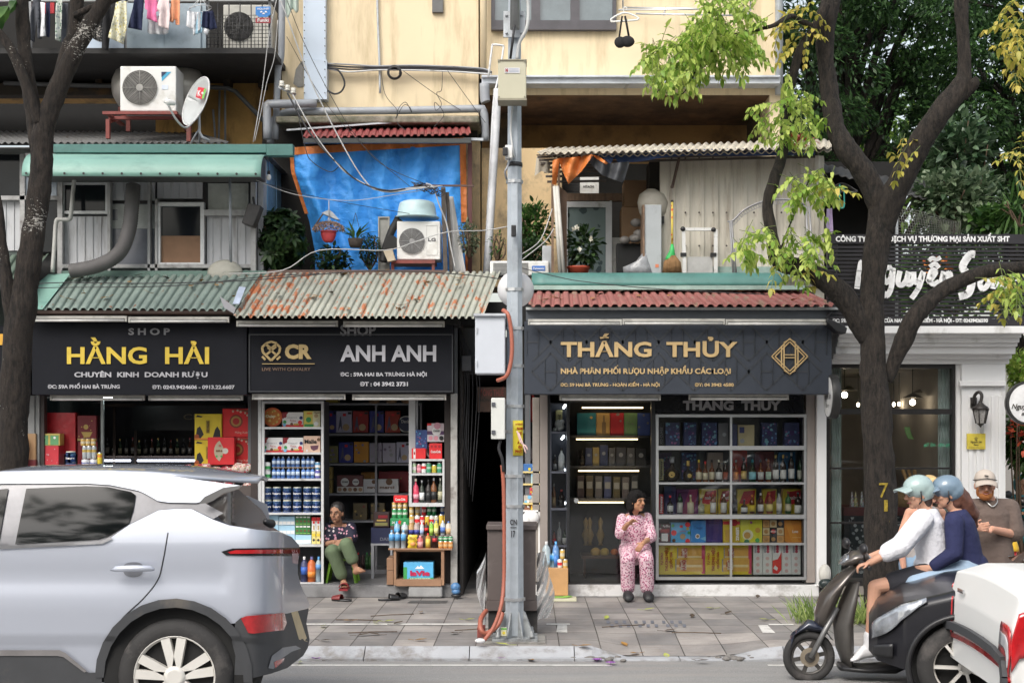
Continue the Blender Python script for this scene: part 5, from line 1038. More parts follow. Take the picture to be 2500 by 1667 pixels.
t=tng("floodlight","black floodlight angled down at the right end of the slate sign","floodlight",P(2050,818,14.9));B=MB();B.prism([(X(a,14.9),Z(b,14.9))for a,b in((2014,778),(2050,792),(2064,802),(2060,816),(2040,812),(2012,788))],14.8,15.0);B.bld("housing",black_p,t,bev=.01);B=MB();B.bar(P(2016,780,14.9),P(2030,760,15.0),.02);B.bld("bracket",black_p,t)
def shelf_unit(t,a,b,c,d,D,dep,shelves,m,w=6,backed=None,verts=()):
 B=MB();frame(B,a,b,c,d,D,.04,w);B.bld("frame",m,t)
 x0,x1=X(a,D),X(c,D)
 B=MB()
 for y in shelves:B.box(x0+.01,x1-.01,D+.002,D+dep,Z(y+5,D),Z(y,D))
 B.bld("shelf",m,t)
 if verts:
  B=MB()
  for v in verts:B.pb(v-2.5,b+w,v+2.5,d-w,D-.003,.03)
  B.bld("divider",m,t)
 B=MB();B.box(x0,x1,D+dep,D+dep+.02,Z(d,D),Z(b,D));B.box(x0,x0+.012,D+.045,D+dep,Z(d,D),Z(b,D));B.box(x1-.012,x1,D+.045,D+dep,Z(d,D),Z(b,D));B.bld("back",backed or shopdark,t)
c1=tng("display_cabinet","tall aluminium display cabinet of sweets and milk at the left of the middle shop","cabinet",P(713,1427,15.85));shelf_unit(c1,639,979,790,1427,15.62,.42,(1042,1104,1168,1251,1329),alu_w,6)
c2=tng("wall_shelves","grey wall shelving of gift tins at the back of the middle shop","shelf",P(900,1400,16.9));shelf_unit(c2,740,984,1030,1400,16.7,.5,(1058,1131,1204,1270,1390),M("grey_shelf",(.28,.285,.31),.5),5,shopwall,(918,))
c3=tng("small_cabinet","small white framed cabinet of bottles at the right of the middle shop","cabinet",P(1043,1235,15.8));shelf_unit(c3,1000,1120,1085,1236,15.64,.35,(1155,1227),alu_w,5)
B=MB();B.pb(998,966,1014,1236,15.8,.05);B.pb(1016,966,1020,1120,15.85,.05);B.bld("partition_post",alu_w,s2)
c4_=tng("display_case","large steel framed glass display case of bottles and boxes at the right shop","display case",P(1785,1420,15.8));shelf_unit(c4_,1601,1011,1970,1415,15.62,.45,(1091,1177,1258,1325),alu,7,M("case_back",(.10,.11,.12),.3),(1785,))
B=MB()
for b,d in((1088,1098),(1256,1266)):B.pb(1606,b,1966,d,15.60,.03)
B.bld("rail",alu,c4_);B=MB();B.pb(1608,1018,1964,1408,15.645,.006);B.bld("pane",glass,c4_);B=MB();B.pb(1604,1415,1964,1426,15.66,.4);B.bld("plinth",black,c4_)
gd=tng("glass_door","tall glass door of the right shop with a round handle","door",P(1490,1420,15.62));B=MB();B.pb(1391,978,1590,1420,15.63,.01);B.bld("pane",glass,gd);B=MB();B.la(P(1407,1222,15.58),[(.024,-.02),(.027,0),(.012,.02),(.012,.05)],14,'Y');B.bld("handle",alu,gd)
c5=tng("lit_shelves","dark wine shelves with warm strip lights behind the glass door","shelf",P(1490,1400,16.6));shelf_unit(c5,1378,978,1610,1415,16.3,.4,(1063,1137,1216),M("dark_shelf",(.05,.05,.055),.5),4,M("shelf_back_dark",(.035,.037,.04),.5))
strip=EM("warm_strip",(1,.74,.40),3)
for a,c,b in((1421,1570,995),(1407,1557,1072),(1412,1560,1149),(1412,1523,1226)):B=MB();B.pb(a,b-1.7,c,b+1.7,16.24,.02);B.bld("strip_light",strip,c5)
c6=tng("narrow_showcase","narrow dark showcase with tiny spotlights left of the glass door","showcase",P(1363,1418,15.8));shelf_unit(c6,1343,984,1386,1418,15.64,.35,(1053,1150,1240,1330),M("showcase_slate",(.06,.065,.085),.5),3,M("showcase_back",(.07,.08,.11),.4));B=MB();B.pb(1346,988,1384,1415,15.655,.006);B.bld("pane",glass,c6)
spot=EM("cool_spot",(.9,.95,1),10);
for a,b in((1378,992),(1374,1068),(1376,1149),(1377,1230)):B=MB();B.cap(P(a+2,b-3,15.8),.012,P(a-2,b+3,15.8),.012,8);B.bld("spotlight",spot,c6)
c7=tng("bottle_shelves","dim wooden bottle shelves with white strip lights at the back of the left shop","shelf",P(400,1300,17.2));shelf_unit(c7,220,985,600,1400,17.2,.35,(1112,1165),M("dark_wood_shelf",(.05,.035,.025),.6),8,M("bottle_back",(.03,.032,.038),.4),(278,330));wstrip=EM("white_strip",(.82,.86,1),6)
for a,c in((255,275),(280,318),(335,500)):B=MB();B.pb(a,1122,c,1126,17.15,.02);B.bld("strip_light",wstrip,c7)
B=MB();B.pb(325,990,600,1050,17.0,.04);o=B.bld("sign_panel",M("dim_panel",(.014,.016,.02),.3),c7);text("CHIVAS",448,560,1010,1024,17.0,M("dim_gold",(.16,.13,.08),.5),c7,.01);B=MB();B.pb(253,969,273,974,15.9,.03);B.bld("ceiling_lamp",EM("white_lamp",(.85,1,.98),9),s1)
pt=tng("glass_partition","glazed partition standing right of the red gift boxes in the left shop","partition",P(250,1400,16.0));B=MB();B.pb(246,968,252,1420,15.9,.04);B.pb(100,968,246,972,15.9,.04);B.bld("frame",M("pale_frame",(.36,.40,.40),.4),pt);B=MB();B.pb(100,972,246,1420,15.92,.008);B.bld("pane",GLASS("greenish_glass",(.55,.66,.64),.8),pt)
#   GOODS ON THE SHELVES
ORD="first second third fourth fifth sixth seventh eighth ninth tenth eleventh twelfth thirteenth fourteenth fifteenth sixteenth".split()
def C(r,g,b,rough=.45,var=.08):
 return M("print_%02d_%02d_%02d"%(r*99,g*99,b*99),(r,g,b),rough,var=var)
WHT,RED,DRED,GLD,NAVY,BLU,SKY,YEL,GRN,BLK,ORG,PNK,LIL,TAN,GRY,BRN,OLV,TEAL_=C(.78,.78,.77),C(.70,.03,.035),C(.26,.015,.025),C(.55,.38,.10),C(.025,.035,.16),C(.04,.12,.45),C(.20,.50,.75),C(.72,.56,.05),C(.05,.32,.09),C(.02,.02,.022),C(.72,.25,.04),C(.78,.35,.42),C(.48,.48,.62),C(.50,.36,.20),C(.32,.33,.35),C(.16,.08,.04),C(.24,.23,.08),C(.03,.25,.30)
def mbtext(B,s,x0,x1,z0,z1,y,mi,bold=.02,cyl=None):
 me=_curve_mesh(s,bold,0);xs=[v.co.x for v in me.vertices];lo,hi=min(xs),max(xs);vs=[]
 for v in me.vertices:
  x=x0+(x1-x0)*(v.co.x-lo)/(hi-lo);z=z0+(z1-z0)*v.co.y/.73
  vs.append((cyl*sin(x/cyl),-cyl*cos(x/cyl),z)if cyl else(x,y,z))
 B.add(vs,[tuple(p.vertices)for p in me.polygons],mi);bpy.data.meshes.remove(me)
PM={}
def proto(key,make):
 if key not in PM:B,mats=make();PM[key]=B.mesh(key,mats)
 return PM[key]
def put(me,name,x,y,z,label,cat,group=None,rz=0,ry=0):
 o=bpy.data.objects.new(name,me);S.collection.objects.link(o);o.location=(x,y,z);o.rotation_euler=(0,ry,rz);o["_o"]=(x,y,z);return tag(o,label,cat,group)
def mC(r,h,body,bands=(),txt=None,cap=None):
 def f():
  mats=[body,cap or alu]+[b[2]for b in bands];B=MB();prof=[(r*.85,0),(r,h*.04)];mis=[1,0];zs=.04
  for i,b in enumerate(bands):prof+=[(r,h*b[0]),(r,h*b[1])];mis+=[2+i,0]
  prof+=[(r,h*.92),(r*.86,h*.98),(r*.82,h)];mis+=[1,1,1]
  B.la((0,0,0),prof,14,mis=mis)
  if txt:mats.append(txt[1]);mbtext(B,txt[0],-r*1.1,r*1.1,h*txt[2],h*txt[3],0,len(mats)-1,.03,r*1.015)
  return B,mats
 return f
def mB(r,h,col,lab=None,cap=None,shape=0,l0=.12,l1=.45):
 def f():
  mats=[col,lab or col,cap or BLK];B=MB();q=.62 if shape==0 else(.5 if shape==1 else .72);nk=.3
  prof=[(r*.9,0),(r,h*.03),(r,h*l0),(r*1.01,h*l0),(r*1.01,h*l1),(r,h*l1),(r,h*q)];mis=[0,0,0,1,1,0,0]
  if shape==2:prof+=[(r*.75,h*.80),(r*.35,h*.88)];mis+=[0,0]
  else:prof+=[(r*.7,h*(q+.09)),(r*nk*1.1,h*(q+.16)),(r*nk,h*.88)];mis+=[0,0,2]
  prof+=[(r*.36,h*.885),(r*.36,h)];mis+=[2,2]
  B.la((0,0,0),prof,14,mis=mis);return B,mats
 return f
def mk_round(r,h,col,lab,cap):
 def f():B=MB();B.la((0,0,0),[(r*.5,0),(r*.9,h*.12),(r,h*.28),(r*.85,h*.45),(r*.3,h*.58),(r*.22,h*.75),(r*.3,h*.76),(r*.3,h)],16,mis=[0,0,0,0,0,2,2,2]);B.la((0,-r*.93,h*.3),[(r*.4,-.004),(r*.4,.004)],14,'Y',mi=1);return B,[col,lab,cap]
 return f
def trim(l):
 for a,b in((" in the "," in "),(" on the "," on "),(" of the "," of "),("of the ","of "),(" with a "," with "),(" and "," "),("from left in right half","in right half"),(" from left","")):
  if len(l.split())>16:l=l.replace(a,b)
 return l
def row(name,cat,rowname,items,base,D,group=None):
 for i,(px,wpx,hpx,mk,desc)in enumerate(items):
  r=wpx/2/FPX*D;h=hpx/FPX*D;kind,args=mk[0],mk[1:]
  me=proto("%s_%d_%d_%s"%(kind.__name__,wpx,hpx,"_".join(str(getattr(a,"name",a))for a in args)),kind(r,h,*args))
  put(me,name,X(px,D),D,Z(base,D),trim("%s, %s from left %s"%(desc,ORD[i],rowname)),cat,group or name.replace("_"," ")+"s",R.uniform(-.3,.3)if kind is not mC else 0)
def rbox(x0,x1,y0,y1,z0,z1,B,mi=0):B.box(x0,x1,y0,y1,z0,z1,mi)
def gbox(label,a,b,c,d,D,dep,col,art=(),txt=(),name="gift_box",cat="box",group=None,bev=.004):
 mats=[col];B=MB();B.pb(a,b,c,d,D,dep)
 o=B.bld(name,mats,None,bev=bev);tag(o,label,cat,group or "goods: "+name.replace("_"," "))
 U=lambda u:a+(c-a)*u;V=lambda v:d-(d-b)*v
 if art:
  pb_=MB();pm=[]
  for i,s in enumerate(art):
   m=s[-1]
   if m not in pm:pm.append(m)
   k=pm.index(m);e=D-.0015-.0012*i
   if s[0]=='r':pb_.pb(U(s[1]),V(s[4]),U(s[3]),V(s[2]),e,.0012,k)
   elif s[0]=='d':pb_.la(P(U(s[1]),V(s[2]),e),[(s[3]*(c-a)/FPX*D,0),(s[3]*(c-a)/FPX*D,.0012)],20,'Y',mi=k)
   else:pb_.pprism([(U(u),V(v))for u,v in s[1]],e,.0012,k)
  pb_.bld("print",pm,o)
 for s in txt:text(s[0],*((V(s[3]),V(s[4]),U(s[1]),U(s[2]))if len(s)>7 else(U(s[1]),U(s[2]),V(s[4]),V(s[3]))),D-.002-.0012*len(art),s[5],o,s[6]if len(s)>6 else .03,.001,rot=s[7]if len(s)>7 else 0)
 return o
def blobs(n,mats,seed,r=(.03,.10),box=(.05,.05,.95,.95)):
 q=random.Random(seed);return[('d',q.uniform(box[0],box[2]),q.uniform(box[1],box[3]),q.uniform(*r),q.choice(mats))for _ in range(n)]
CD=15.72
t=tng("biscuit_tin","round orange biscuit tin standing on edge on the top shelf of the tall cabinet","tin",P(665,1042,CD));B=MB();B.la(P(665,1018,CD),[(.108,0),(.108,.06)],32,'Y');B.bld("tin",C(.60,.12,.03),t);B=MB();B.la(P(665,1018,CD-.002),[(.084,0),(.084,.002)],28,'Y');B.bld("print",FLORAL("biscuit_print",(.55,.20,.05),[(.7,.52,.15),(.5,.45,.12)],28,.35),t);text("Daisy",650,672,1012,1019,CD-.003,C(.8,.7,.45),t,.05,.002)
art_m=[('r',0,0,1,.16,RED),('p',[(0,1),(.3,1),(.05,.55),(0,.6)],DRED),('d',.12,.75,.09,DRED),('d',.9,.62,.08,NAVY),('d',.12,.34,.08,GRN),('d',.1,.14,.08,SKY),('d',.45,.2,.07,BRN),('d',.85,.3,.1,RED),('r',.55,.12,.8,.24,GLD)]
for a,b,c,d,l in((689,1006,740,1042,"white sweet box with ribbon print between the orange tin and the yellow box"),(641,1068,690,1104,"left white sweet box with ribbon print on the second cabinet shelf"),(691,1068,740,1104,"right white sweet box with ribbon print beside the peach chocolate box")):
 gbox(l,a,b,c,d,CD,.2,WHT,art_m,[("merci",.25,.7,.58,.72,GRY,0),("Petits",.38,.66,.36,.5,C(.45,.05,.06),.0)])
gbox("yellow and cream snack box at the right of the top cabinet shelf",741,1003,782,1042,CD,.2,C(.70,.66,.42),[('r',0,0,.55,1,C(.68,.58,.12)),('r',.05,.02,.6,.18,GRN),('r',.2,.8,.5,.9,ORG),('d',.3,.45,.16,GRN),('d',.75,.7,.12,TAN),('d',.85,.42,.12,C(.62,.58,.4)),('d',.75,.2,.13,WHT)],[("Classic",.6,.98,.86,.95,BRN)])
gbox("peach chocolate box with dark lettering on the second cabinet shelf",741,1064,782,1104,CD,.2,C(.72,.50,.38),[('p',[(.4,.4),(.9,.45),(.85,.2),(.6,.1),(.45,.2)],C(.13,.05,.08)),('d',.9,.78,.1,BRN),('d',.2,.12,.06,WHT)],[("Malle",.06,.78,.55,.8,BLK,.03)])
milk=(mB,C(.10,.22,.55),C(.55,.66,.80),C(.62,.68,.78),2,.3,.62)
for b,rn in((1140,"on the upper tier of the milk bottle shelf"),(1167,"on the lower tier of the milk bottle shelf")):row("milk_bottle","bottle",rn,[(x,10,26,milk,"small blue milk bottle")for x in(669,680,691,705,716,727,741,752,763)],b,CD,"small blue milk bottles")
B=MB();B.pb(664,1140.5,782,1141.5,CD-.03,.08);tag(B.bld("carton_sheet",TAN),"thin card sheet between the two tiers of small milk bottles","sheet")
row("milk_tin","tin","on lower tier of the bottle shelf",[(652,17,20,(mC,WHT,[(.1,.5,GRN)]),"white and green milk tin")],1167,CD);row("milk_tin","tin","on upper tier of the bottle shelf",[(652,17,20,(mC,WHT,[(.1,.5,GRN)]),"white and green milk tin")],1147,CD)
row("milk_tin","tin","at right end of the lower bottle tier",[(776,14,21,(mC,C(.12,.12,.4),[(.3,.6,WHT)]),"violet milk tin")],1167,CD);row("milk_tin","tin","at right end of the upper bottle tier",[(776,14,19,(mC,C(.12,.3,.5),[(.3,.6,WHT)]),"blue green milk tin")],1146,CD)
ens=(mC,C(.025,.075,.27),[(.70,.9,C(.16,.36,.58)),(.12,.2,C(.5,.55,.6))],("Ensure",WHT,.42,.58),C(.55,.56,.45))
for b,rn in((1219,"in the upper row of milk powder tins"),(1251,"in the lower row of milk powder tins")):row("milk_powder_tin","tin",rn,[(x,21,31,ens,"large dark blue milk powder tin")for x in(653,676,701,726,751,773)],b,CD,"large blue milk powder tins")
pb1=[('r',0,.02,1,.45,C(.62,.70,.76))]+[('r',i*.25+.02,.1,i*.25+.2,.4,WHT)for i in range(4)]
for i,(a,b,c,d)in enumerate(((642,1257,680,1281),(681,1260,720,1281),(642,1281,680,1304),(681,1282,720,1304),(642,1304,689,1327),(690,1304,720,1327),(721,1305,760,1327))):gbox("pale blue pack of milk cartons, "+("left of the top tier","right of the top tier","left of the middle tier","right of the middle tier","left of the bottom tier","middle of the bottom tier","rightmost, under the green packs")[i],a,b,c,d,CD,.15,C(.36,.58,.74),pb1,name="carton_pack")
for i,(b,d)in enumerate(((1258,1281),(1281,1304))):gbox(("upper","lower")[i]+" green pack of chocolate milk cartons",721,b,758,d,CD,.15,C(.05,.20,.06),[z for k in range(4)for z in(('r',k*.25+.03,.75,k*.25+.22,.9,WHT),('d',k*.25+.125,.4,.07,BRN),('r',k*.25+.03,.05,k*.25+.22,.15,C(.2,.4,.1)))],name="carton_pack")
for i,a in enumerate((761,772)):gbox(("left","right")[i]+" slim red topped white carton on the milk shelf",a,1262,a+10,1296,CD,.08,WHT,[('r',0,.72,1,1,RED),('d',.5,.62,.3,RED),('r',.3,.1,.7,.4,TAN)],name="carton");gbox(("left","right")[i]+" yellow carton with black print under the slim white cartons",a,1296,a+10,1327,CD,.08,C(.70,.60,.22),[('d',.5,.3,.3,BLK),('r',.1,.6,.9,.8,YEL)],name="carton")
row("soft_drink_bottle","bottle","on the bottom shelf of the tall cabinet",[(743,17,62,(mB,C(.05,.06,.14),BLU,C(.7,.7,.7),2,.3,.6),"large dark bottle with blue label"),(761,20,62,(mB,C(.55,.13,.03),ORG,C(.15,.15,.35),2,.2,.42),"large orange drink bottle"),(778,15,62,(mB,C(.32,.42,.48),C(.12,.3,.6),C(.1,.35,.7),2,.5,.7),"clear water bottle with blue cap")],1420,CD)
BD=16.75
eif=lambda lab:[('d',.62,.25,.22,TAN),('r',.42,.76,.62,.88,RED),('p',[(.1,.05),(.25,.75),(.3,.75),(.4,.05),(.27,.3)],C(.12,.12,.2)),('r',.75,.85,.98,.95,BLK)]
for l,a,b,c,d,m in(("violet blue biscuit tin at the left of the top back shelf",795,1003,820,1056,C(.06,.06,.26)),("pale lilac biscuit tin with a tower print on the top back shelf",821,1003,859,1056,C(.50,.50,.66)),("red biscuit tin left of the divider on the top back shelf",861,1003,899,1056,C(.40,.04,.04)),("deep blue biscuit tin behind the divider on the top back shelf",902,1003,937,1056,C(.05,.06,.30)),("red biscuit tin right of the divider on the top back shelf",940,1003,977,1056,C(.42,.05,.03)),("olive gift tin at the left of the second back shelf",795,1088,825,1129,C(.22,.21,.09)),("deep blue biscuit tin on the second back shelf",827,1079,862,1129,C(.04,.05,.30)),("plain orange tin on the second back shelf",864,1078,900,1129,C(.62,.28,.03)),("greyish lilac tin behind the divider on the second back shelf",902,1081,932,1129,C(.36,.33,.42)),("lilac tin with dark roses on the second back shelf",934,1081,966,1129,C(.42,.40,.50)),("pale lilac tin with a tower at the right of the second back shelf",968,1079,999,1129,C(.50,.50,.64))):
 gbox(l,a,b,c,d,BD,.12,m,eif(0)if "biscuit" in l or "tower" in l else blobs(5,[C(.2,.16,.24),GRY],a,(.06,.14)),[("LaVie",.38,.78,.5,.58,C(.6,.6,.6),0)]if False else(),name="biscuit_tin",cat="tin")
t=tng("round_tin","white round butter biscuit tin at the right end of the top back shelf","tin",P(991,1056,BD));B=MB();B.la(P(991,1035,BD),[(.10,0),(.10,.08)],28,'Y');B.bld("tin",C(.6,.6,.58),t);B=MB();B.la(P(991,1035,BD-.002),[(.086,0),(.086,.002)],28,'Y');B.bld("print",C(.05,.06,.12),t);text("Danisa",980,1003,1024,1032,BD-.003,C(.7,.7,.7),t,.02,.001)
gbox("cookie box with five round biscuits on the third back shelf",823,1160,886,1203,BD,.15,C(.16,.06,.06),[('d',.3,.62,.16,WHT),('d',.72,.62,.13,WHT),('r',0,.02,1,.36,C(.6,.58,.55))]+[('d',.1+.2*i,.2,.075,BRN if i%2 else C(.4,.25,.15))for i in range(5)],[("COOKIES",.19,.42,.59,.68,BLK),("COOKIES",.62,.82,.59,.68,BLK)])
for i,(a,c)in enumerate(((887,919),(922,973))):gbox(("left","right")[i]+" white chocolate box with a brown bow on the third back shelf",a,1169,c,1202,BD,.1,C(.58,.58,.60),[('d',.55 if i else .8,.8,.16,BRN)],[("merci",.1 if i else .3,.8 if i else .98,.3,.52,BRN,.03)])
gbox("dark red gift tin standing behind the white chocolate boxes",925,1150,1000,1200,BD+.2,.1,DRED,blobs(6,[C(.3,.2,.05),RED],3));gbox("orange gift tin behind the cookie box",882,1152,915,1200,BD+.2,.1,C(.45,.2,.03),blobs(4,[GLD],4))
for i,(b,d)in enumerate(((1140,1169),(1171,1203))):gbox(("upper","lower")[i]+" gold gift box with a dark ring at the left of the third back shelf",794,b,811,d,BD,.12,C(.35,.26,.08),[('d',.4,.5,.36,C(.12,.06,.03)),('d',.4,.5,.26,GLD)])
for i,a in enumerate((895,937,975)):
 B=MB();B.la(P(a+19,985,BD),[(.06,0),(.09,.09),(.085,.09)],16);tag(B.bld("wicker_basket",M("wicker_dark",(.20,.13,.07),.9,bump=1.2,bs=60,var=.3)),("left","middle","right")[i]+" wicker basket on top of the back shelving","basket")
gbox("yellow and red gift box on top of the back shelving",795,962,826,984,BD,.15,C(.50,.38,.06),[('r',0,.6,1,.75,DRED)])
for i,a in enumerate((862,905,955)):gbox("dim gold wrapped hamper, "+ORD[i]+" from the left on the low back shelf",a,1228,a+34,1268,BD,.15,C(.14,.11,.06),blobs(6,[GLD,C(.2,.05,.04),BLK],a),name="hamper",cat="hamper")
row("drink_bottle","bottle","on the floor shelf behind the old woman",[(x,9,40,(mB,m,None,c,2),l)for x,m,c,l in((875,C(.05,.02,.02),RED,"dark cola bottle"),(886,C(.05,.02,.02),BLK,"dark soy sauce bottle"),(896,C(.03,.10,.03),GRN,"dark green bottle"),(905,C(.05,.12,.04),OLV,"olive green bottle"))],1388,BD-.05)
t=tng("drinks_cooler","navy drinks cooler on a grey steel stand inside the middle shop","cooler",P(930,1424,16.3));B=MB();B.pb(906,1288,958,1326,16.2,.4);B.bld("body",C(.02,.025,.07),t);text("DAIRY",928,962,1311,1319,16.2,C(.16,.17,.22),t,.03,.002);B=MB();B.pb(905,1326,960,1331,16.2,.4);B.pb(906,1331,913,1424,16.2,.05);B.pb(953,1331,958,1424,16.2,.05);B.bld("stand",C(.36,.37,.40),t)
gbox("snack packets in a glossy black basket on the cooler",912,1250,950,1286,16.2,.2,C(.05,.03,.03),[('r',.1,.1,.9,.3,OLV),('r',.2,.4,.8,.5,GLD),('r',.3,.6,.9,.8,DRED)],name="snack_basket",cat="basket")
SD=15.7
gbox("flat red pack of cola cans on the small white cabinet",1005,1094,1039,1120,SD,.15,RED,[('r',.12,.05,.28,.95,WHT),('r',.15,.4,.25,.6,RED)],[("6",.16,.24,.5,.7,DRED,.05)],name="drink_pack",cat="pack")
gbox("tall red cola six pack with white script on the small white cabinet",1048,1082,1079,1120,SD-.02,.12,RED,[('d',.2+.3*i,.8,.1,C(.4,.02,.03))for i in range(3)],[("Coca-Cola",.12,.9,.4,.56,WHT,.03)],name="drink_pack",cat="pack")
t=tng("white_plate","white round platter propped behind the tall cola pack","plate",P(1058,1120,SD+.06));B=MB();B.la(P(1058,1100,SD+.12),[(.088,0),(.095,.01)],28,'Y');B.bld("disc",WHT,t);B=MB();B.la(P(1058,1100,SD+.118),[(.07,0),(.07,.001)],24,'Y');B.bld("print",C(.08,.10,.12),t)
gbox("blue patterned box leaning behind the flat cola pack",1014,1049,1043,1095,SD+.05,.08,C(.05,.09,.26),blobs(26,[C(.12,.35,.6),C(.4,.12,.2),C(.1,.15,.4)],8,(.03,.09)))
gbox("white and mauve cookies box on top of the small cabinet",1043,1033,1084,1078,SD+.04,.1,C(.66,.56,.60),[('r',0,0,1,.38,C(.66,.64,.66)),('r',0,.38,1,.58,C(.12,.06,.14)),('d',.55,.58,.27,WHT),('r',0,.88,.25,1,RED),('d',.6,.86,.2,C(.6,.3,.36))]+[('d',.2+.32*i,.2,.13,(PNK,PNK,BLK)[i])for i in range(3)],[("COOKIES",.36,.74,.54,.64,BLK)])
row("drink_can","can","on the upper shelf of the small cabinet",[(1011,11,25,(mC,C(.45,.6,.4),[(.3,.6,WHT)]),"pale green can"),(1023,11,22,(mC,C(.55,.2,.25),[(.3,.6,PNK)]),"pink can"),(1035,12,24,(mC,WHT,[(.4,.7,RED)]),"white can with red mark"),(1047,12,25,(mC,C(.06,.3,.16),[(.4,.6,C(.4,.6,.5))]),"green can"),(1060,12,20,(mC,C(.55,.45,.06)),"short yellow can"),(1073,12,25,(mC,C(.05,.3,.17),[(.4,.6,C(.45,.6,.5))]),"rightmost green can")],1154,SD)
row("wine_bottle","bottle","on the lower shelf of the small cabinet",[(1015,15,58,(mB,C(.60,.06,.12),PNK,C(.7,.6,.5),0,.15,.35),"pink sparkling wine bottle"),(1030,12,54,(mB,C(.03,.04,.03),WHT,GRY),"black bottle with white label"),(1046,14,56,(mB,C(.025,.02,.02),BLK,BLK),"plain black bottle"),(1059,14,60,(mB,C(.16,.06,.02),BLK,GRY),"amber bottle with black label"),(1075,12,60,(mB,C(.05,.06,.04),C(.4,.38,.25),C(.5,.5,.45)),"dark bottle with cream label")],1226,SD)
st=tng("wooden_stall","small wooden framed stall stacked with drinks at the edge of the middle shop","stall",P(1025,1432,15.45));stw=M("stall_wood",(.30,.17,.10),.7,var=.2,sc=6,bump=.2)
B=MB();B.pb(948,1338,1104,1342,15.42,.75);B.bld("top",stw,st);B=MB();B.pb(961,1342,967,1428,15.44,.5);B.pb(1077,1342,1084,1428,15.44,.5);B.pb(967,1414,1077,1430,15.43,.5);B.pb(967,1342,1077,1346,15.45,.03);B.bld("frame",stw,st);B=MB();B.pb(967,1346,1077,1414,15.93,.02);B.bld("back",BLK,st)
B=MB();x0,x1=X(950,15.5),X(1102,15.5);B.box(x0,x1,15.54,16.0,Z(1338,15.5),Z(1306,15.6));B.box(x0,x1,15.66,16.0,Z(1306,15.6),Z(1283,15.7));B.box(x0+.2,x1,15.78,16.0,Z(1283,15.7),Z(1259,15.8));B.bld("riser",C(.10,.06,.05),st)
gbox("bright blue carton of mineral water inside the wooden stall",985,1372,1058,1414,15.5,.25,C(.10,.42,.72),[('r',0,0,.12,.72,GRN),('r',.18,0,1,.12,C(.06,.35,.16)),('p',[(.38,.62),(.48,.80),(.53,.70),(.58,.84),(.70,.62)],WHT)],[("laVie",.22,.88,.24,.52,C(.45,.02,.08),.06),("NƯỚC KHOÁNG THIÊN NHIÊN",.22,.9,.03,.09,WHT,.02)],name="water_carton",cat="carton")
B=MB();B.pb(997,1430,1080,1458,15.44,.3);tag(B.bld("concrete_block",M("pale_block",(.30,.30,.30),.9,bump=.5,bs=40,var=.15),bev=.02),"pale concrete block under the wooden stall","block")
for i,(b,d)in enumerate(((1362,1392),(1393,1427))):gbox(("upper","lower")[i]+" brown carton stacked left of the wooden stall",944,b,960,d,15.5,.35,C(.26,.15,.09),name="carton",cat="carton")
gbox("green beer carton with red star on the stall",953,1265,998,1283,15.76,.15,C(.03,.26,.09),[('p',[(.5+.13*cos(pi/2+k*pi/5)*(1 if k%2==0 else .42),.5+.42*sin(pi/2+k*pi/5)*(1 if k%2==0 else .42))for k in range(10)],RED)],[("24",.08,.24,.3,.62,WHT,.03)],name="beer_carton",cat="carton")
gbox("small red cola carton with white script on top of the stall stack",961,1209,995,1226,15.78,.1,RED,(),[("Coca-Cola",.12,.84,.3,.62,WHT,.03)],name="drink_pack",cat="pack")
gold_c=(mC,C(.62,.40,.10),[(.3,.62,C(.62,.55,.40))]);red_c=(mC,RED,[(.35,.6,C(.75,.5,.5))]);grn_c=(mC,C(.04,.28,.10),[(.4,.62,C(.55,.65,.55))]);yel_c=(mC,C(.70,.48,.06));wr_c=(mC,C(.70,.68,.64),[(.35,.65,RED)]);blu_c=(mC,C(.06,.14,.45),[(.4,.7,WHT)]);tan_c=(mC,C(.50,.34,.18),[(.5,.8,BRN)])
row("drink_can","can","in the gold topped trio under the red carton",[(x,11,16,gold_c,"small gold can")for x in(963,976,989)],1241,15.82);row("drink_can","can","on the green beer carton",[(x,12,24,grn_c,"green beer can")for x in(963,976,989)],1265,15.82)
row("drink_can","can","in the highest row of the stall",[(1005,12,26,gold_c,"gold beer can"),(1020,12,26,gold_c,"gold beer can"),(1035,11,28,red_c,"slim red cola can"),(1048,11,28,grn_c,"slim green beer can"),(1060,11,27,grn_c,"slim green beer can"),(1081,11,28,blu_c,"blue and white can"),(1093,11,28,tan_c,"tan coffee can")],1259,15.84)
row("drink_can","can","in the middle row of the stall",[(1005,12,26,gold_c,"gold beer can"),(1019,13,26,wr_c,"white can with red mark"),(1031,11,25,red_c,"red can"),(1043,11,25,yel_c,"yellow can"),(1054,11,25,wr_c,"slim white and red can"),(1065,11,25,(mC,C(.55,.52,.42),[(.3,.6,C(.2,.25,.4))]),"silver and blue can"),(1077,11,28,yel_c,"tall yellow can"),(1089,11,28,yel_c,"tall yellow can"),(1100,11,28,yel_c,"tall yellow can")],1283,15.72)
cb_=C(.45,.52,.58,.15);
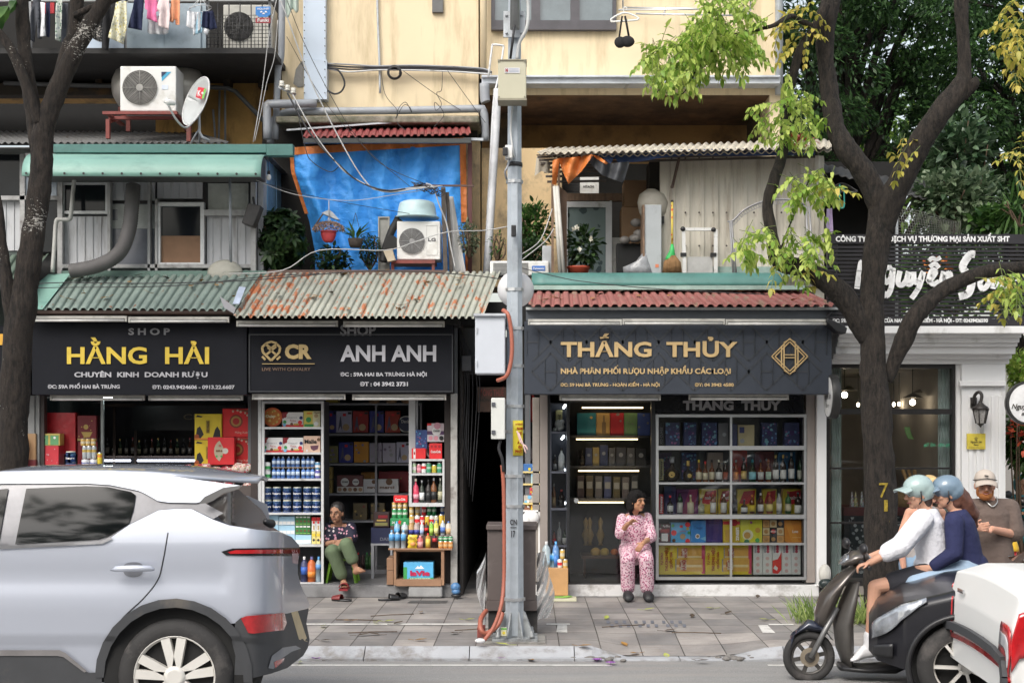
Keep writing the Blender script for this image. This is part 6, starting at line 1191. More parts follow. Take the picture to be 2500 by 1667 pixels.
row("drink_bottle","bottle","in the raised bottle row of the stall",[(969,14,34,(mB,C(.25,.42,.55,.15),C(.10,.35,.65),C(.1,.4,.7),2,.2,.5),"water bottle with blue label"),(988,16,32,(mB,cb_,C(.5,.55,.55),C(.7,.7,.7),2,.3,.6),"clear bottle with white cap"),(1004,13,34,(mB,C(.45,.28,.12),C(.04,.05,.25),C(.7,.5,.4),2,.1,.4),"tea bottle with navy label"),(1017,13,34,(mB,C(.4,.32,.3),C(.05,.06,.3),RED,2,.1,.4),"pale bottle with navy label"),(1030,10,32,(mB,C(.55,.58,.6),C(.3,.4,.6),WHT,2,.1,.4),"white capped bottle"),(1041,9,36,(mB,C(.06,.03,.02),RED,YEL,0,.3,.5),"dark bottle with yellow cap"),(1053,10,34,(mB,C(.22,.5,.06),C(.4,.6,.1),GRN,2,.1,.5),"lime green bottle"),(1065,11,36,(mB,C(.6,.55,.1),C(.7,.65,.3),YEL,2,.1,.5),"yellow lemon drink bottle"),(1081,12,36,(mB,cb_,C(.1,.2,.55),C(.75,.75,.75),2,.2,.55),"clear bottle with blue label"),(1095,14,34,(mB,C(.55,.5,.42),C(.6,.4,.2),C(.1,.2,.5),2,.1,.5),"milk tea bottle with blue cap")],1306,15.6)
wb=(mB,C(.40,.46,.50,.12),C(.10,.33,.62),C(.15,.42,.7),2,.42,.78)
row("drink_bottle","bottle","in the front row of the stall",[(956,13,45,wb,"clear water bottle"),(970,13,45,wb,"clear water bottle"),(985,13,45,wb,"clear water bottle"),(1026,14,31,(mB,C(.50,.12,.12),C(.6,.3,.3),PNK,2,.1,.55),"pink drink bottle"),(1045,12,37,(mB,C(.45,.2,.03),C(.68,.5,.08),RED,2,.1,.65),"yellow labelled tea bottle"),(1061,11,36,(mB,C(.03,.012,.01),C(.5,.03,.04),BLK,2,.45,.7),"dark cola bottle")],1338,15.47)
or_c=(mC,C(.60,.25,.06),[(.3,.6,C(.6,.4,.2))])
row("drink_can","can","in the short front trio of the stall",[(x,12,18,or_c,"short orange beer can")for x in(1076,1088,1100)],1338,15.47);row("drink_can","can","on top of the short orange cans",[(x,11,12,grn_c,"small green lidded can")for x in(1076,1088,1100)],1320,15.48)
t=tng("crisp_packet","puffed yellow crisp packet at the front of the stall","packet",P(1007,1338,15.46));B=MB();B.grid(lambda u,v:P(996+22*u+1.5*sin(v*20),1305+33*v,15.45-.035*sin(pi*u)*sin(pi*v)),10,12);B.grid(lambda u,v:P(996+22*u+1.5*sin(v*20),1305+33*v,15.452+.035*sin(pi*u)*sin(pi*v)),10,12);B.bld("bag",C(.72,.52,.04,.25),t);text("Stax",999,1015,1309,1315,15.41,C(.35,.2,.02),t,.05,.001);B=MB();B.ell(P(1008,1327,15.42),(.03,.01,.022));B.bld("print",C(.70,.30,.10),t)
VD=15.78
deco=lambda s:blobs(30,[C(.10,.24,.45),C(.28,.10,.25),C(.06,.08,.25),C(.14,.34,.42)],s,(.03,.09))+[('d',.5,.55,.17,C(.05,.02,.12))]
for i,(a,c)in enumerate(((1624,1659),(1669,1700),(1714,1751),(1860,1897),(1915,1952))):gbox("dark blue cognac box with swirling print, %s from left on top display shelf"%ORD[i],a,1031,c,1088,VD,.12,C(.03,.04,.12),deco(i))
gbox("plain black bottle box at the left end of the top display shelf",1608,1031,1621,1090,VD,.12,BLK,(),[("XO CUVEE",.25,.75,.1,.8,GRY,.0,90)]);gbox("grey bottle box left of the mullion on the top display shelf",1754,1032,1778,1089,VD,.12,C(.13,.13,.14),[('d',.6,.5,.2,GRY)]);gbox("pale wooden twin bottle box right of the mullion on the top display shelf",1802,1037,1842,1089,VD,.12,C(.50,.42,.24),[('r',.08,.62,.38,.9,NAVY),('d',.25,.25,.14,GRY)]);gbox("thin navy bottle box beside the mullion on the top display shelf",1788,1034,1800,1089,VD,.1,C(.03,.04,.12))
for l,a,b,c,d,m in(("purple print box at the back left of the second display shelf",1609,1104,1640,1170,C(.06,.04,.12)),("dark blue print box behind the round bottles",1664,1104,1700,1172,C(.03,.04,.13)),("beige bottle box behind the amber bottles",1727,1104,1765,1172,C(.36,.30,.26)),("red whisky box right of the mullion on the second display shelf",1789,1100,1824,1174,C(.42,.03,.03)),("dark red bottle box with silver print on the second display shelf",1843,1102,1890,1174,C(.13,.02,.025)),("bright blue bottle box at the right of the second display shelf",1900,1103,1942,1174,C(.03,.16,.34))):gbox(l,a,b,c,d,VD+.16,.1,m,deco(a)if "print box" in l else blobs(3,[GRY],a,(.04,.08)))
gbox("narrow greenish gold box with upright black lettering on the second display shelf",1608,1120,1620,1172,VD,.1,C(.36,.33,.17),(),[("Hennessy",.2,.75,.08,.9,BLK,.02,90)]);gbox("narrow red box with upright white lettering on the third display shelf",1608,1206,1620,1254,VD,.1,C(.45,.02,.03),(),[("Hennessy",.2,.75,.08,.9,WHT,.02,90)])
dk=C(.03,.022,.02,.12);am=C(.16,.05,.015,.12);gr=C(.02,.05,.025,.12);lb=C(.70,.70,.68);lbe=C(.62,.56,.40)
row("cognac_bottle","bottle","of the two round bottles on the second display shelf",[(1641,38,62,(mk_round,dk,GLD,GRY),"large round black cognac bottle"),(1680,26,52,(mk_round,dk,GLD,GLD),"small round black cognac bottle")],1176,VD)
row("spirit_bottle","bottle","in left half of second display shelf",[(1706,15,54,(mB,am,lbe,YEL,1),"amber bottle with cream label"),(1722,13,50,(mB,am,lbe,RED,1),"amber bottle with shield label"),(1738,13,54,(mB,am,lbe,BLK,1),"amber bottle with shield label"),(1755,16,54,(mB,dk,lb,C(.55,.52,.4),1),"black bottle with white shield label"),(1771,12,54,(mB,dk,C(.35,.08,.04),BLK),"dark bottle with slanted red label")],1176,VD)
row("spirit_bottle","bottle","in right half of second display shelf",[(1797,12,54,(mB,C(.2,.05,.03,.12),ORG,GRY),"red whisky bottle with slanted orange label"),(1816,14,60,(mB,dk,GLD,BLK),"black whisky bottle with slanted gold label"),(1837,18,54,(mB,gr,C(.25,.55,.62),TEAL_,1),"squat green bottle with turquoise label"),(1857,14,54,(mB,am,lb,BLK,1),"amber bottle with torn white label"),(1876,14,56,(mB,am,C(.45,.6,.5),C(.3,.1,.05),1),"amber bottle with green and white label"),(1894,15,66,(mB,dk,lb,GLD),"black wine bottle with white label"),(1912,15,66,(mB,dk,lb,GLD),"black wine bottle with white label"),(1932,15,72,(mB,dk,lb,C(.6,.6,.6)),"tallest black wine bottle with white label"),(1954,15,64,(mB,gr,C(.5,.5,.42),BLK),"dark green bottle with grey label")],1176,VD)
for i,(a,c)in enumerate(((1708,1751),(1753,1782),(1800,1846),(1862,1896),(1911,1960))):gbox("yellow wafer carton with a red swoosh, %s from the left on the third display shelf"%ORD[i],a,1193,c,1256,VD+.15,.1,C(.62,.48,.03),[('p',[(.1,.45),(.35,.9),(.95,.95),(.9,.55),(.5,.4)],C(.50,.02,.03))],[("nabati",.3,.9,.6,.74,WHT,.02)]if i in(0,1,4)else(),name="wafer_carton",cat="carton")
gbox("navy and purple gift box at the left of the third display shelf",1622,1186,1650,1255,VD+.14,.1,C(.04,.03,.14),[('r',0,.75,.6,1,C(.02,.05,.16))]);gbox("magenta and violet gift box beside the navy box on the third display shelf",1652,1194,1704,1255,VD+.16,.1,C(.16,.03,.16),[('p',[(.2,0),(.6,1),(1,1),(.8,0)],C(.38,.05,.16))])
sq=[(1636,15,44,(mB,dk,lb,RED,1),"black rum bottle with red cap"),(1660,14,50,(mB,gr,C(.5,.5,.45),BLK,2,.05,.55),"square green bottle with grey label"),(1686,16,46,(mB,C(.5,.4,.22),lbe,C(.66,.6,.5),1,.05,.6),"golden gin bottle with cream label"),(1712,15,38,(mB,C(.35,.36,.25),C(.5,.5,.35),GRY,1),"squat pale bottle"),(1741,14,54,(mB,am,lb,C(.6,.1,.08),0,.05,.5),"amber rum bottle with white label"),(1767,15,48,(mB,C(.1,.04,.02),lb,WHT,0,.05,.55),"dark bourbon bottle with white label")]
row("spirit_bottle","bottle","in left half of third display shelf",sq,1253,VD)
row("spirit_bottle","bottle","in right half of third display shelf",[(1794,13,52,(mB,C(.05,.05,.06),C(.2,.2,.22),GRY),"slim black bottle"),(1817,16,34,(mB,C(.05,.02,.02),lb,BLK,1),"squat dark bottle with white label"),(1836,12,46,(mB,am,YEL,ORG,0),"orange bottle with yellow label"),(1857,14,50,(mB,C(.1,.03,.02),lb,C(.66,.66,.66),0),"brown bottle with white cap"),(1879,16,52,(mB,C(.25,.06,.02),C(.7,.58,.2),C(.5,.1,.05),0),"amber bottle with round yellow label"),(1902,13,56,(mB,C(.3,.33,.33),lb,BLK,0),"clear vodka bottle"),(1924,15,54,(mB,C(.04,.12,.04),lbe,C(.3,.04,.04),0),"green whiskey bottle with cream label"),(1948,17,52,(mB,dk,lb,BLK,0,.03,.4),"black wine bottle with a smile on its label")],1253,VD)
TD=15.72
gbox("dark floral chocolate box at the left of the tin shelf",1608,1278,1636,1325,TD,.14,C(.10,.03,.04),blobs(22,[C(.4,.08,.08),C(.5,.45,.45),C(.05,.1,.06)],5,(.05,.12))+[('r',.25,.1,.8,.5,WHT),('r',.15,.55,.95,.72,C(.35,.05,.05))])
gbox("sky blue tin with red flowers on the tin shelf",1638,1275,1686,1325,TD,.14,C(.12,.42,.72),[('d',u,v,r,m)for u,v,r,m in((.15,.5,.14,RED),(.85,.9,.13,RED),(.85,.1,.12,RED),(.1,.85,.08,GRN),(.92,.5,.08,GRN),(.15,.12,.09,BRN),(.85,.7,.08,GLD))]+[('d',.6,.32,.14,TAN),('r',.45,.75,.6,.87,RED)],[("LaVelle",.42,.75,.55,.62,RED,0)],name="biscuit_tin",cat="tin")
gbox("blue tin with a white milk splash on the tin shelf",1687,1270,1723,1325,TD,.14,C(.05,.27,.66),[('d',.45,.3,.16,WHT),('d',.45,.3,.1,C(.3,.2,.1)),('p',[(.6,.2),(1,.1),(1,.3)],SKY)],[("Crespo",.2,.8,.62,.76,C(.02,.05,.2),.0)],name="biscuit_tin",cat="tin")
gbox("plain dark violet box on the tin shelf",1724,1267,1764,1325,TD,.14,C(.045,.025,.16),[('r',.1,.88,.9,.9,C(.09,.07,.3)),('r',.1,.1,.9,.12,C(.09,.07,.3))])
gbox("yellow biscuit carton with upright white lettering on the tin shelf",1765,1266,1806,1325,TD,.14,C(.66,.48,.04),[('r',0,.77,1,.9,RED),('d',.68,.84,.2,C(.5,.02,.03)),('r',.15,.1,.42,.55,C(.6,.38,.08))],[("LEIBNIZ",.96,.78,.64,.1,WHT,.04,90)])
gbox("lime yellow tin with golden flowers on the tin shelf",1807,1268,1861,1325,TD,.14,C(.62,.60,.04),[('d',.35,.35,.24,C(.7,.68,.5)),('d',.32,.33,.15,C(.5,.28,.05)),('d',.8,.55,.12,C(.55,.32,.06)),('d',.78,.12,.1,GRN),('d',.3,.05,.12,C(.05,.2,.1)),('d',.5,.88,.06,C(.4,.1,.3))],name="biscuit_tin",cat="tin")
gbox("black and orange checked biscuit selection box on the tin shelf",1862,1268,1914,1325,TD,.14,C(.025,.02,.02),[q for i in range(3)for j in range(3)for q in((('r',i/3+.01,j*.33+.01,(i+1)/3-.01,j*.33+.32,(C(.55,.30,.10),C(.60,.50,.30))[(i+j)%2]),)if(i,j)not in((1,1),(2,2),(1,0))else())+(('d',i/3+.165,j*.33+.165,.10,C(.40,.22,.07)if(i,j)!=(1,1)else RED),)],[("MARYLAND",.37,.63,.46,.54,WHT,.02)])
gbox("plain orange tin at the right end of the tin shelf",1915,1270,1964,1325,TD,.14,C(.58,.22,.025),[('p',[(0,1),(.3,1),(.75,.0),(.4,0)],C(.64,.28,.04)),('r',.4,.24,.95,.26,C(.7,.45,.2))],[("Lune",.4,.68,.46,.58,WHT,.02)],name="biscuit_tin",cat="tin")
for i,a in enumerate((1608,1722)):
 beer=C(.66,.38,.08)
 gbox(("left","right")[i]+" big yellow beer carton with two golden cans along the bottom of the display case",a,1326,a+113,1402,TD,.2,C(.70,.55,.03),[('r',.93,.03,1,.97,C(.55,.05,.12)),('r',.40,.52,.93,.86,beer),('r',.42,.54,.93,.60,C(.72,.58,.30)),('r',.36,.10,.95,.50,beer),('r',.38,.24,.93,.32,C(.74,.60,.32)),('r',.47,.16,.60,.46,C(.72,.66,.54)),('r',.50,.56,.62,.83,C(.72,.66,.54)),('r',.36,.10,.385,.50,GRY),('r',.40,.52,.42,.86,GRY)],[("TỰ HÀO",.045,.09,.3,.7,C(.42,.08,.02),.04,90),("THƯƠNG HIỆU",.14,.20,.11,.86,C(.42,.08,.02),.04,90),("QUỐC GIA",.245,.295,.2,.74,C(.42,.08,.02),.04,90),("BIA",.445,.48,.26,.42,C(.45,.05,.04),.03,90),("HÀ NỘI",.51,.58,.13,.48,C(.45,.05,.04),.04,90),("BIA",.485,.515,.6,.76,C(.45,.05,.04),.03,90),("HÀ NỘI",.545,.61,.54,.85,C(.45,.05,.04),.04,90)],name="beer_carton",cat="carton")
for i in range(5):
 a=1839+i*23.3;art=[('d',.55,.9,.16,C(.5,.06,.1)),('d',.55,.82,.16,C(.5,.06,.1)),('d',.55,.74,.16,C(.5,.06,.1)),('r',.15,.7,.35,.92,GRY)]
 art+=[('d',.5,v,.19,C(.66,.45,.42))for v in(.52,.32,.12)]if i!=2 else[('p',[(.02,.05),(.02,.45),(.6,.5),(.98,.72),(.98,.15),(.6,.03)],RED),('p',[(.1,.2),(.3,.3),(.6,.22),(.5,.12)],WHT)]
 gbox("slim white beer carton with "+("a big red swoosh, middle of the five" if i==2 else "small round badges, %s of the five from left"%ORD[i]),a,1326,a+22.6,1402,TD,.2,C(.70,.72,.70),art,name="beer_carton",cat="carton")
LD=16.34
for l,a,c,m in(("teal gift bag with a flower",1409,1455,C(.02,.18,.24)),("gold bottle box with a bottle outline",1456,1489,C(.48,.30,.10)),("plain red bottle box",1490,1523,C(.42,.02,.03)),("soft green bottle box",1524,1556,C(.14,.26,.12)),("royal blue bottle box",1557,1588,C(.05,.09,.34))):gbox(l+" on the highest lit shelf behind the glass door",a,1008,c,1063,LD,.2,m,[('d',.75,.8,.07,GLD)]if "teal" in l else([('r',.42,.1,.7,.6,C(.2,.13,.06)),('r',.5,.6,.62,.9,C(.2,.13,.06))]if "outline" in l else blobs(3,[C(.2,.2,.2)],a,(.05,.1))))
for i,(a,b,c,m,l)in enumerate(((1410,1098,1413,BLK,"thin black"),(1429,1093,1446,C(.05,.06,.13),"navy number printed"),(1447,1092,1463,C(.36,.27,.10),"gold topped"),(1464,1086,1484,C(.04,.05,.12),"tall navy"),(1486,1093,1502,C(.10,.10,.11),"charcoal"),(1504,1092,1528,C(.05,.05,.055),"wide black diamond marked"),(1530,1094,1550,C(.10,.10,.11),"dull grey"),(1552,1094,1578,BLK,"rightmost black"))):gbox(l+" bottle box on the second lit shelf behind the glass door",a,b,c,1137,LD,.15,m,[('d',.5,.6,.22,GRY)])
row("spirit_bottle","bottle","of the second lit shelf beside the navy number box",[(1421,12,38,(mB,dk,BLK,BLK,1),"lone black rum bottle")],1137,LD)
for i in range(7):
 a=1409+i*22;gbox("dim spirit box with pale label, %s from the left on the third lit shelf"%ORD[i],a,1160+(i*7)%6,a+17,1217,LD,.15,(C(.05,.03,.03),C(.08,.06,.03),C(.10,.09,.09),C(.05,.06,.14),C(.09,.07,.03),C(.12,.10,.10),BLK)[i],[('r',.1,.45,.9,.75,C(.30,.29,.26))])
B=MB();
for a in(1430,1440,1466):B.la(P(a,1330,16.5),[(.03,0),(.02,.03),(.05,.12),(.02,.2),(.03,.28),(.005,.33)],12)
tag(B.bld("trophies",C(.28,.20,.08)),"three dim gold trophies behind the glass door","trophies")
for i,(a,r,m)in enumerate(((1454,.06,C(.45,.30,.08)),(1476,.055,C(.45,.33,.08)),(1500,.045,C(.55,.16,.03)))):B=MB();B.ell(P(a,1347,16.2),(r,r,r*.9));tag(B.bld("fruit",m),("yellow pomelo at the left on the low table behind the glass door","yellow pomelo in the middle behind the glass door","orange fruit right of the pomelos behind the glass door")[i],"fruit")
t=tng("low_table","low dark altar table behind the glass door","table",P(1475,1410,16.3));B=MB();B.pb(1420,1357,1560,1363,16.05,.5);B.bld("top",C(.10,.06,.04),t)
for a in(1424,1550):B=MB();B.pb(a,1363,a+6,1410,16.1,.05);B.bld("leg",C(.08,.05,.035),t)
row("spirit_bottle","bottle","in the narrow showcase, second level",[(1355,9,40,(mB,dk,GRY,GRY),"small dark bottle"),(1371,16,58,(mB,C(.62,.66,.68),C(.7,.72,.74),BLK),"large white bottle")],1150,15.8)
row("spirit_bottle","bottle","on the third level of the narrow showcase",[(1352,10,60,(mB,C(.25,.13,.08),C(.5,.35,.2),GRY),"amber bottle with tan label"),(1371,16,46,(mB,dk,BLK,C(.5,.1,.1)),"black bottle with red cap")],1240,15.8)
row("spirit_bottle","bottle","on the lowest level of the narrow showcase",[(1353,9,36,(mB,C(.3,.08,.06),RED,BLK),"red labelled bottle"),(1366,10,56,(mB,C(.3,.32,.33),GRY,GRY),"silver bottle"),(1378,10,40,(mB,gr,lb,BLK),"green bottle with white label")],1330,15.8)
gbox("pale yellow bottle box with upright lettering at the top of the narrow showcase",1357,1001,1373,1035,15.85,.1,C(.50,.46,.20),(),[("MANG",.35,.75,.1,.7,BLK,.02,90)])
t=tng("grape_bunch","white porcelain grapes below the yellow box in the narrow showcase","ornament",P(1365,1052,15.8));B=MB()
for i in range(12):B.ell(P(1352+R.uniform(0,28),1030+R.uniform(0,20),15.78),.03,8,6)
B.bld("grapes",C(.55,.56,.55),t)
t=tng("side_rack","narrow white rack of small coloured packets beside the street pole","rack",P(1303,1360,15.75));B=MB()
for b in(1150,1180,1227):B.pb(1276,b,1320,b+4,15.66,.15)
B.bld("shelf",C(.72,.58,.25),t);B=MB();B.pb(1314,1245,1319,1360,15.64,.03);B.pb(1276,1245,1319,1249,15.64,.15);B.bld("frame",WHT,t)
for i,(a,b,c,d,m,l)in enumerate(((1278,1132,1307,1150,C(.05,.16,.42),"blue packet on the top of the side rack"),(1296,1154,1313,1180,C(.45,.60,.62),"white and turquoise packets on the side rack"),(1293,1190,1312,1208,C(.50,.06,.08),"red packet on the side rack"),(1296,1184,1316,1190,C(.62,.36,.04),"flat orange packet on the side rack"),(1279,1209,1316,1226,C(.50,.46,.40),"grey and white packets on the side rack"),(1280,1228,1294,1245,C(.22,.10,.06),"brown packet with a face on the side rack"),(1296,1228,1314,1245,C(.66,.33,.04),"orange packets at the bottom of the side rack"))):gbox(l,a,b,c,d,15.68,.08,m,blobs(4,[WHT,SKY,YEL],i,(.06,.14)),name="packet",cat="packet")
B=MB();B.ell(P(1296,1264,15.62),(.10,.06,.085));B.ell(P(1285,1268,15.6),(.06,.05,.07));tag(B.bld("white_bowls",WHT),"white bowls piled in the wire basket behind the street pole","bowls")
B=MB();B.la(P(1300,1030,15.8),[(.03,0),(.05,.03),(.05,.22),(.018,.30),(.018,.38)],14);tag(B.bld("fire_extinguisher",C(.35,.02,.02)),"red fire extinguisher hanging in the dark behind the street pole","fire extinguisher")
B=MB();B.la(P(1296,1126,15.8),[(.05,0),(.07,.05),(.055,.12),(.012,.2),(.012,.26)],14);tag(B.bld("hanging_gourd",C(.16,.13,.14)),"dusky gourd shaped bottle hanging below the fire extinguisher","gourd")
gbox("plain plywood box on the pavement left of the glass door",1333,1387,1387,1453,15.35,.4,M("plywood",(.50,.28,.12),.6,var=.12,sc=5),name="plywood_box");
row("water_bottle","bottle","on the plywood box",[(1334,20,66,(mB,C(.35,.42,.45,.12),C(.3,.42,.5),C(.6,.6,.6),2,.1,.3),"large clear water jug"),(1340,12,46,(mB,C(.22,.40,.55,.12),C(.06,.28,.6),C(.1,.4,.7),2,.4,.7),"small blue labelled water bottle"),(1352,13,46,(mB,C(.22,.40,.55,.12),C(.06,.28,.6),C(.1,.4,.7),2,.4,.7),"blue labelled water bottle"),(1357,16,66,(mB,C(.12,.25,.5,.12),C(.06,.2,.55),C(.1,.35,.7),2,.1,.5),"tall blue water bottle")],1387,15.5)
row("drink_can","can","beside the water bottles on the plywood box, lower pair",[(1367,12,23,wr_c,"white can with red mark"),(1380,12,23,gold_c,"gold beer can")],1387,15.45);row("drink_can","can","of the cans on the plywood box, standing on top",[(1373,12,24,gold_c,"single gold beer can")],1364,15.45)
B=MB();B.box(X(1345,15.2),X(1407,15.2),15.15,15.35,.004,.035);o=tag(B.bld("newspaper",C(.60,.58,.42)),"folded newspaper on the pavement below the plywood box","newspaper");B=MB();B.ell((X(1370,15.2),15.2,.045),(.10,.03,.01));B.ell((X(1385,15.2),15.25,.045),(.06,.02,.01));tag(B.bld("green_leaf_blade",C(.22,.42,.08)),"long green leaves lying on the folded newspaper","leaf")
FD=15.68
gbox("large plain red gift box wrapped in shiny film",113,1007,184,1108,FD+.18,.15,M("film_red",(.50,.03,.04),.28,var=.25,bump=.9,bs=9),blobs(0,[],0))
gbox("dark red gift box with a gold bowl print",189,1014,235,1076,FD+.2,.15,C(.20,.012,.02),[('p',[(.2,.35),(.35,.15),(.65,.15),(.8,.35)],GLD),('d',.45,.55,.13,GLD),('r',0,0,1,.1,C(.4,.3,.1))]+blobs(8,[GLD],6,(.02,.04)))
gbox("dark red patterned gift box below the gold bowl box",189,1077,237,1180,FD+.22,.12,C(.24,.02,.03),blobs(16,[C(.45,.25,.2),C(.3,.02,.05)],9,(.03,.06)))
gbox("gold box with two green tea panels on the left shop stack",94,1058,146,1087,FD,.15,C(.55,.42,.12,.25),[('r',.06,.05,.45,.85,C(.12,.32,.14)),('r',.55,.05,.94,.85,C(.12,.32,.14)),('d',.25,.65,.06,WHT),('d',.75,.65,.06,WHT)])
gbox("red gift box with pale flourishes under the gold tea box",93,1088,143,1190,FD,.2,C(.52,.03,.045),[('r',.1,.48,.95,.51,C(.6,.35,.36)),('r',.2,.4,.8,.42,C(.6,.35,.36))]+blobs(18,[C(.55,.3,.32)],10,(.02,.05)))
gbox("red and white patterned carton at the far left of the left shop",22,1070,56,1128,15.45,.15,C(.40,.03,.04),[('r',.15,.05,.6,.7,C(.55,.50,.48)),('r',.7,.05,.92,.95,C(.62,.58,.56))]+[('d',.8,.1+.13*i,.06,RED)for i in range(7)])
gbox("tall tan and red carton at the far left of the left shop",48,1058,87,1122,15.6,.15,C(.36,.22,.11),[('p',[(0,0),(.35,0),(.2,.8),(0,.9)],C(.40,.10,.04))]);gbox("maroon carton under the tan and red carton",55,1122,87,1195,15.58,.15,C(.13,.015,.02));gbox("black carton under the red and white patterned carton",20,1129,54,1195,15.44,.15,C(.02,.03,.04))
row("drink_can","can","on top of the silver cans in the left shop",[(x,12,18,gold_c,"gold can")for x in(203,215,228)],1088,FD);row("drink_can","can","below the gold cans in the left shop",[(x,12,31,(mC,C(.42,.45,.47),[(.5,.7,C(.5,.35,.08))]),"tall silver can")for x in(207,218,230)],1119,FD)
ens2=(mC,C(.62,.63,.66),[(.1,.45,C(.05,.10,.42))],("Ensure",C(.05,.08,.4),.5,.68))
for b in(1142,1164):row("milk_powder_tin","tin","in %s white pair of left shop"%("upper" if b==1142 else "lower"),[(x,19,22,ens2,"white and blue milk powder tin")for x in(209,229)],b,FD,None)
row("milk_powder_tin","tin","of the single tins beside the red gift box",[(173,24,33,ens,"dark blue milk powder tin")],1134,FD);row("milk_powder_tin","tin","in the lowest row beside the red gift box",[(161,24,32,ens,"dark blue milk powder tin"),(187,24,32,ens,"dark blue milk powder tin")],1166,FD)
row("crisp_tube","tube","at the right end of the left shop stack",[(244,12,30,(mC,YEL,[(.6,.8,ORG)]),"yellow crisp tube")],1134,FD);row("crisp_tube","tube","at the foot of the left shop stack",[(244,12,30,(mC,YEL,[(.6,.8,ORG)]),"lower yellow crisp tube")],1164,FD)
B=MB();B.pb(80,1190,252,1420,FD-.02,.5);B.pb(160,1166,250,1190,FD-.01,.2);tag(B.bld("display_counter",C(.08,.07,.07)),"dark display counter under the left stack of gift boxes","counter");B=MB();B.pb(446,1185,618,1420,FD-.05,.5);tag(B.bld("display_counter",C(.08,.065,.06)),"dark display counter under the red gift boxes and sweets","counter")
horse=[('p',[(.04+.8*0,.1),(.1,.45),(.2,.52),(.28,.35),(.34,.2),(.22,.05)],BLK),('p',[(.66,.05),(.76,.4),(.84,.52),(.94,.35),(.96,.1)],BLK),('r',.42,.25,.56,.75,C(.45,.30,.02)),('d',.08,.12,.09,C(.35,.08,.02)),('p',[(.1,.95),(.3,.9),(.25,.86),(.05,.88)],BLK)]
for i,(b,d)in enumerate(((1010,1073),(1074,1136))):gbox(("upper","lower")[i]+" yellow gift box with two black horses",475,b,541,d,FD+.12,.15,C(.72,.56,.03),horse+[('r',0,0,1,.06,ORG)],[("KEEP WALKING",.45,.53,.28,.72,BLK,.02,90)])
bl=[('d',.45,.55,.22,C(.25,.04,.02)),('d',.45,.55,.17,C(.42,.24,.06)),('d',.45,.55,.11,C(.45,.02,.02)),('p',[(.25,.98),(.9,.95),(.95,.75),(.85,.86)],C(.25,.05,.02))]+[('d',u,v,.035,C(.66,.45,.35))for u,v in((.35,.9),(.5,.93),(.6,.88),(.75,.84),(.88,.9),(.9,.7),(.82,.76))]
gbox("tall bright red gift box with blossom branch and medallion",543,997,617,1066,FD+.15,.15,C(.70,.02,.022),bl,[("Mừng Xuân",.42,.85,.12,.2,C(.7,.5,.4),.0)]);gbox("lower bright red gift box with blossom branch, partly hidden",545,1067,620,1134,FD+.15,.15,C(.68,.02,.022),bl,[("Mừng Xuân",.42,.85,.12,.2,C(.7,.5,.4),.0)])
fan=[(.62+.02,.52)]+[(.62+.38*cos(a),.5+.42*sin(a))for a in[pi-1.1+2.2*k/10 for k in range(11)]]
gbox("square red gift box with a painted fan cut-out in front of the blossom boxes",507,1067,572,1134,FD+.0,.12,C(.62,.02,.03),[('r',.04,.04,.96,.96,C(.56,.02,.025)),('p',fan,C(.42,.36,.26)),('d',.66,.5,.11,C(.5,.47,.42))]+[('d',.42+.1*cos(k*1.3),.5+.22*sin(k*2.1),.04,(BRN,C(.4,.12,.1),GRN)[k%3])for k in range(7)])
B=MB();sw=[]
for i in range(24):
 a=458+R.uniform(0,158);b=1140+R.uniform(0,46)
 mbb=MB();r=R.uniform(.05,.08);rot=Matrix.Rotation(R.uniform(-.7,.7),3,'Y');mbb.ell(P(a,b,FD-.06+R.uniform(0,.12)),(r*1.2,r*.6,r*.8),9,6,rot=rot)
 m=[FLORAL("sweet_wrap_a",(.62,.55,.52),[(.45,.05,.06),(.1,.1,.2),(.6,.5,.3)],40,.4,.2),FLORAL("sweet_wrap_b",(.45,.05,.07),[(.7,.66,.6),(.2,.04,.05)],40,.35,.2),FLORAL("sweet_wrap_c",(.60,.48,.42),[(.5,.1,.1),(.4,.3,.12)],50,.4,.2)][i%3]
 tag(mbb.bld("sweet_bag",m),("white","red","peach")[i%3]+" patterned bag of sweets in the heap below the red gift boxes","bag of sweets","bags of sweets heaped in the left shop")
bl_=(mB,C(.03,.03,.03,.12),C(.30,.28,.24),BLK)
for b,n0,h in((1112,14,46),(1165,15,34)):
 row("liquor_bottle","bottle","on the %s of the dim bottle shelves"%("upper tier" if b==1112 else "lower tier"),[(262+i*15.5,9,h-(i*7%9),[bl_,(mB,C(.05,.02,.01,.12),C(.4,.38,.34),C(.3,.05,.05),1),(mB,C(.03,.05,.03,.12),C(.35,.32,.2),GLD)][i%3],("black","brown","green")[i%3]+" liquor bottle")for i in range(n0)],b,17.28)
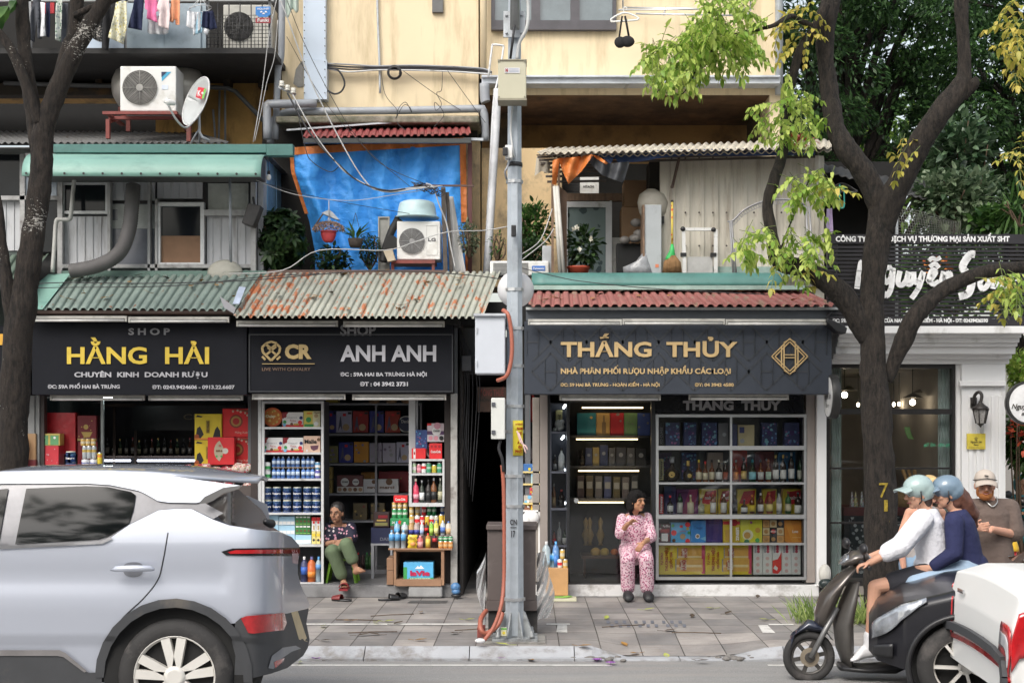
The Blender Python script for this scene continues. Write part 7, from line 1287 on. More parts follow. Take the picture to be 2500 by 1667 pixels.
 #   STREET POLE AND CABINET
PD=12.3
pole=tng("street_pole","tall galvanised octagonal street pole stencilled CN 17","pole",P(1256,1566,PD))
pm_=M("pole_steel",(.40,.44,.48),.5,.3,var=.12,sc=7,di=(.24,.26,.28),da=.45,ds=5,stretch=(1,1,.5));yP=PD+.09
B=MB();B.la((0,0,0),[(.088,0),(.060,5.62),(.052,7.2)],8,sm=False);B.x=None
B.v=[Matrix.Rotation(pi/8,3,'Z')@p+Vc((X(1256,PD),yP,Z(1553,PD)))for p in B.v];B.bld("shaft",pm_,pole)
gx=X(1257,PD);B=MB();B.box(gx-.20,gx+.20,yP-.20,yP+.20,.014,.034)
for k in range(8):
 a=k*pi/4+pi/8;q=Vc((cos(a),sin(a),0));n=Vc((-q.y,q.x,0))*.006;c=Vc((gx,yP,.034));vs=[c+q*.07,c+q*.19,c+q*.17+Vc((0,0,.03)),c+q*.10+Vc((0,0,.21)),c+q*.075+Vc((0,0,.23))]
 B.add([v-n for v in vs]+[v+n for v in vs],[(0,1,2,3,4),(9,8,7,6,5)]+[(i,(i+1)%5,5+(i+1)%5,5+i)for i in range(5)])
for sx in(-.15,.15):
 for sy in(-.15,.15):B.la((gx+sx,yP+sy,.034),[(.022,0),(.022,.03),(.014,.032),(.014,.06),(.004,.066)],10)
B.bld("base_flange",M("stained_flange",(.36,.38,.39),.6,.2,di=(.06,.055,.05),da=.6,ds=5),pole);B=MB();B.box(gx-.27,gx+.27,yP-.26,yP+.28,.001,.016);B.bld("footing",conc,pole)
def ring(y,px=1256,m=None):
 r=.060+.028*(y/1553 if y>0 else 0)+.004;B.la((X(px,PD),yP,Z(y,PD)),[(r,-.014),(r,.014)],8,sm=False)
B=MB()
for y in(440,705,800,892,991,1053,1162,1236,1464):ring(y)
B.v=[Vc(((p.x-X(1256,PD))*1.06+X(1256,PD),(p.y-yP)*1.06+yP,p.z))for p in B.v];B.bld("strap",M("bright_strap",(.55,.56,.57),.35,.7),pole)
B=MB();B.la((X(1256,PD),yP,Z(398,PD)),[(.071,-.02),(.071,.018)],10);B.bld("tape",black_p,pole)
stencil=M("stencil_black",(.04,.04,.045),.7);text("CN",1245,1262,1267,1280,PD+.006,stencil,pole,.03,.002);text("17",1248,1258,1294,1310,PD+.006,stencil,pole,.03,.002);B=MB();B.pb(1246,1286,1261,1288,PD+.004,.002);B.bld("stencil_bar",stencil,pole)
B=MB();B.pb(1229,28,1282,91,PD-.02,.02)
for a in(1236,1273):
 for b in(37,80):B.la(P(a,b,PD-.025),[(.012,-.02),(.012,.01)],8,'Y')
B.bld("bracket_plate",steel,pole);B=MB();B.tube([P(1257,72,PD-.10),P(1257,-60,PD-.10),P(1256,-260,PD-1.3)],.042,12);B.bld("lamp_arm",M("arm_steel",(.30,.31,.31),.45,.4),pole)
B=MB();B.tube(spl(PP([(1283,-30,12.2),(1290,20,12.2),(1286,70,12.2),(1268,105,12.25),(1262,146,12.25)]),4),.016,8);B.tube(spl(PP([(1252,250,12.3),(1247,320,12.3),(1255,385,12.3)]),4),.009,6);B.bld("conduit",M("pale_conduit",(.55,.56,.55),.5),pole)
B=MB();B.tube(PP([(1256,62,12.15),(1246,144,12.22)]),.012,6);B.bld("power_cable",cable_b,pole)
def polebox(name,label,a,b,c,d,D,dep,m,cat="box"):
 t=tng(name,label,cat,P((a+c)/2,d,D+dep/2));B=MB();B.pb(a,b,c,d,D,dep);B.bld("case",m,t,bev=.008);return t
t=polebox("junction_box","large cream plastic junction box high on the street pole",1216,147,1285,243,12.06,.2,M("cream_box",(.46,.44,.33),.5,var=.03));B=MB();B.pb(1215,145,1286,148,12.05,.22);B.pb(1215,240,1286,245,12.05,.22)
for a in(1218,1281):
 for b in(150,237):B.la(P(a,b,12.055),[(.008,-.004),(.008,.01)],8,'Y')
B.bld("rim",M("dark_cream_box",(.25,.23,.17),.5),t);B=MB();B.pb(1232,166,1269,179,12.055,.004);B.bld("label",C(.6,.6,.62),t);text("N",1234,1240,168,176,12.055,C(.3,.02,.03),t,.06,.002);B=MB()
for b in(168,171.5,175):B.pb(1243,b,1266,b+1,12.053,.002)
B.bld("label_lines",C(.3,.35,.45),t)
t=polebox("photocell","small white photocell box on the left of the street pole",1233,354,1251,386,12.2,.12,white_p);B=MB();B.pb(1227,359,1240,380,12.17,.03);B.bld("lens",black_p,t,bev=.01)
B=MB();B.tube(spl(PP([(1244,387,12.25),(1240,405,12.25),(1233,420,12.25),(1237,438,12.3)]),4),.009,6);B.bld("cable",pvc,t)
polebox("pole_clamp","small black clamp device halfway down the street pole",1248,549,1260,577,12.22,.06,black_p,"clamp")
t=polebox("equipment_cabinet","big pale grey equipment cabinet strapped to the left of the pole",1160,768,1233,912,12.1,.3,M("pale_grey_box",(.52,.55,.60),.45,var=.03));B=MB();B.pb(1156,765,1234,771,12.07,.35);B.bld("lid",M("grey_lid",(.44,.46,.49),.45),t);B=MB()
for b in(800,880):B.pb(1163,b,1166,b+14,12.09,.02)
B.bld("hinge",steel,t)
t=polebox("switch_box","narrow off white switch box strapped lower on the pole",1199,971,1233,1072,12.1,.2,M("off_white_box",(.60,.61,.58),.45,var=.03));B=MB()
for b in(982,1050):B.pb(1200,b,1209,b+9,12.085,.02)
B.bld("latch",M("latch_grey",(.08,.085,.10),.5),t)
orc=M("orange_conduit",(.36,.11,.07),.5,var=.1);
def corrug(name,label,pts,r):
 p=spl(PP(pts),16);B=MB();B.tube(p,[r*(1+.14*(i%2))for i in range(len(p))],9);tag(B.bld(name,orc),label,"conduit")
corrug("orange_conduit","curved orange corrugated conduit beside the big grey cabinet",[(1228,757,12.15),(1240,768,12.1),(1247,800,12.1),(1250,850,12.1),(1246,890,12.1),(1236,918,12.1),(1214,929,12.15)],.017)
corrug("orange_conduit","long orange corrugated conduit running down the pole to the pavement",[(1226,1135,12.2),(1230,1200,12.2),(1231,1330,12.2),(1230,1420,12.18),(1223,1480,12.1),(1205,1530,12.05),(1182,1562,12.0)],.016)
corrug("orange_conduit","smooth orange loop of conduit at the foot of the brown cabinet",[(1187,1490,12.5),(1174,1510,12.3),(1174,1535,12.2),(1188,1545,12.2),(1215,1525,12.25),(1227,1495,12.3)],.02)
wi("black cable dropping from the switch box into the conduit",[(1222,1074,12.15),(1218,1095,12.15),(1226,1120,12.15),(1229,1150,12.18)],.014)
t=tng("sticker","yellow prayer sticker with red letters wrapped round the pole","sticker",P(1265,1111,12.28));B=MB();cy_,cr=yP,.088
def wrap(p,e=.0):a=(p.x-X(1256,PD))/cr;return Vc((X(1256,PD)+(cr+e)*sin(a),cy_-(cr+e)*cos(a),p.z))
B.grid(lambda u,v:wrap(P(1252+29*u,1026+86*v,PD),0),10,4);B.bld("paper",C(.74,.60,.04),t,rcl=False,solid=.002)
for s_,a,c,b,d in(("XIN THƯỜNG NIỆM",1258,1278,1033,1037),("NAM",1262,1278,1042,1049),("MÔ",1264,1276,1054,1061),("A DI",1263,1277,1076,1083),("ĐÀ",1265,1276,1087,1094),("PHẬT",1258,1278,1098,1105)):text(s_,a,c,b,d,PD,C(.55,.04,.02),t,.04,.002,xf=lambda p:wrap(p,.0035))
B=MB();B.tube(spl(PP([(1262,1052,12.2),(1272,1080,12.18),(1283,1088,12.15),(1288,1098,12.15)]),3),.007,5);B.tube(spl(PP([(1266,1056,12.2),(1276,1082,12.16),(1284,1106,12.15)]),3),.007,5);tag(B.bld("ribbon",C(.6,.42,.40)),"frayed pinkish ribbon tied over the yellow prayer sticker","ribbon")
t=tng("lamp_globe","frosted white lamp globe strapped behind the street pole","lamp globe",P(1259,751,12.7));B=MB();B.ell(P(1259,707,12.62),.165,28,18);B.bld("globe",GLASS("frosted_globe",(.86,.86,.87),.7,.12,.35),t)
mc=M("brown_cabinet",(.105,.085,.08),.5,var=.06,di=(.16,.14,.13),da=.3)
t=tng("utility_cabinet","brown metal utility cabinet standing behind the street pole","cabinet",P(1249,1553,12.8));B=MB();B.pb(1190,1292,1308,1466,12.6,.42);B.bld("body",mc,t,bev=.006);B=MB();B.pb(1187,1281,1311,1293,12.57,.48);B.bld("lid",mc,t,bev=.006);B=MB();B.pb(1187,1466,1311,1490,12.58,.46);B.bld("skirt",mc,t);B=MB();B.pb(1192,1490,1312,1563,12.62,.40);B.bld("plinth",M("black_plinth",(.035,.033,.032),.8,di=(.1,.09,.08),da=.3),t)
film2=GLASS("white_film",(.80,.81,.82),.8,.3,.70)
for l,f in(("left torn white plastic sheet tied to the brown cabinet",lambda u,v:P(1186-(25*min(1,v*4)-18*max(0,v-.25)/.75)*(1-u)+4*sin(v*9)*(1-u),1350+175*v+6*sin(u*5),12.72+.03*sin(u*9+v*14))),("right torn white plastic sheet tied to the brown cabinet",lambda u,v:P(1310+(22+14*min(1,v*5)-8*sin(v*7))*u,1350+162*v-6*u,12.75+.04*sin(u*8+v*17)))):
 B=MB();B.grid(f,14,30);tag(B.bld("plastic_sheet",film2,rcl=False),l,"plastic sheet")
gbox("small yellow and green drink carton standing on the pole base",1223,1532,1237,1552,12.14,.05,C(.62,.60,.40),[('r',0,.78,1,1,C(.15,.4,.1)),('d',.5,.4,.25,YEL)],name="drink_carton",cat="carton")
B=MB();B.ell(P(1172,1563,11.98),(.045,.03,.02));tag(B.bld("crumpled_tissue",WHT),"crumpled white tissue at the foot of the orange conduit","tissue")
gbox("rusty red brick stub below the orange conduit loop",1165,1530,1184,1556,12.3,.15,redox,name="brick_stub",cat="brick")
lfm=[LEAF("litter_leaf_%d"%i,a,b,.1,.7)for i,(a,b)in enumerate((((.20,.10,.04),(.45,.24,.05)),((.30,.36,.08),(.50,.52,.12)),((.05,.035,.025),(.10,.07,.045))))]
R=random.Random(5);lm_=[]
for k in range(3):
 B=MB();leaf(B,Vc((0,0,.004)),Vc((1,.1,.05)),Vc((0,0,1)),.13,.055,0,-.12);B.tube([(0,0,.006),(-.06,.01,.01)],.002,4);lm_.append(B.mesh("fallen_leaf",lfm[k],rcl=False))
ln=("brown fallen leaf lying on the grey pavement or gutter","yellow green fallen leaf lying on the grey pavement or gutter","dark withered fallen leaf lying on the grey pavement or gutter")
for px,py,k in[(860,1516,0),(790,1529,1),(913,1520,1),(935,1518,1),(1028,1495,0),(1132,1514,1),(870,1553,2),(930,1551,2),(1010,1564,0),(1118,1546,2),(780,1565,2),(960,1525,2),(1245,1576,1),(1630,1607,1),(1880,1514,1),(1745,1486,1),(1570,1490,1),(1690,1508,2),(1530,1563,0),(1410,1578,0),(730,1618,1),(800,1613,2),(1290,1612,0),(1275,1613,2),(1560,1574,0),(1770,1500,2),(1620,1540,2),(1700,1590,2),(1850,1460,2),(1480,1512,1)]:
 D=(HC+(.1 if py>1606 else 0))*FPX/(py-CY);z=road_z(D)+.006 if py>1606 else walk_z(X(px,D),D)+.004
 put(lm_[k],"fallen_leaf",X(px,D),D,z,ln[k],"leaf","fallen leaves on the ground",R.uniform(0,6.28))
for k in range(46):
 A,B_,C_,E=((P(160,678,15.95),P(640,666,15.95),P(130,740,15.1),P(580,745,15.1)),(P(650,672,15.9),P(1150,672,15.9),P(600,760,14.9),P(1130,762,14.9)),(P(1310,708,15.7),P(1950,714,15.7),P(1310,740,15.1),P(2000,742,15.1)))[k%3];u=R.random();v=R.random()**1.6;q=A.lerp(B_,u).lerp(C_.lerp(E,u),v);put(lm_[0 if k%4 else 2],"fallen_leaf",q.x,q.y,q.z+.045,"dry brown leaf lying on the corrugated shop roofs","leaf","dry leaves on the shop roofs",R.uniform(0,6.28),.35)
B=MB()
for i in range(5):B.tube([(0,0,.005),(.2,.03,.006),(.45,.02,.004)],.004,4)if i==0 else 0
tw=B.mesh("twig",stem_m,rcl=False)
for px,py in((820,1514),(850,1546),(1110,1540),(905,1505),(1640,1545),(1470,1532)):D=HC*FPX/(py-CY);put(tw,"twig",X(px,D),D,.003,"thin dark fallen twig lying on the paving slabs","twig","twigs on the pavement",R.uniform(-.5,.5))
B=MB()
for i in range(7):a=i*.9;leaf(B,Vc((0,0,.01)),Vc((cos(a),sin(a),.5)),Vc((0,0,1)),.05,.04)
pu=B.mesh("petal_clump",LEAF("purple_petal",(.30,.10,.45),(.52,.22,.62),.4),rcl=False)
for px,py,l in((773,1611,"purple flower clump in the gutter beside the silver car"),(1223,1610,"purple flower clump in the gutter below the street pole"),(1458,1615,"pale purple flower clump beside the broken kerb"),(1491,1623,"pinkish purple flower clump on the road before the lowered kerb")):D=1.963*FPX/(py-CY);put(pu,"flower_clump",X(px,D),D,road_z(D)+.004,l,"flowers")
def slipper(label,px,py,D,rz,sole,top,name="slipper",s=1.0):
 c=P(px,py,D);x=Matrix.Translation((c.x,c.y,.0))@Matrix.Rotation(rz,4,'Z');t=tng(name,label,"shoe",(c.x,c.y,0));B=MB(x);B.loft([((0,0,.003),(.12*s,0,0),(0,.045*s,0)),((0,0,.022),(.125*s,0,0),(0,.048*s,0))],18);B.bld("sole",sole,t)
 B=MB(x);B.grid(lambda u,v:Vc(((.0+.10*u)*s,.05*s*cos(pi*v),.02+(.055-.02*u)*sin(pi*v))),6,10);B.bld("strap",top,t,rcl=False,solid=.006);return t
slipper("single dark red slipper lying on the pavement before the step",834,1456,15.2,2.8,black_p,C(.16,.02,.02))
slipper("left black rubber slipper of the pair before the stall",950,1455,15.25,.3,black_p,black_p);slipper("right black rubber slipper tipped behind the other before the stall",972,1450,15.38,.9,black_p,black_p)
t=tng("bag_bundle","blue plastic bundle tied to the foot of the white column","bundle",P(1112,1455,15.35));B=MB();B.ell(P(1112,1432,15.4),(.055,.05,.05));B.ell(P(1113,1443,15.4),(.05,.05,.04));B.bld("bag",M("blue_film",(.08,.20,.40),.3,var=.4,bump=.8,bs=25),t);B=MB();B.ell(P(1114,1453,15.4),(.06,.05,.025));B.bld("bottom",black_p,t)
t=tng("bag_bundle","white and black rubbish bag hanging at the right corner of the white sill","bundle",P(2015,1432,15.45));B=MB();B.ell(P(2014,1400,15.45),(.07,.06,.11));B.bld("bag",M("ivory_bag",(.55,.54,.50),.5,bump=.5,bs=15),t);B=MB();B.ell(P(2016,1424,15.42),(.08,.06,.06));B.bld("bottom",M("black_bag",(.02,.03,.03),.25,bump=1,bs=25),t)
#   NEIGHBOUR ON THE FAR LEFT, HYDRANT AND GREENERY ON THE RIGHT
t=tng("neighbour_shop","dim shop front at the far left edge behind the forked tree","shop",P(-200,1440,16.5));B=MB();B.pb(-900,700,40,1445,15.75,2);B.pb(-900,615,60,640,15.95,.4);B.bld("wall",M("dim_green_wall",(.05,.065,.06),.7,var=.2),t);B=MB();B.pb(-400,795,62,964,15.2,.3);B.bld("sign_board",sg_b,t);B=MB();B.pb(-60,815,9,842,15.19,.01);B.bld("sign_print",C(.62,.32,.03),t);B=MB();B.pb(40,1000,66,1400,15.7,.05);B.bld("pane",GLASS("dim_pane",(.3,.4,.38)),t)
t=tng("fire_hydrant","red fire hydrant with a yellow top behind the man in the cap","fire hydrant",P(2462,1480,14.6));c=P(2462,1480,14.6);c.z=0;B=MB();B.la(c,[(.10,0),(.10,.03),(.075,.05),(.075,.42),(.10,.44),(.10,.48),(.08,.50),(.085,.60)],16);B.la(c+Vc((.12,0,.36)),[(.075,-.06),(.075,.05),(.05,.06),(.025,.09)],14,'X');B.la(c+Vc((0,-.12,.36)),[(.06,-.05),(.06,.08)],14,'Y');B.bld("barrel",C(.55,.02,.02),t);B=MB();B.la(c,[(.105,.60),(.105,.63),(.085,.70),(.05,.76),(.02,.77),(.02,.80)],16);B.bld("bonnet",C(.66,.40,.02),t)
#   SILVER CAR
def paint(name,col,metal=.4,rough=.32):
 m,t,b=nodes_of(name);MATS[name]=m;b.inputs["Base Color"].default_value=c4(col);b.inputs["Metallic"].default_value=metal;b.inputs["Roughness"].default_value=rough;b.inputs["Coat Weight"].default_value=1;b.inputs["Coat Roughness"].default_value=.05;return m
tyre_m=M("tyre_rubber",(.028,.027,.027),.8,bump=.2,bs=60,di=(.10,.09,.085),da=.35,ds=4);rim_m=M("rim_alloy",(.66,.64,.60),.4,.15,var=.06);clad=M("grey_cladding",(.055,.057,.062),.6,var=.1,di=(.10,.09,.08),da=.15,ds=3)
carglass=M("tinted_car_glass",(.004,.005,.006),.05,spec=.5);lampred=M("lamp_red",(.42,.012,.016),.12,var=.25,sc=20,coat=1);chrome=M("chrome",(.7,.7,.72),.12,.9)
def wheel(t,c,r,wdt,n=10,side=-1,spoke=.62):
 w=tng("wheel",None,None,(0,0,0));w.parent=t;w["_o"]=t["_o"];f=lambda h:h*-side
 B=MB();B.la(c,[(r*.70,f(.0)),(r*.78,f(-.012)),(r*.93,f(.0)),(r,f(.03)),(r,f(wdt-.03)),(r*.93,f(wdt)),(r*.7,f(wdt))],40,'Y',cap=False);B.bld("tyre",tyre_m,w)
 B=MB();c=Vc(c);B.la(c,[(r*.66,f(.03)),(r*.70,f(-.004)),(r*.72,f(.0)),(r*.70,f(.05))],40,'Y',cap=False)
 for k in range(n):
  a=2*pi*(k//2)/(n/2)+.35+(.21 if k%2 else-.21);u=Vc((cos(a),0,sin(a)));v=Vc((-sin(a),0,cos(a)))
  for(w0,w1,dv)in((.07,.13,0),):B.add([c+u*r*.12+v*r*w0+Vc((0,f(.0),0)),c+u*r*.12-v*r*w0+Vc((0,f(0),0)),c+u*r*.68-v*r*w1*spoke,c+u*r*.68+v*r*w1*spoke]+[c+u*r*.12+v*r*w0+Vc((0,f(.04),0)),c+u*r*.12-v*r*w0+Vc((0,f(.04),0)),c+u*r*.68-v*r*w1*spoke+Vc((0,f(.04),0)),c+u*r*.68+v*r*w1*spoke+Vc((0,f(.04),0))],[(0,1,2,3),(4,7,6,5),(0,4,5,1),(1,5,6,2),(2,6,7,3),(3,7,4,0)])
 B.la(c,[(r*.19,f(.05)),(r*.19,f(-.004)),(r*.12,f(-.012))],20,'Y');B.bld("rim",rim_m,w)
 B=MB();B.la(c,[(r*.66,f(.07)),(r*.66,f(.08))],30,'Y');B.bld("hub_shadow",black,w);return w
CDp=8.36
def carD(a,b):
 d=CDp
 if a>600:d+=.35*(min(a-600,90)/90)**2.4
 if a>690:d+=1.15*(a-690)/66
 k=max(0,(1330-b)/330);d+=.25*k**1.15+(.02 if b>1560 else 0)
 d+=.018*math.exp(-((b-1410)/34)**2)*(1 if a<560 else 0)+.05*max(0,(b-1480)/160)
 return d
sil=paint("silver_paint",(.47,.50,.575),.3,.36)
suv=tng("silver_car","silver sport utility car passing at the left foreground","car",(-1.9-1.4,CDp+.9,road_z(CDp+.9)))
def arc(cx,cy,r,a0,a1,n=14):return[(cx+r*cos(rd(a0+(a1-a0)*i/n)),cy-r*sin(rd(a0+(a1-a0)*i/n)))for i in range(n+1)]
fwx=-640
body=[(-985,1470),(-960,1400),(-700,1345),(-420,1325),(0,1334),(247,1322),(268,1313),(316,1280),(387,1245),(430,1241),(468,1242),(521,1268),(560,1282),(625,1292),(685,1298),(712,1310),(730,1330),(732,1345),(727,1375),(727,1400),(735,1430),(748,1456),(756,1475),(754,1483),(700,1497),(588,1507),(575,1520)]+arc(424,1653,172,48,180)+[(250,1641),(214,1641),(150,1598),(140,1592),(-440,1592)]+arc(fwx,1653,178,20,170)+[(-960,1640),(-990,1560)]
parts=[]
sb=pa(body,carD,16).bld("body",sil,suv,rcl=False)
def pc(name,poly,m,off=0.,sp=10,par=None,D=None):return pa(poly,D or(lambda a,b:carD(a,b)+off),sp).bld(name,m,par or suv,rcl=False)
roofl=[(-420,1325),(-300,1240),(-180,1185),(0,1156),(149,1153),(268,1154),(360,1157),(417,1161.5),(536,1178),(590,1185)]
yc=CDp+.9
def roofp(u,v):
 i=u*(len(roofl)-1);k=min(int(i),len(roofl)-2);f=i-k;px=roofl[k][0]+(roofl[k+1][0]-roofl[k][0])*f;py=roofl[k][1]+(roofl[k+1][1]-roofl[k][1])*f
 D=carD(px,py)+.10;s_=P(px,py,D);a=v*2-1;half=(yc-D)*(1-.8*max(0,(px-430)/160)**1.5);s_.z+=.0 if py>1250 else 0
 return Vc((s_.x,yc+a*half,s_.z+.045*(1-abs(a)**2.2)-.02*(1-abs(a)**2.2)))
B=MB();B.grid(roofp,60,16);B.bld("roof",sil,suv,rcl=False,solid=.02)
pc("side_panel",[(-420,1325),(-300,1240),(-180,1185),(0,1156),(149,1153),(268,1154),(360,1157),(417,1161.5),(536,1178),(590,1185),(583,1190),(540,1196),(490,1224),(480,1227),(410,1226),(385,1222),(354,1204),(337,1197),(268,1183),(208,1179),(0,1180),(-170,1208),(-280,1255),(-385,1320)],sil,.04)
pc("pillar",[(0,1180),(208,1179),(268,1183),(337,1197),(354,1204),(385,1222),(410,1226),(480,1227),(492,1223),(545,1252),(521,1266),(468,1241),(430,1240),(387,1244),(316,1279),(268,1312),(247,1321),(0,1333),(-400,1325),(-280,1255),(-170,1208)],M("dark_grey_pillar",(.20,.20,.215),.3,.3,coat=.6),.055)
pc("window",[(64,1192),(208,1186),(262,1188),(320,1200),(331,1208),(325,1245),(314,1278),(262,1308),(240,1315),(37,1328)],carglass,.045)
pc("window",[(20,1192),(-5,1331),(-360,1320),(-260,1252),(-160,1212)],carglass,.045)
pc("window_trim",[(-5,1333),(247,1320),(268,1311),(275,1315),(250,1327),(-5,1340)],M("trim_grey",(.25,.25,.26),.3,.5),-.012,6)
pc("spoiler",[(485,1228),(500,1212),(545,1190),(590,1184),(582,1193),(545,1204),(520,1222),(505,1228)],M("spoiler_black",(.018,.018,.02),.35),-.03,6)
pc("rear_window",[(505,1229),(548,1205),(582,1194),(640,1245),(664,1285),(684,1297),(625,1292),(560,1281),(540,1270)],M("rear_glass",(.09,.08,.075),.12,coat=.6),.0,8,D=lambda a,b:carD(min(a,600),b)+.12+.9*max(0,a-560)/110)
B=MB();B.cap(P(650,1274,8.9),.022,P(662,1278,8.95),.03);B.bld("wiper",black_p,suv)
B=MB();B.loft([(P(376,1163,9.2),(.02,0,0),(0,.02,0)),(P(400,1150,9.2),(.11,0,0),(0,.03,0)),(P(428,1138,9.2),(.03,0,.0),(0,.012,0))],12);B.bld("antenna_fin",M("fin_grey",(.25,.26,.28),.3,coat=.8),suv)
lb=pc("light_bar",[(540,1346),(568,1338),(731,1336),(732,1356),(700,1357),(552,1355)],M("lamp_black",(.012,.012,.014),.25),-.008,6);pc("light_strip",[(556,1347),(575,1342),(732,1340),(732,1350),(562,1351)],lampred,-.016,6,lb)
pc("reflector",[(712,1342),(729,1342),(728,1376),(714,1374)],M("pale_lamp",(.55,.40,.42),.2),-.016,5)
pc("tail_light",[(588,1509),(600,1503),(695,1495),(700,1520),(693,1537),(618,1546),(606,1544),(600,1532)],lampred,-.02,6)
pc("rear_bumper",[(575,1518),(588,1507),(700,1497),(754,1484),(748,1520),(756,1560),(752,1580),(740,1600),(701,1630),(660,1644),(590,1660),(572,1650),(575,1600),(566,1566)],clad,-.012,9)
pc("bumper_trim",[(664,1600),(690,1580),(722,1575),(735,1582),(712,1590),(690,1605),(668,1632),(655,1630)],M("skid_grey",(.22,.23,.25),.4),-.025,6)
pc("reflector",[(669,1615),(695,1604),(693,1612),(672,1630)],lampred,-.03,4)
pc("number_plate",[(711,1494),(727,1491),(752,1566),(730,1560)],M("plate_yellow",(.62,.50,.30),.5),-.02,6)
pc("arch_trim",arc(424,1653,193,-4,180)+arc(424,1653,171,180,-4),clad,-.02,7);pc("arch_trim",arc(fwx,1653,193,0,180)+arc(fwx,1653,171,180,0),clad,-.02,8)
pc("sill_trim",[(-440,1590),(140,1590),(160,1604),(216,1641),(250,1642),(246,1700),(-450,1700)],clad,-.015,12);pc("sill_strip",[(-440,1586),(145,1586),(160,1593),(212,1637),(206,1641),(155,1603),(140,1600),(-440,1600)],M("beige_strip",(.20,.19,.19),.45),-.022,8)
dh=MB();hp=[carD(a,1390)for a in(273,375)];dh.loft([(P(270,1391,CDp-.05),(.002,0,0),(0,0,.004)),(P(284,1388,CDp-.06),(0,.018,0),(0,0,.018)),(P(325,1387,CDp-.065),(0,.02,0),(0,0,.02)),(P(366,1387,CDp-.06),(0,.018,0),(0,0,.018)),(P(377,1389,CDp-.05),(0,.01,0),(0,0,.008))],10);dh.bld("door_handle",sil,suv)
pc("handle_recess_shade",smooth_poly([(300,1384),(312,1373),(340,1373),(350,1384),(345,1402),(325,1408),(305,1402)]),M("shaded_silver",(.25,.26,.29),.35,.4),-.004,5)  # flat darker patch paints the shade of the handle hollow
seam=M("panel_gap",(.04,.04,.045),.6);B=MB();B.tube([P(a,b,carD(a,b)-.001)for a,b in spl([(410,1300,0),(398,1368,0),(385,1415,0),(350,1460,0),(290,1520,0),(255,1600,0),(248,1641,0)],5)for a,b in[(a,b)]]if False else[P(q.x,q.y,carD(q.x,q.y)-.001)for q in spl([(410,1300,0),(398,1368,0),(385,1415,0),(350,1460,0),(290,1520,0),(255,1600,0),(248,1641,0)],5)],.004,4);B.tube([P(q.x,q.y,carD(q.x,q.y)-.001)for q in spl([(-12,1334,0),(-20,1450,0),(-14,1590,0)],6)],.004,4);B.bld("door_gap",seam,suv)
hubz=Z(1653,CDp)
for px in(424,fwx):
 wheel(suv,(X(px,CDp),CDp+.02,hubz),141/FPX*CDp,.22)
 wheel(suv,(X(px,CDp),2*yc-CDp-.02,hubz),141/FPX*CDp,.22,side=1)
 B=MB();B.la((X(px,CDp),CDp+.06,hubz),[(.44,0),(.44,.5)],30,'Y');B.bld("wheel_well",black,suv)
B=MB();v,tr=tess([q for q in body if q[0]<=545],40);B.add([Vc((p.x,2*yc-p.y,p.z))for p in(P(a,b,carD(min(a,600),b))for a,b in v)],tr,0,True);B.bld("far_side",sil,suv,rcl=False)
B=MB();hood=[(-420,1325),(-700,1345),(-960,1400),(-985,1470),(-990,1560),(-960,1640)]
B.grid(lambda u,v:(lambda p:Vc((p.x,p.y+(2*yc-2*p.y)*v,p.z+.03*sin(pi*v))))(P(*[hood[min(int(u*5),4)][k]+(hood[min(int(u*5),4)+1][k]-hood[min(int(u*5),4)][k])*(u*5-min(int(u*5),4))for k in(0,1)],CDp+.02)),20,8);B.bld("bonnet",sil,suv,rcl=False)
B=MB();B.box(X(-380,8.4),X(480,8.4),CDp+.35,2*yc-CDp-.35,Z(1690,CDp),Z(1345,CDp));B.bld("underbody",black,suv)
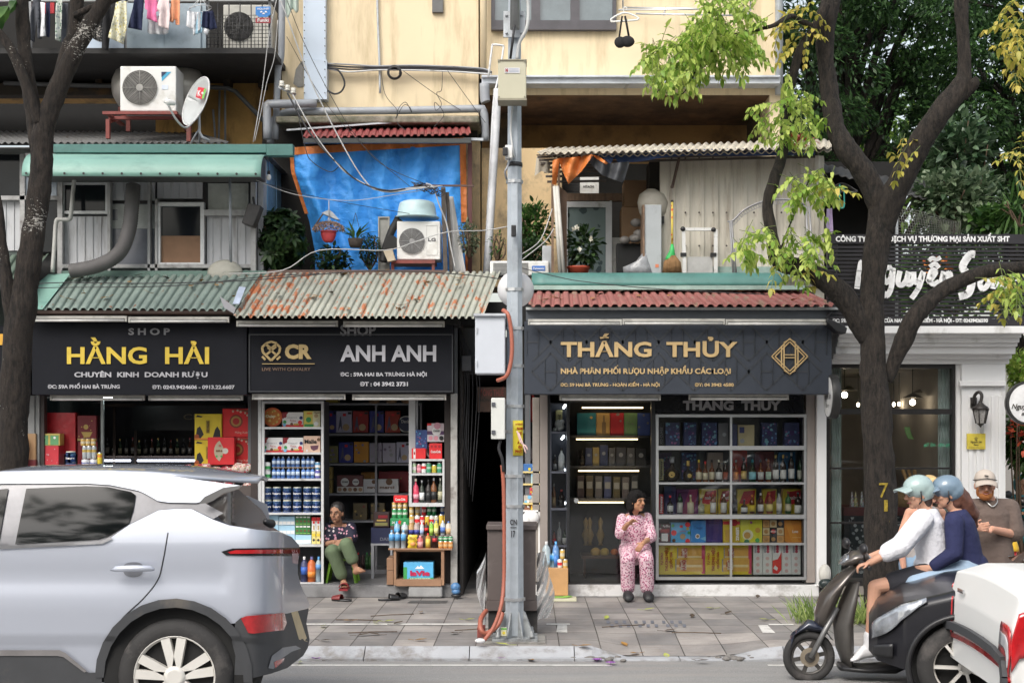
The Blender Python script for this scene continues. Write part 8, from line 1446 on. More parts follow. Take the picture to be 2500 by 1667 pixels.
#   CARS BUILT ABOUT THEIR OWN AXES (x forward, y left, z up)
def sedan(name,label,x,col,L=4.4,W=1.74,H=1.48,full=True):
 t=tng(name,label,"car",x.translation);m=col;w=W/2
 prof=[(-L*.5,.34,.52,.92),(-L*.497,.30,.80,.96),(-L*.485,.28,1.02,.96),(-L*.44,.26,1.08,.98),(-L*.34,.24,1.08,1),(-L*.27,.24,1.06,1),(-L*.1,.22,1.0,1),(L*.12,.22,.99,1),(L*.22,.22,.98,1),(L*.36,.24,.90,.98),(L*.44,.28,.80,.92),(L*.485,.32,.68,.78),(L*.5,.38,.56,.66)]
 def shell(u,v):
  i=u*(len(prof)-1);k=min(int(i),len(prof)-2);f=i-k;a,b=prof[k],prof[k+1];q=[a[j]+(b[j]-a[j])*f for j in range(4)]
  A=v*2-1;s_=1 if A>0 else-1;A=abs(A);top=q[2];ww=w*q[3]
  if A<.45:return Vc((q[0],s_*ww*.88*(A/.45),top-.03*(A/.45)**2))
  if A<.6:k2=(A-.45)/.15;return Vc((q[0],s_*ww*(.88+.10*sin(k2*pi/2)),top-.03-.07*(1-cos(k2*pi/2))))
  k2=(A-.6)/.4;return Vc((q[0],s_*ww*(.98+.02*sin(k2*pi)-.05*max(0,k2-.6)),top-.10-(top-.10-q[1])*k2))
 B=MB(x);B.grid(shell,168,110)
 for c in(L*.5*.68,-L*.5*.68):
  keep=[]
  for i,f in enumerate(B.f):
   p=x.inverted()@(sum((B.v[j]for j in f),Vc())/len(f));keep.append(not((p.x-c)**2+(p.z-.32)**2<.37**2 and abs(p.y)>w*.8))
  B.f=[f for f,k in zip(B.f,keep)if k];B.mi=B.mi[:len(B.f)];B.sm=B.sm[:len(B.f)]
 for e in(0,1):B.add([shell(e,v/30)for v in range(31)],[tuple(range(31))]if e else[tuple(range(30,-1,-1))])
 B.bld("body",m,t)
 gh=[(-L*.36,1.05,.80),(-L*.24,H*.955,.64),(-L*.08,H,.62),(L*.04,H*.985,.62),(L*.235,.98,.80)]
 def cab(u,v):
  i=u*4;k=min(int(i),3);f=i-k;q=[gh[k][j]+(gh[k+1][j]-gh[k][j])*f for j in range(3)];A=v*2-1;s_=1 if A>0 else-1;A=abs(A);ww=w*q[2]
  base=1.0
  if A<.6:return Vc((q[0],s_*ww*A/.6,q[1]+.02*(1-(A/.6)**2)))
  k2=(A-.6)/.4;return Vc((q[0],s_*(ww+(w*.9-ww)*k2),q[1]-(q[1]-base)*k2))
 B=MB(x);B.grid(cab,32,30);B.bld("cabin",carglass,t);B=MB(x);B.grid(lambda u,v:cab(.25+.5*u,.2+.6*v)+Vc((0,0,.012)),20,16);B.bld("roof",m,t,solid=.01)
 for sx in(1,-1):
  for sy in(1,-1):
   w_=tng("wheel",None,None);w_.parent=t;w_["_o"]=t["_o"];c=Vc((sx*L*.5*.68,sy*(w-.02),.32));f=-sy;B=MB(x);B.la(c,[(.21,0),(.24,-f*.01),(.29,0),(.32,f*.03),(.32,f*.18),(.21,f*.2)],36,'Y',cap=False);B.bld("tyre",tyre_m,w_);B=MB(x);B.la(c,[(.20,f*.03),(.215,0),(.21,f*.05)],30,'Y',cap=False)
   for k in range(7):a=k*2*pi/7;u=Vc((cos(a),0,sin(a)));B.bar(c+u*.03+Vc((0,f*.01,0)),c+u*.205+Vc((0,f*.01,0)),.05,.02)
   B.la(c,[(.05,f*.03),(.05,-f*.002)],16,'Y');B.bld("rim",rim_m,w_);B=MB(x);B.la(c,[(.2,f*.07),(.2,f*.08)],24,'Y');B.bld("hub_shadow",black,w_)
   B=MB(x);B.la(c,[(.36,f*.10),(.36,f*.45)],24,'Y');B.bld("wheel_well",black,t);B=MB(x);B.tube([(c.x+.375*cos(a*pi/24),sy*w*.975,.32+.375*sin(a*pi/24))for a in range(-3,28)],.022,6);B.bld("arch_trim",black_p,t)
 return t,shell
def onshell(x,shell,us,vs,off):return lambda u,v:shell(us(u,v),vs(u,v))
blackp=paint("black_paint",(.012,.012,.016),.1,.3);blackp.node_tree.nodes["Principled BSDF"].inputs["Coat Weight"].default_value=.2
xb=Matrix.Translation((P(2135,0,9.9).x+2.03,9.95,road_z(9.9)))@Matrix.Rotation(pi-.24,4,'Z')@Matrix.Scale(.94,4,(0,0,1))
bc,sh_=sedan("black_car","glossy black car nosing in behind the white taxi at the lower right",xb,blackp,4.0,1.66,1.5)
head=M("headlight_lens",(.34,.36,.39),.1,.5,var=.5,sc=9,coat=1)
for s_ in(0,1):
 B=MB(xb);B.grid(lambda u,v:(lambda p:p+Vc((.02,0,0))+Vc((0,(p.y)*.03,.012)))(sh_(.79+.15*u,(.76+.02*u+.095*v*(.25+.75*sin(pi*min(1,u*1.1)*.6)))if s_==0 else 1-(.76+.02*u+.095*v*(.25+.75*sin(pi*min(1,u*1.1)*.6))))),10,6);B.bld("headlight",head,bc,solid=.01)
 B=MB(xb);B.grid(lambda u,v:(lambda p:p+Vc((.02,p.y*.03,.0)))(sh_(.86+.08*u,(.905+.06*v)if s_==0 else 1-(.905+.06*v))),6,4);B.bld("fog_lamp",black_p,bc,solid=.008)
whp=paint("white_paint",(.80,.80,.78),0,.4);whp.node_tree.nodes["Principled BSDF"].inputs["Coat Weight"].default_value=.15
xt=Matrix.Translation((5.0,8.75,road_z(8.7)))@Matrix.Rotation(-.07,4,'Z')@Matrix.Scale(.9,4,(0,0,1))
tx,sh2=sedan("white_taxi","white taxi seen from behind at the lower right corner",xt,whp,4.3,1.70,1.50)
for s_ in(0,1):
 V_=(lambda v:v)if s_==0 else(lambda v:1-v)
 def lamp(v0,v1,u0,u1,m,nm,off=.016):
  B=MB(xt);B.grid(lambda u,v:(lambda p:p+Vc((-off,p.y*.02,0)))(sh2(u0+(u1-u0)*u,V_(v0+(v1-v0)*v))),8,8);return B.bld(nm,m,tx,solid=.008)
 lamp(.155,.31,.012,.095,lampred,"tail_light");lamp(.10,.19,.09,.19,lampred,"tail_light");lamp(.16,.30,.05,.075,M("lamp_clear",(.5,.5,.52),.15,coat=1),"tail_light_band",.026)
B=MB(xt)
for k in range(10):B.bar(sh2(.085,.12+.76*k/10)+Vc((-.02,0,-.26)),sh2(.085,.12+.76*(k+1)/10)+Vc((-.02,0,-.26)),.02,.035)
B.bld("red_light_strip",lampred,tx);B=MB(xt)
for k in range(10):B.bar(sh2(.03,.06+.88*k/10)+Vc((-.035,0,-.0)),sh2(.03,.06+.88*(k+1)/10)+Vc((-.035,0,0)),.03,.06)
B.bld("bumper_trim",clad,tx);B=MB(xt);B.box(-2.145,-2.135,.35,.50,.86,.89);B.bld("badge",chrome,tx)
B=MB(xt);B.add([sh2(.22,V)+Vc((-.002,-.012,0))for V in(.25,.22)]+[sh2(.30,V)+Vc((0,-.012,0))for V in(.22,.25)],[(0,1,2,3)]);B.bld("sticker",C(.12,.08,.42),tx,solid=.004)
#   SCOOTER
bk_p=paint("scooter_black",(.015,.015,.018),.1,.25);tau=paint("scooter_bronze",(.10,.085,.075),.5,.35)
BD_=10.9;sc_r=tng("motor_scooter","black motor scooter carrying two riders to the left","scooter",P(2170,1676,BD_))
def Bx(px,py,dy=0):return P(px,py,BD_)+Vc((0,dy,0))
def swheel(cx):
 w_=tng("wheel",None,None);w_.parent=sc_r;w_["_o"]=sc_r["_o"];c=Bx(cx,1602);B=MB();r=.170
 B.tube([c+Vc((r*cos(a*pi/18),0,r*sin(a*pi/18)))for a in range(37)],.034,10,cap=False);B.bld("tyre",tyre_m,w_);B=MB();B.tube([c+Vc((.135*cos(a*pi/18),0,.135*sin(a*pi/18)))for a in range(37)],.014,8,cap=False)
 for k in range(6):a=k*pi/3+.2;B.bar(c,c+Vc((.135*cos(a),0,.135*sin(a))),.022,.03)
 B.la(c,[(.04,-.05),(.04,.05)],14,'Y');B.bld("rim",M("dark_alloy",(.10,.095,.09),.4,.5),w_);B=MB();B.la(c,[(.075,-.035),(.075,-.028)],20,'Y');B.bld("brake_disc",M("disc_gold",(.40,.34,.26),.35,.6),w_)
swheel(1975);swheel(2370)
def hu(name,pts,m):
 B=MB();B.loft([(Bx(a,b),(h*nx/FPX*BD_,0,h*nz/FPX*BD_),(0,w_,0))for a,b,h,w_,nx,nz in pts],16);return B.bld(name,m,sc_r)
hu("front_fender",[(1925,1590,6,.03,-.3,1),(1938,1545,12,.055,.7,.7),(1970,1524,14,.06,.2,1),(2010,1532,14,.06,-.4,.9),(2030,1560,8,.05,-.8,.5)],paint("fender_navy",(.02,.025,.045),.2,.3))
hu("front_cowl",[(2006,1530,16,.05,1,.2),(2012,1490,24,.12,1,.3),(2030,1440,28,.17,1,.4),(2062,1400,26,.15,1,.6),(2088,1378,12,.08,1,.7)],tau)
hu("leg_shield",[(2070,1630,8,.12,1,0),(2062,1580,20,.17,1,0),(2058,1520,22,.19,1,.1),(2070,1470,18,.19,1,.2),(2085,1420,10,.14,1,.3)],M("shield_grey",(.07,.065,.06),.5))
hu("floorboard",[(2050,1625,10,.13,0,1),(2110,1630,10,.15,0,1),(2180,1628,14,.14,0,1),(2230,1600,20,.12,-.5,.9)],black_p)
hu("rear_body",[(2180,1560,20,.06,.6,.8),(2215,1500,40,.13,.2,1),(2290,1475,34,.15,0,1),(2370,1460,24,.13,0,1),(2440,1448,8,.06,0,1)],bk_p);hu("seat",[(2195,1440,6,.08,0,1),(2225,1436,12,.13,0,1),(2300,1428,12,.14,0,1),(2400,1424,10,.11,0,1),(2425,1424,4,.06,0,1)],M("seat_vinyl",(.03,.03,.032),.55));hu("engine",[(2260,1590,10,.05,0,1),(2290,1590,24,.12,0,1),(2360,1598,20,.12,0,1),(2390,1606,8,.06,0,1)],M("engine_black",(.03,.03,.03),.5))
hu("handlebar_cover",[(2055,1372,6,.07,.3,1),(2075,1362,18,.14,.3,1),(2105,1358,18,.13,.2,1),(2125,1366,8,.07,.1,1)],tau);B=MB();B.tube([Bx(2100,1378,-.32),Bx(2092,1366,-.1),Bx(2092,1366,.1),Bx(2100,1378,.32)],.017,8);B.bld("handlebar",black_p,sc_r);B=MB();B.tube([Bx(1975,1602,-.06),Bx(2040,1480,-.06)],.022,8);B.tube([Bx(1975,1602,.06),Bx(2040,1480,.06)],.022,8);B.bld("fork",M("fork_grey",(.2,.2,.2),.4,.5),sc_r)
hu("headlight",[(2050,1372,4,.04,.3,1),(2058,1366,11,.08,.3,1),(2066,1362,12,.09,.3,1)],head)
for s_ in(-1,1):B=MB();B.tube([Bx(2096,1364,s_*.2),Bx(2088,1336,s_*.27)],.007,6);B.ell(Bx(2086,1332,s_*.29),(.03,.07,.045));B.bld("mirror",black_p,sc_r)
o=dup(sc_r,(X(2545,16.5),16.5,.0),"parked black scooter half hidden at the right edge beyond the pilaster",(0,0,-.9))
#   PEOPLE
def mb_hand(B,w_,d,n,curl=.5,s=1.0,thumb=1):
 d=Vc(d).normalized();n=Vc(n);n=(n-d*n.dot(d)).normalized();sd=d.cross(n)*thumb
 B.loft([(w_-d*.01,sd*.026*s,n*.02*s),(w_+d*.03*s,sd*.036*s,n*.016*s),(w_+d*.075*s,sd*.040*s,n*.014*s),(w_+d*.088*s,sd*.034*s,n*.009*s)],12)
 for k,L in enumerate((.068,.078,.073,.058)):
  p=w_+d*.078*s+sd*(.030-.020*k)*s;a=curl*(.7+.1*k);q=p+(d*cos(a*.5)+n*sin(a*.5)+sd*(.08-.06*k))*L*.45*s;r=q+(d*cos(a*1.4)+n*sin(a*1.4))*L*.32*s;e=r+(d*cos(a*2)+n*sin(a*2))*L*.25*s
  B.limb([p,q,r,e],[.0092*s,.0088*s,.0082*s,.0072*s],8)
 p=w_+d*.022*s+sd*.030*s;q=p+(d*.55+sd*.75+n*.25)*.034*s;e=q+(d*.9+sd*.25+n*.35)*.030*s;B.limb([p,q,e],[.012*s,.0105*s,.009*s],8)
def mb_foot(B,a,toe,s=1.0):
 d=(toe-a);d.z*=.5;L=d.length;d.normalize();sd=d.cross(Vc((0,0,1))).normalized();up=sd.cross(d);h=a+(toe-a)*-.18
 B.loft([(h-up*.02,sd*.02*s,up*.02*s),(h+d*.02-up*.015,sd*.034*s,up*.04*s),(a+d*.05,sd*.036*s,up*.042*s),(a.lerp(toe,.65),sd*.044*s,up*.026*s),(toe-d*.03,sd*.045*s,up*.016*s),(toe,sd*.034*s,up*.011*s)],12)
 for k in range(5):p=toe-d*(.012+.006*k)+sd*(.034-.017*k)*s;B.cap(p-d*.02,.010*s,p+d*(.018-.003*k),.0085*s,8)
def skin_m(n,c):return M(n,c,.62,var=.08,sc=9,sub=.12,spec=.3)
def person(label,J,f,skin,W=1.0,sex=0,hands=True,feet=True,hand_dirs=None,H=1.0):
 J={k:Vc(v)for k,v in J.items()};base=J["pv"].copy();base.z=min(J["aL"].z,J["aR"].z)-.07
 t=tng("person",label,"person",base);B=MB();f=Vc(f).normalized();rt=f.cross(Vc((0,0,1))).normalized();up=rt.cross(f);Rm=Matrix((rt,f,up)).transposed()
 hd=J["hd"];q=lambda a,b,c:hd+(rt*a+f*b+up*c)*H
 B.ell(q(0,-.008,.022),(.074*H,.092*H,.092*H),16,12,rot=Rm);B.ell(q(0,.022,-.045),(.056*H,.062*H,.062*H),14,10,rot=Rm);B.ell(q(0,.055,-.088),(.026*H,.026*H,.02*H),10,8,rot=Rm)
 B.ell(q(0,.074,.03),(.052*H,.016*H,.012*H),10,6,rot=Rm);B.limb([q(0,.084,.018),q(0,.104,-.018)],[.009*H,.014*H],8)
 for s_ in(-1,1):B.ell(q(s_*.074,-.008,-.008),(.010*H,.02*H,.032*H),8,6,rot=Rm);B.ell(q(s_*.040,.062,-.022),(.02*H,.016*H,.018*H),8,6,rot=Rm);B.ell(q(s_*.012,.094,-.022),(.010*H,.008*H,.007*H),6,4,rot=Rm)
 B.cap(J["nk"]-(hd-J["nk"])*.1,.055*W,q(0,-.012,-.05),.05*H)
 sp=(J["nk"]-J["pv"]);sr=(J["sR"]-J["sL"]).normalized();fw=sp.cross(sr).normalized();hr=(J["hR"]-J["hL"]);hr=hr.normalized()if hr.length>.01 else sr;hf=sp.cross(hr).normalized();pv=J["pv"];at=lambda k:pv+sp*k
 sw=(J["sR"]-J["sL"]).length*.5
 def to(m_,e):m_.loft([(at(-.14),hr*(.10*W+e),hf*(.08*W+e)),(at(0),hr*(.165*W+e),hf*(.115*W+e)),(at(.28),sr*(.148*W+e),fw*(.112*W+e)),(at(.55),sr*(.155*W+e),fw*(.115*W+e)),(at(.78),sr*(.165*W+e),fw*(.105*W+e)),(at(.93),sr*(sw*.72+e),fw*(.075*W+e)),(at(1.0),sr*(.065*W+e),fw*(.058*W+e))],20)
 to(B,0)
 arm=lambda m_,L,r,e=0,kk=2:m_.limb([J["s"+L],J["e"+L],J["w"+L]][:kk+1],[(.052*W+e),(.041*W+e),(.029*W+e)][:kk+1])
 for L in "LR":
  B.cap(at(.9),.06*W,J["s"+L],.054*W);arm(B,L,0)
  B.limb([J["h"+L],J["k"+L],J["a"+L]],[.088*W,.058*W,.037*W]);B.cap(J["pv"],.10*W,J["h"+L],.09*W)
  km=J["k"+L].lerp(J["a"+L],.3);bk_=Vc((0,0,0));B.cap(km,.054*W,km.lerp(J["a"+L],.35),.045*W)
  if hands:hd_=hand_dirs[L]if hand_dirs else((J["w"+L]-J["e"+L]),(0,0,-1),.5);mb_hand(B,J["w"+L],hd_[0],hd_[1],hd_[2],.95*W,1 if L=="L" else-1)
  if feet:mb_foot(B,J["a"+L]-Vc((0,0,.03)),J["t"+L])
 b=fu(B,"body",skin,t,.0062,3)
 eb=M("eye_dark",(.03,.02,.015),.3);ew=M("eye_white",(.26,.22,.19),.4)
 for s_ in(-1,1):
  m_=MB();m_.ell(q(s_*.031,.0795,.009),(.012*H,.007*H,.0042*H),10,6,rot=Rm,mi=0);m_.ell(q(s_*.030,.086,.009),(.0065*H,.003*H,.0045*H),8,6,rot=Rm,mi=1);m_.bld("eye",[ew,eb],t)
 return t,q,to,arm,at,J,Rm
def brow_mouth(t,q,browm,lip,smile=0):
 for s_ in(-1,1):m_=MB();m_.tube([q(s_*.015,.093,.026),q(s_*.034,.088,.032),q(s_*.052,.072,.024)],.0035,6);m_.bld("eyebrow",browm,t)
 m_=MB();m_.tube([q(-.026,.079,-.055+smile),q(-.012,.089,-.057),q(0,.092,-.057),q(.012,.089,-.057),q(.026,.079,-.055+smile)],.0048,6);m_.bld("lips",lip,t)
lip=C(.28,.09,.08,.5);hairb=M("black_hair",(.010,.009,.009),.8,var=.5,sc=40,bump=.8,bs=60,spec=.2);
def leg_cloth(m_,J,L,r,k=1.0,e=.018,flare=0):K,A=J["k"+L],J["a"+L];m_.limb([J["h"+L],K,K.lerp(A,k)],[(.088+e)*r,(.062+e)*r,(.045+e+flare)*r])
sk1=skin_m("skin_old",(.34,.18,.115));J=dict(hd=P(822,1252,15.72),nk=P(827,1282,15.78),pv=P(826,1347,15.86),sL=P(798,1289,15.78),sR=P(856,1287,15.80),eL=P(796,1328,15.72),eR=P(859,1316,15.70),wL=P(816,1322,15.50),wR=P(834,1320,15.50),hL=P(812,1350,15.82),hR=P(842,1350,15.82),kL=P(812,1344,15.42),kR=P(846,1328,15.36),aL=P(838,1414,15.52),aR=P(868,1384,15.38),tL=P(843,1432,15.36),tR=P(888,1394,15.28))
t,q,to,arm,at,J,Rm=person("old woman in a dark floral blouse sitting cross legged on a green stool",J,(-.30,-1,-.05),sk1,.88,hand_dirs={"L":(Vc((.35,-.2,-.9)),(0,1,-.2),.25),"R":(Vc((-.75,-.3,-.6)),(0,.9,-.5),.3)},H=.98)
brow_mouth(t,q,C(.06,.05,.05),C(.24,.09,.075,.5));m_=MB();to(m_,.016);[m_.limb([J["s"+L],J["s"+L].lerp(J["e"+L],.85)],[.068,.072])for L in "LR"];m_.cap(at(.02),.15,at(-.05),.14);fu(m_,"blouse",FLORAL("navy_floral",(.012,.012,.03),[(.62,.32,.40),(.55,.48,.50),(.50,.24,.32)],24,.30),t,.009,4)
m_=MB();[leg_cloth(m_,J,L,.92,k,.022,.012)for L,k in(("L",.8),("R",.62))];m_.cap(J["pv"],.125,J["hL"],.11);m_.cap(J["pv"],.125,J["hR"],.11);fu(m_,"trousers",M("olive_trousers",(.11,.15,.085),.85,var=.12,bump=.4,bs=12,bdist=.03),t,.009,4)
m_=MB();m_.ell(q(0,-.022,.045),(.086,.092,.088),14,10,rot=Rm);m_.ell(q(.05,-.055,-.03),(.035,.05,.06),rot=Rm);m_.ell(q(-.05,-.055,-.03),(.035,.05,.06),rot=Rm);fu(m_,"hair",M("greying_hair",(.018,.016,.016),.5,var=.4),t,.007,3)
m_=MB();c=J["tL"].lerp(J["aL"],.35);c.z=J["tL"].z;m_.grid(lambda u,v:c+Vc((.052*cos(pi*v),-.02-.06*u,.045*sin(pi*v)-.005)),5,10);m_.box(c.x-.045,c.x+.045,c.y-.12,c.y+.13,c.z-.035,c.z-.018);m_.bld("slipper",C(.22,.02,.025),t,rcl=False,solid=.008)
st_=tng("plastic_stool","light green plastic stool under the old woman","stool",P(836,1426,15.8));pg=M("lime_plastic",(.16,.34,.03),.45,var=.06);m_=MB();zt=Z(1358,15.82);cx=X(836,15.82);m_.la((cx,15.84,zt-.035),[(.15,0),(.165,.01),(.165,.03),(.14,.038)],20);m_.bld("seat",pg,st_)
for sx in(-1,1):
 for sy in(-1,1):m_=MB();m_.bar((cx+sx*.12,15.84+sy*.11,zt-.02),(cx+sx*.17,15.84+sy*.13,FZ+.006),.05,.018);m_.bld("leg",pg,st_)
sk2=skin_m("skin_tan",(.42,.22,.13));J=dict(hd=P(1556,1224,15.42),nk=P(1547,1254,15.52),pv=P(1550,1338,15.62),sL=P(1519,1266,15.5),sR=P(1579,1263,15.56),eL=P(1513,1303,15.40),eR=P(1592,1310,15.45),wL=P(1533,1278,15.24),wR=P(1570,1325,15.20),hL=P(1536,1342,15.58),hR=P(1566,1342,15.58),kL=P(1532,1364,15.20),kR=P(1578,1364,15.20),aL=P(1533,1438,15.32),aR=P(1580,1438,15.30),tL=P(1534,1462,15.10),tR=P(1585,1462,15.08))
t,q,to,arm,at,J,Rm=person("woman in pink floral pyjamas sitting before the glass door looking right",J,(.62,-.8,-.02),sk2,.87,hand_dirs={"L":(Vc((.8,-.1,.5)),(.2,-.6,-.6),1.0),"R":(Vc((-.6,-.2,-.7)),(0,.8,-.5),.7)},H=.98)
brow_mouth(t,q,hairb,lip);pjm=FLORAL("pink_pyjama",(.72,.52,.58),[(.32,.05,.14),(.14,.03,.07),(.45,.12,.22)],52,.42);m_=MB();to(m_,.022);[m_.limb([J["s"+L],J["e"+L],J["e"+L].lerp(J["w"+L],.35)],[.062,.058,.052])for L in "LR"];m_.cap(at(0),.165,at(-.06),.17);fu(m_,"pyjama_top",pjm,t,.009,4)
m_=MB();[leg_cloth(m_,J,L,.98,.93,.022,.014)for L in "LR"];m_.cap(J["pv"],.14,J["hL"],.12);m_.cap(J["pv"],.14,J["hR"],.12);fu(m_,"pyjama_trousers",pjm,t,.009,4)
m_=MB();m_.ell(q(0,-.025,.045),(.098,.105,.09),14,10,rot=Rm);m_.ell(q(-.065,-.04,-.02),(.05,.07,.10),rot=Rm);m_.ell(q(.06,-.05,-.03),(.045,.06,.09),rot=Rm);m_.ell(q(-.03,-.08,-.10),(.08,.05,.08),rot=Rm);[m_.ell(q(-.05+.025*k,.062,.068+.012*sin(k*2)),(.02,.022,.022),rot=Rm)for k in range(5)];fu(m_,"hair",hairb,t,.008,3,extra=lambda v:v+noise.noise_vector(v*28)*.008)
for L in "LR":m_=MB();c=(J["a"+L]+J["t"+L])/2;c.z=.06;m_.loft([(c+Vc((0,.15,-.025)),(.035,0,0),(0,0,.02)),(c+Vc((0,.12,-.015)),(.05,0,0),(0,0,.043)),(c+Vc((0,.04,0)),(.055,0,0),(0,0,.055)),(c+Vc((0,-.06,-.005)),(.062,0,0),(0,0,.052)),(c+Vc((0,-.13,-.02)),(.045,0,0),(0,0,.035)),(c+Vc((0,-.145,-.03)),(.02,0,0),(0,0,.015))],16);m_.bld("clog",M("clog_black",(.018,.018,.02),.55),t)
ch_=tng("folding_chair","thin grey metal folding chair under the woman in pyjamas","chair",P(1550,1418,15.75));m_=MB();zs=Z(1362,15.65);xa,xc=X(1520,15.65),X(1580,15.65);m_.box(xa,xc,15.60,15.92,zs-.03,zs-.005);m_.bld("seat",black_p,ch_)
for xq,dx in((xa,-.01),(xc,.01)):m_=MB();m_.tube([(xq+dx,15.95,zs+.38),(xq+dx,15.90,zs),(xq+dx,15.66,.145)],.011,6);m_.bld("side_tube",alu,ch_);m_=MB();m_.tube([(xq,15.64,zs),(xq,15.9,.145)],.011,6);m_.bld("leg",alu,ch_)
m_=MB();m_.box(xa,xc,15.94,15.96,zs+.2,zs+.38);m_.bld("backrest",black_p,ch_)
sk3=skin_m("skin_fair",(.56,.30,.21));DM=12.6;J=dict(hd=P(2391,1184,DM-.06),nk=P(2402,1221,DM),pv=P(2412,1362,DM+.03),sL=P(2356,1240,DM),sR=P(2452,1240,DM+.02),eL=P(2344,1302,DM-.02),eR=P(2464,1304,DM-.02),wL=P(2368,1288,DM-.27),wR=P(2408,1291,DM-.24),hL=P(2392,1372,DM+.03),hR=P(2432,1372,DM+.03),kL=P(2390,1460,DM-.02),kR=P(2432,1460,DM),aL=P(2388,1534,DM+.06),aR=P(2436,1534,DM+.06),tL=P(2382,1562,DM-.14),tR=P(2442,1562,DM-.14))
J={k:v+Vc((.05,0,0))for k,v in J.items()}
t,q,to,arm,at,J,Rm=person("bearded man in a beige cap and brown tee shirt looking down at his phone",J,(-.2,-1,-.12),sk3,1.06,hand_dirs={"L":(Vc((.3,-.7,.1)),(1,0,.2),.8),"R":(Vc((-.95,-.2,.05)),(0,-.5,.6),.9)},H=1.12)
bd=M("ginger_beard",(.36,.13,.035),.8,var=.3,sc=40,bump=.6,bs=90);brow_mouth(t,q,bd,C(.42,.16,.13,.5),.012);m_=MB();to(m_,.02);[m_.limb([J["s"+L],J["s"+L].lerp(J["e"+L],.9)],[.088,.092])for L in "LR"];[m_.cap(at(.88),.088,J["s"+L],.088)for L in "LR"];m_.cap(at(-.06),.185,at(.1),.178);fu(m_,"tee_shirt",M("brown_tee",(.125,.092,.078),.9,var=.1,sc=5,bump=.5,bs=7,bdist=.05),t,.009,4)
m_=MB();[leg_cloth(m_,J,L,1.06,1,.02,.01)for L in "LR"];m_.cap(J["pv"],.165,J["hL"],.12);m_.cap(J["pv"],.165,J["hR"],.12);fu(m_,"trousers",M("charcoal_trousers",(.035,.033,.036),.9,var=.2),t,.01,3)
m_=MB();m_.ell(q(0,.045,-.078),(.056*1.1,.05,.045),rot=Rm);[m_.ell(q(s_*.052,.01,-.05),(.02,.04,.05),rot=Rm)for s_ in(-1,1)];m_.ell(q(0,.088,-.043),(.03,.012,.008),rot=Rm);fu(m_,"beard",bd,t,.006,2);brow=None
capm=M("beige_cap",(.44,.38,.33),.85,var=.05,bump=.2,bs=80);m_=MB();m_.ell(q(0,-.005,.05),(.095,.108,.088),18,12,rot=Rm);kp=fu(m_,"cap",capm,t,.007,3);m_=MB();m_.grid(lambda u,v:q((u-.5)*.17,.07+.085*v*(1-(2*u-1)**2*.55),.064-.034*v-.035*(2*u-1)**2),12,6);m_.bld("peak",capm,kp,solid=.006);m_=MB();m_.tube([q(.092*cos(a),.075+.035*sin(a)if False else .103*sin(a),.055-.012*cos(a*2))for a in[pi*k/12 for k in range(13)]],.004,6);m_.bld("cap_band",black_p,kp);m_=MB();m_.bar(q(-.014,.098,.088),q(.016,.098,.092),.008,.012);m_.bld("cap_logo",ink,kp)
m_=MB();m_.tube(spl([J["nk"]+Vc((-.065,-.01,.03)),J["nk"]+Vc((-.05,-.085,-.01)),J["nk"]+Vc((-.01,-.118,-.05)),J["nk"]+Vc((.04,-.09,-.01)),J["nk"]+Vc((.06,-.01,.03))],5),.006,6);m_.bld("necklace",M("silver_chain",(.6,.6,.58),.3,.8),t)
m_=MB();c=J["wL"].lerp(J["wR"],.5)+Vc((-.02,-.07,.0));m_.box(c.x-.035,c.x+.035,c.y-.005,c.y+.06,c.z+.0,c.z+.012);tag(m_.bld("mobile_phone",black_p,bev=.003),"black phone held in both hands by the man in the cap","phone")
for L in "LR":m_=MB();mb_foot(m_,J["a"+L]-Vc((0,0,.04)),J["t"+L],1.25);fu(m_,"shoe",black_p,t,.008,2)
DR=BD_;J=dict(hd=P(2240,1206,DR-.02),nk=P(2260,1244,DR),pv=P(2286,1398,DR),sL=P(2252,1268,DR-.17),sR=P(2252,1268,DR+.17),eL=P(2196,1336,DR-.25),eR=P(2200,1330,DR+.25),wL=P(2122,1374,DR-.27),wR=P(2122,1360,DR+.28),hL=P(2268,1410,DR-.09),hR=P(2268,1410,DR+.09),kL=P(2136,1432,DR-.13),kR=P(2140,1430,DR+.13),aL=P(2122,1578,DR-.12),aR=P(2126,1578,DR+.12),tL=P(2074,1610,DR-.13),tR=P(2078,1610,DR+.13))
t,q,to,arm,at,J,Rm=person("scooter rider in a white shirt and pale green helmet bending forward",J,(-1,-.22,-.14),skin_m("skin_rider",(.52,.29,.20)),.95,hand_dirs={"L":(Vc((-1,0,-.25)),(0,0,-1),1.1),"R":(Vc((-1,0,-.2)),(0,0,-1),1.1)})
brow_mouth(t,q,hairb,lip);wsh=M("white_shirt",(.70,.70,.74),.85,var=.04,bump=.6,bs=6,bdist=.06);m_=MB();to(m_,.026);[m_.limb([J["s"+L],J["e"+L],J["e"+L].lerp(J["w"+L],.42)],[.088,.082,.064])for L in "LR"];m_.cap(at(.05),.18,at(-.05),.185);fu(m_,"shirt",wsh,t,.009,4)
m_=MB();[leg_cloth(m_,J,L,1,0.02,.03)for L in "LR"];m_.cap(J["pv"],.16,J["hL"],.13);m_.cap(J["pv"],.16,J["hR"],.13);sh3=MB();[sh3.limb([J["h"+L],J["h"+L].lerp(J["k"+L],.62)],[.125,.098])for L in "LR"];sh3.cap(J["pv"],.15,J["hL"],.13);sh3.cap(J["pv"],.15,J["hR"],.13);fu(sh3,"shorts",M("black_shorts",(.02,.02,.026),.9),t,.01,3)
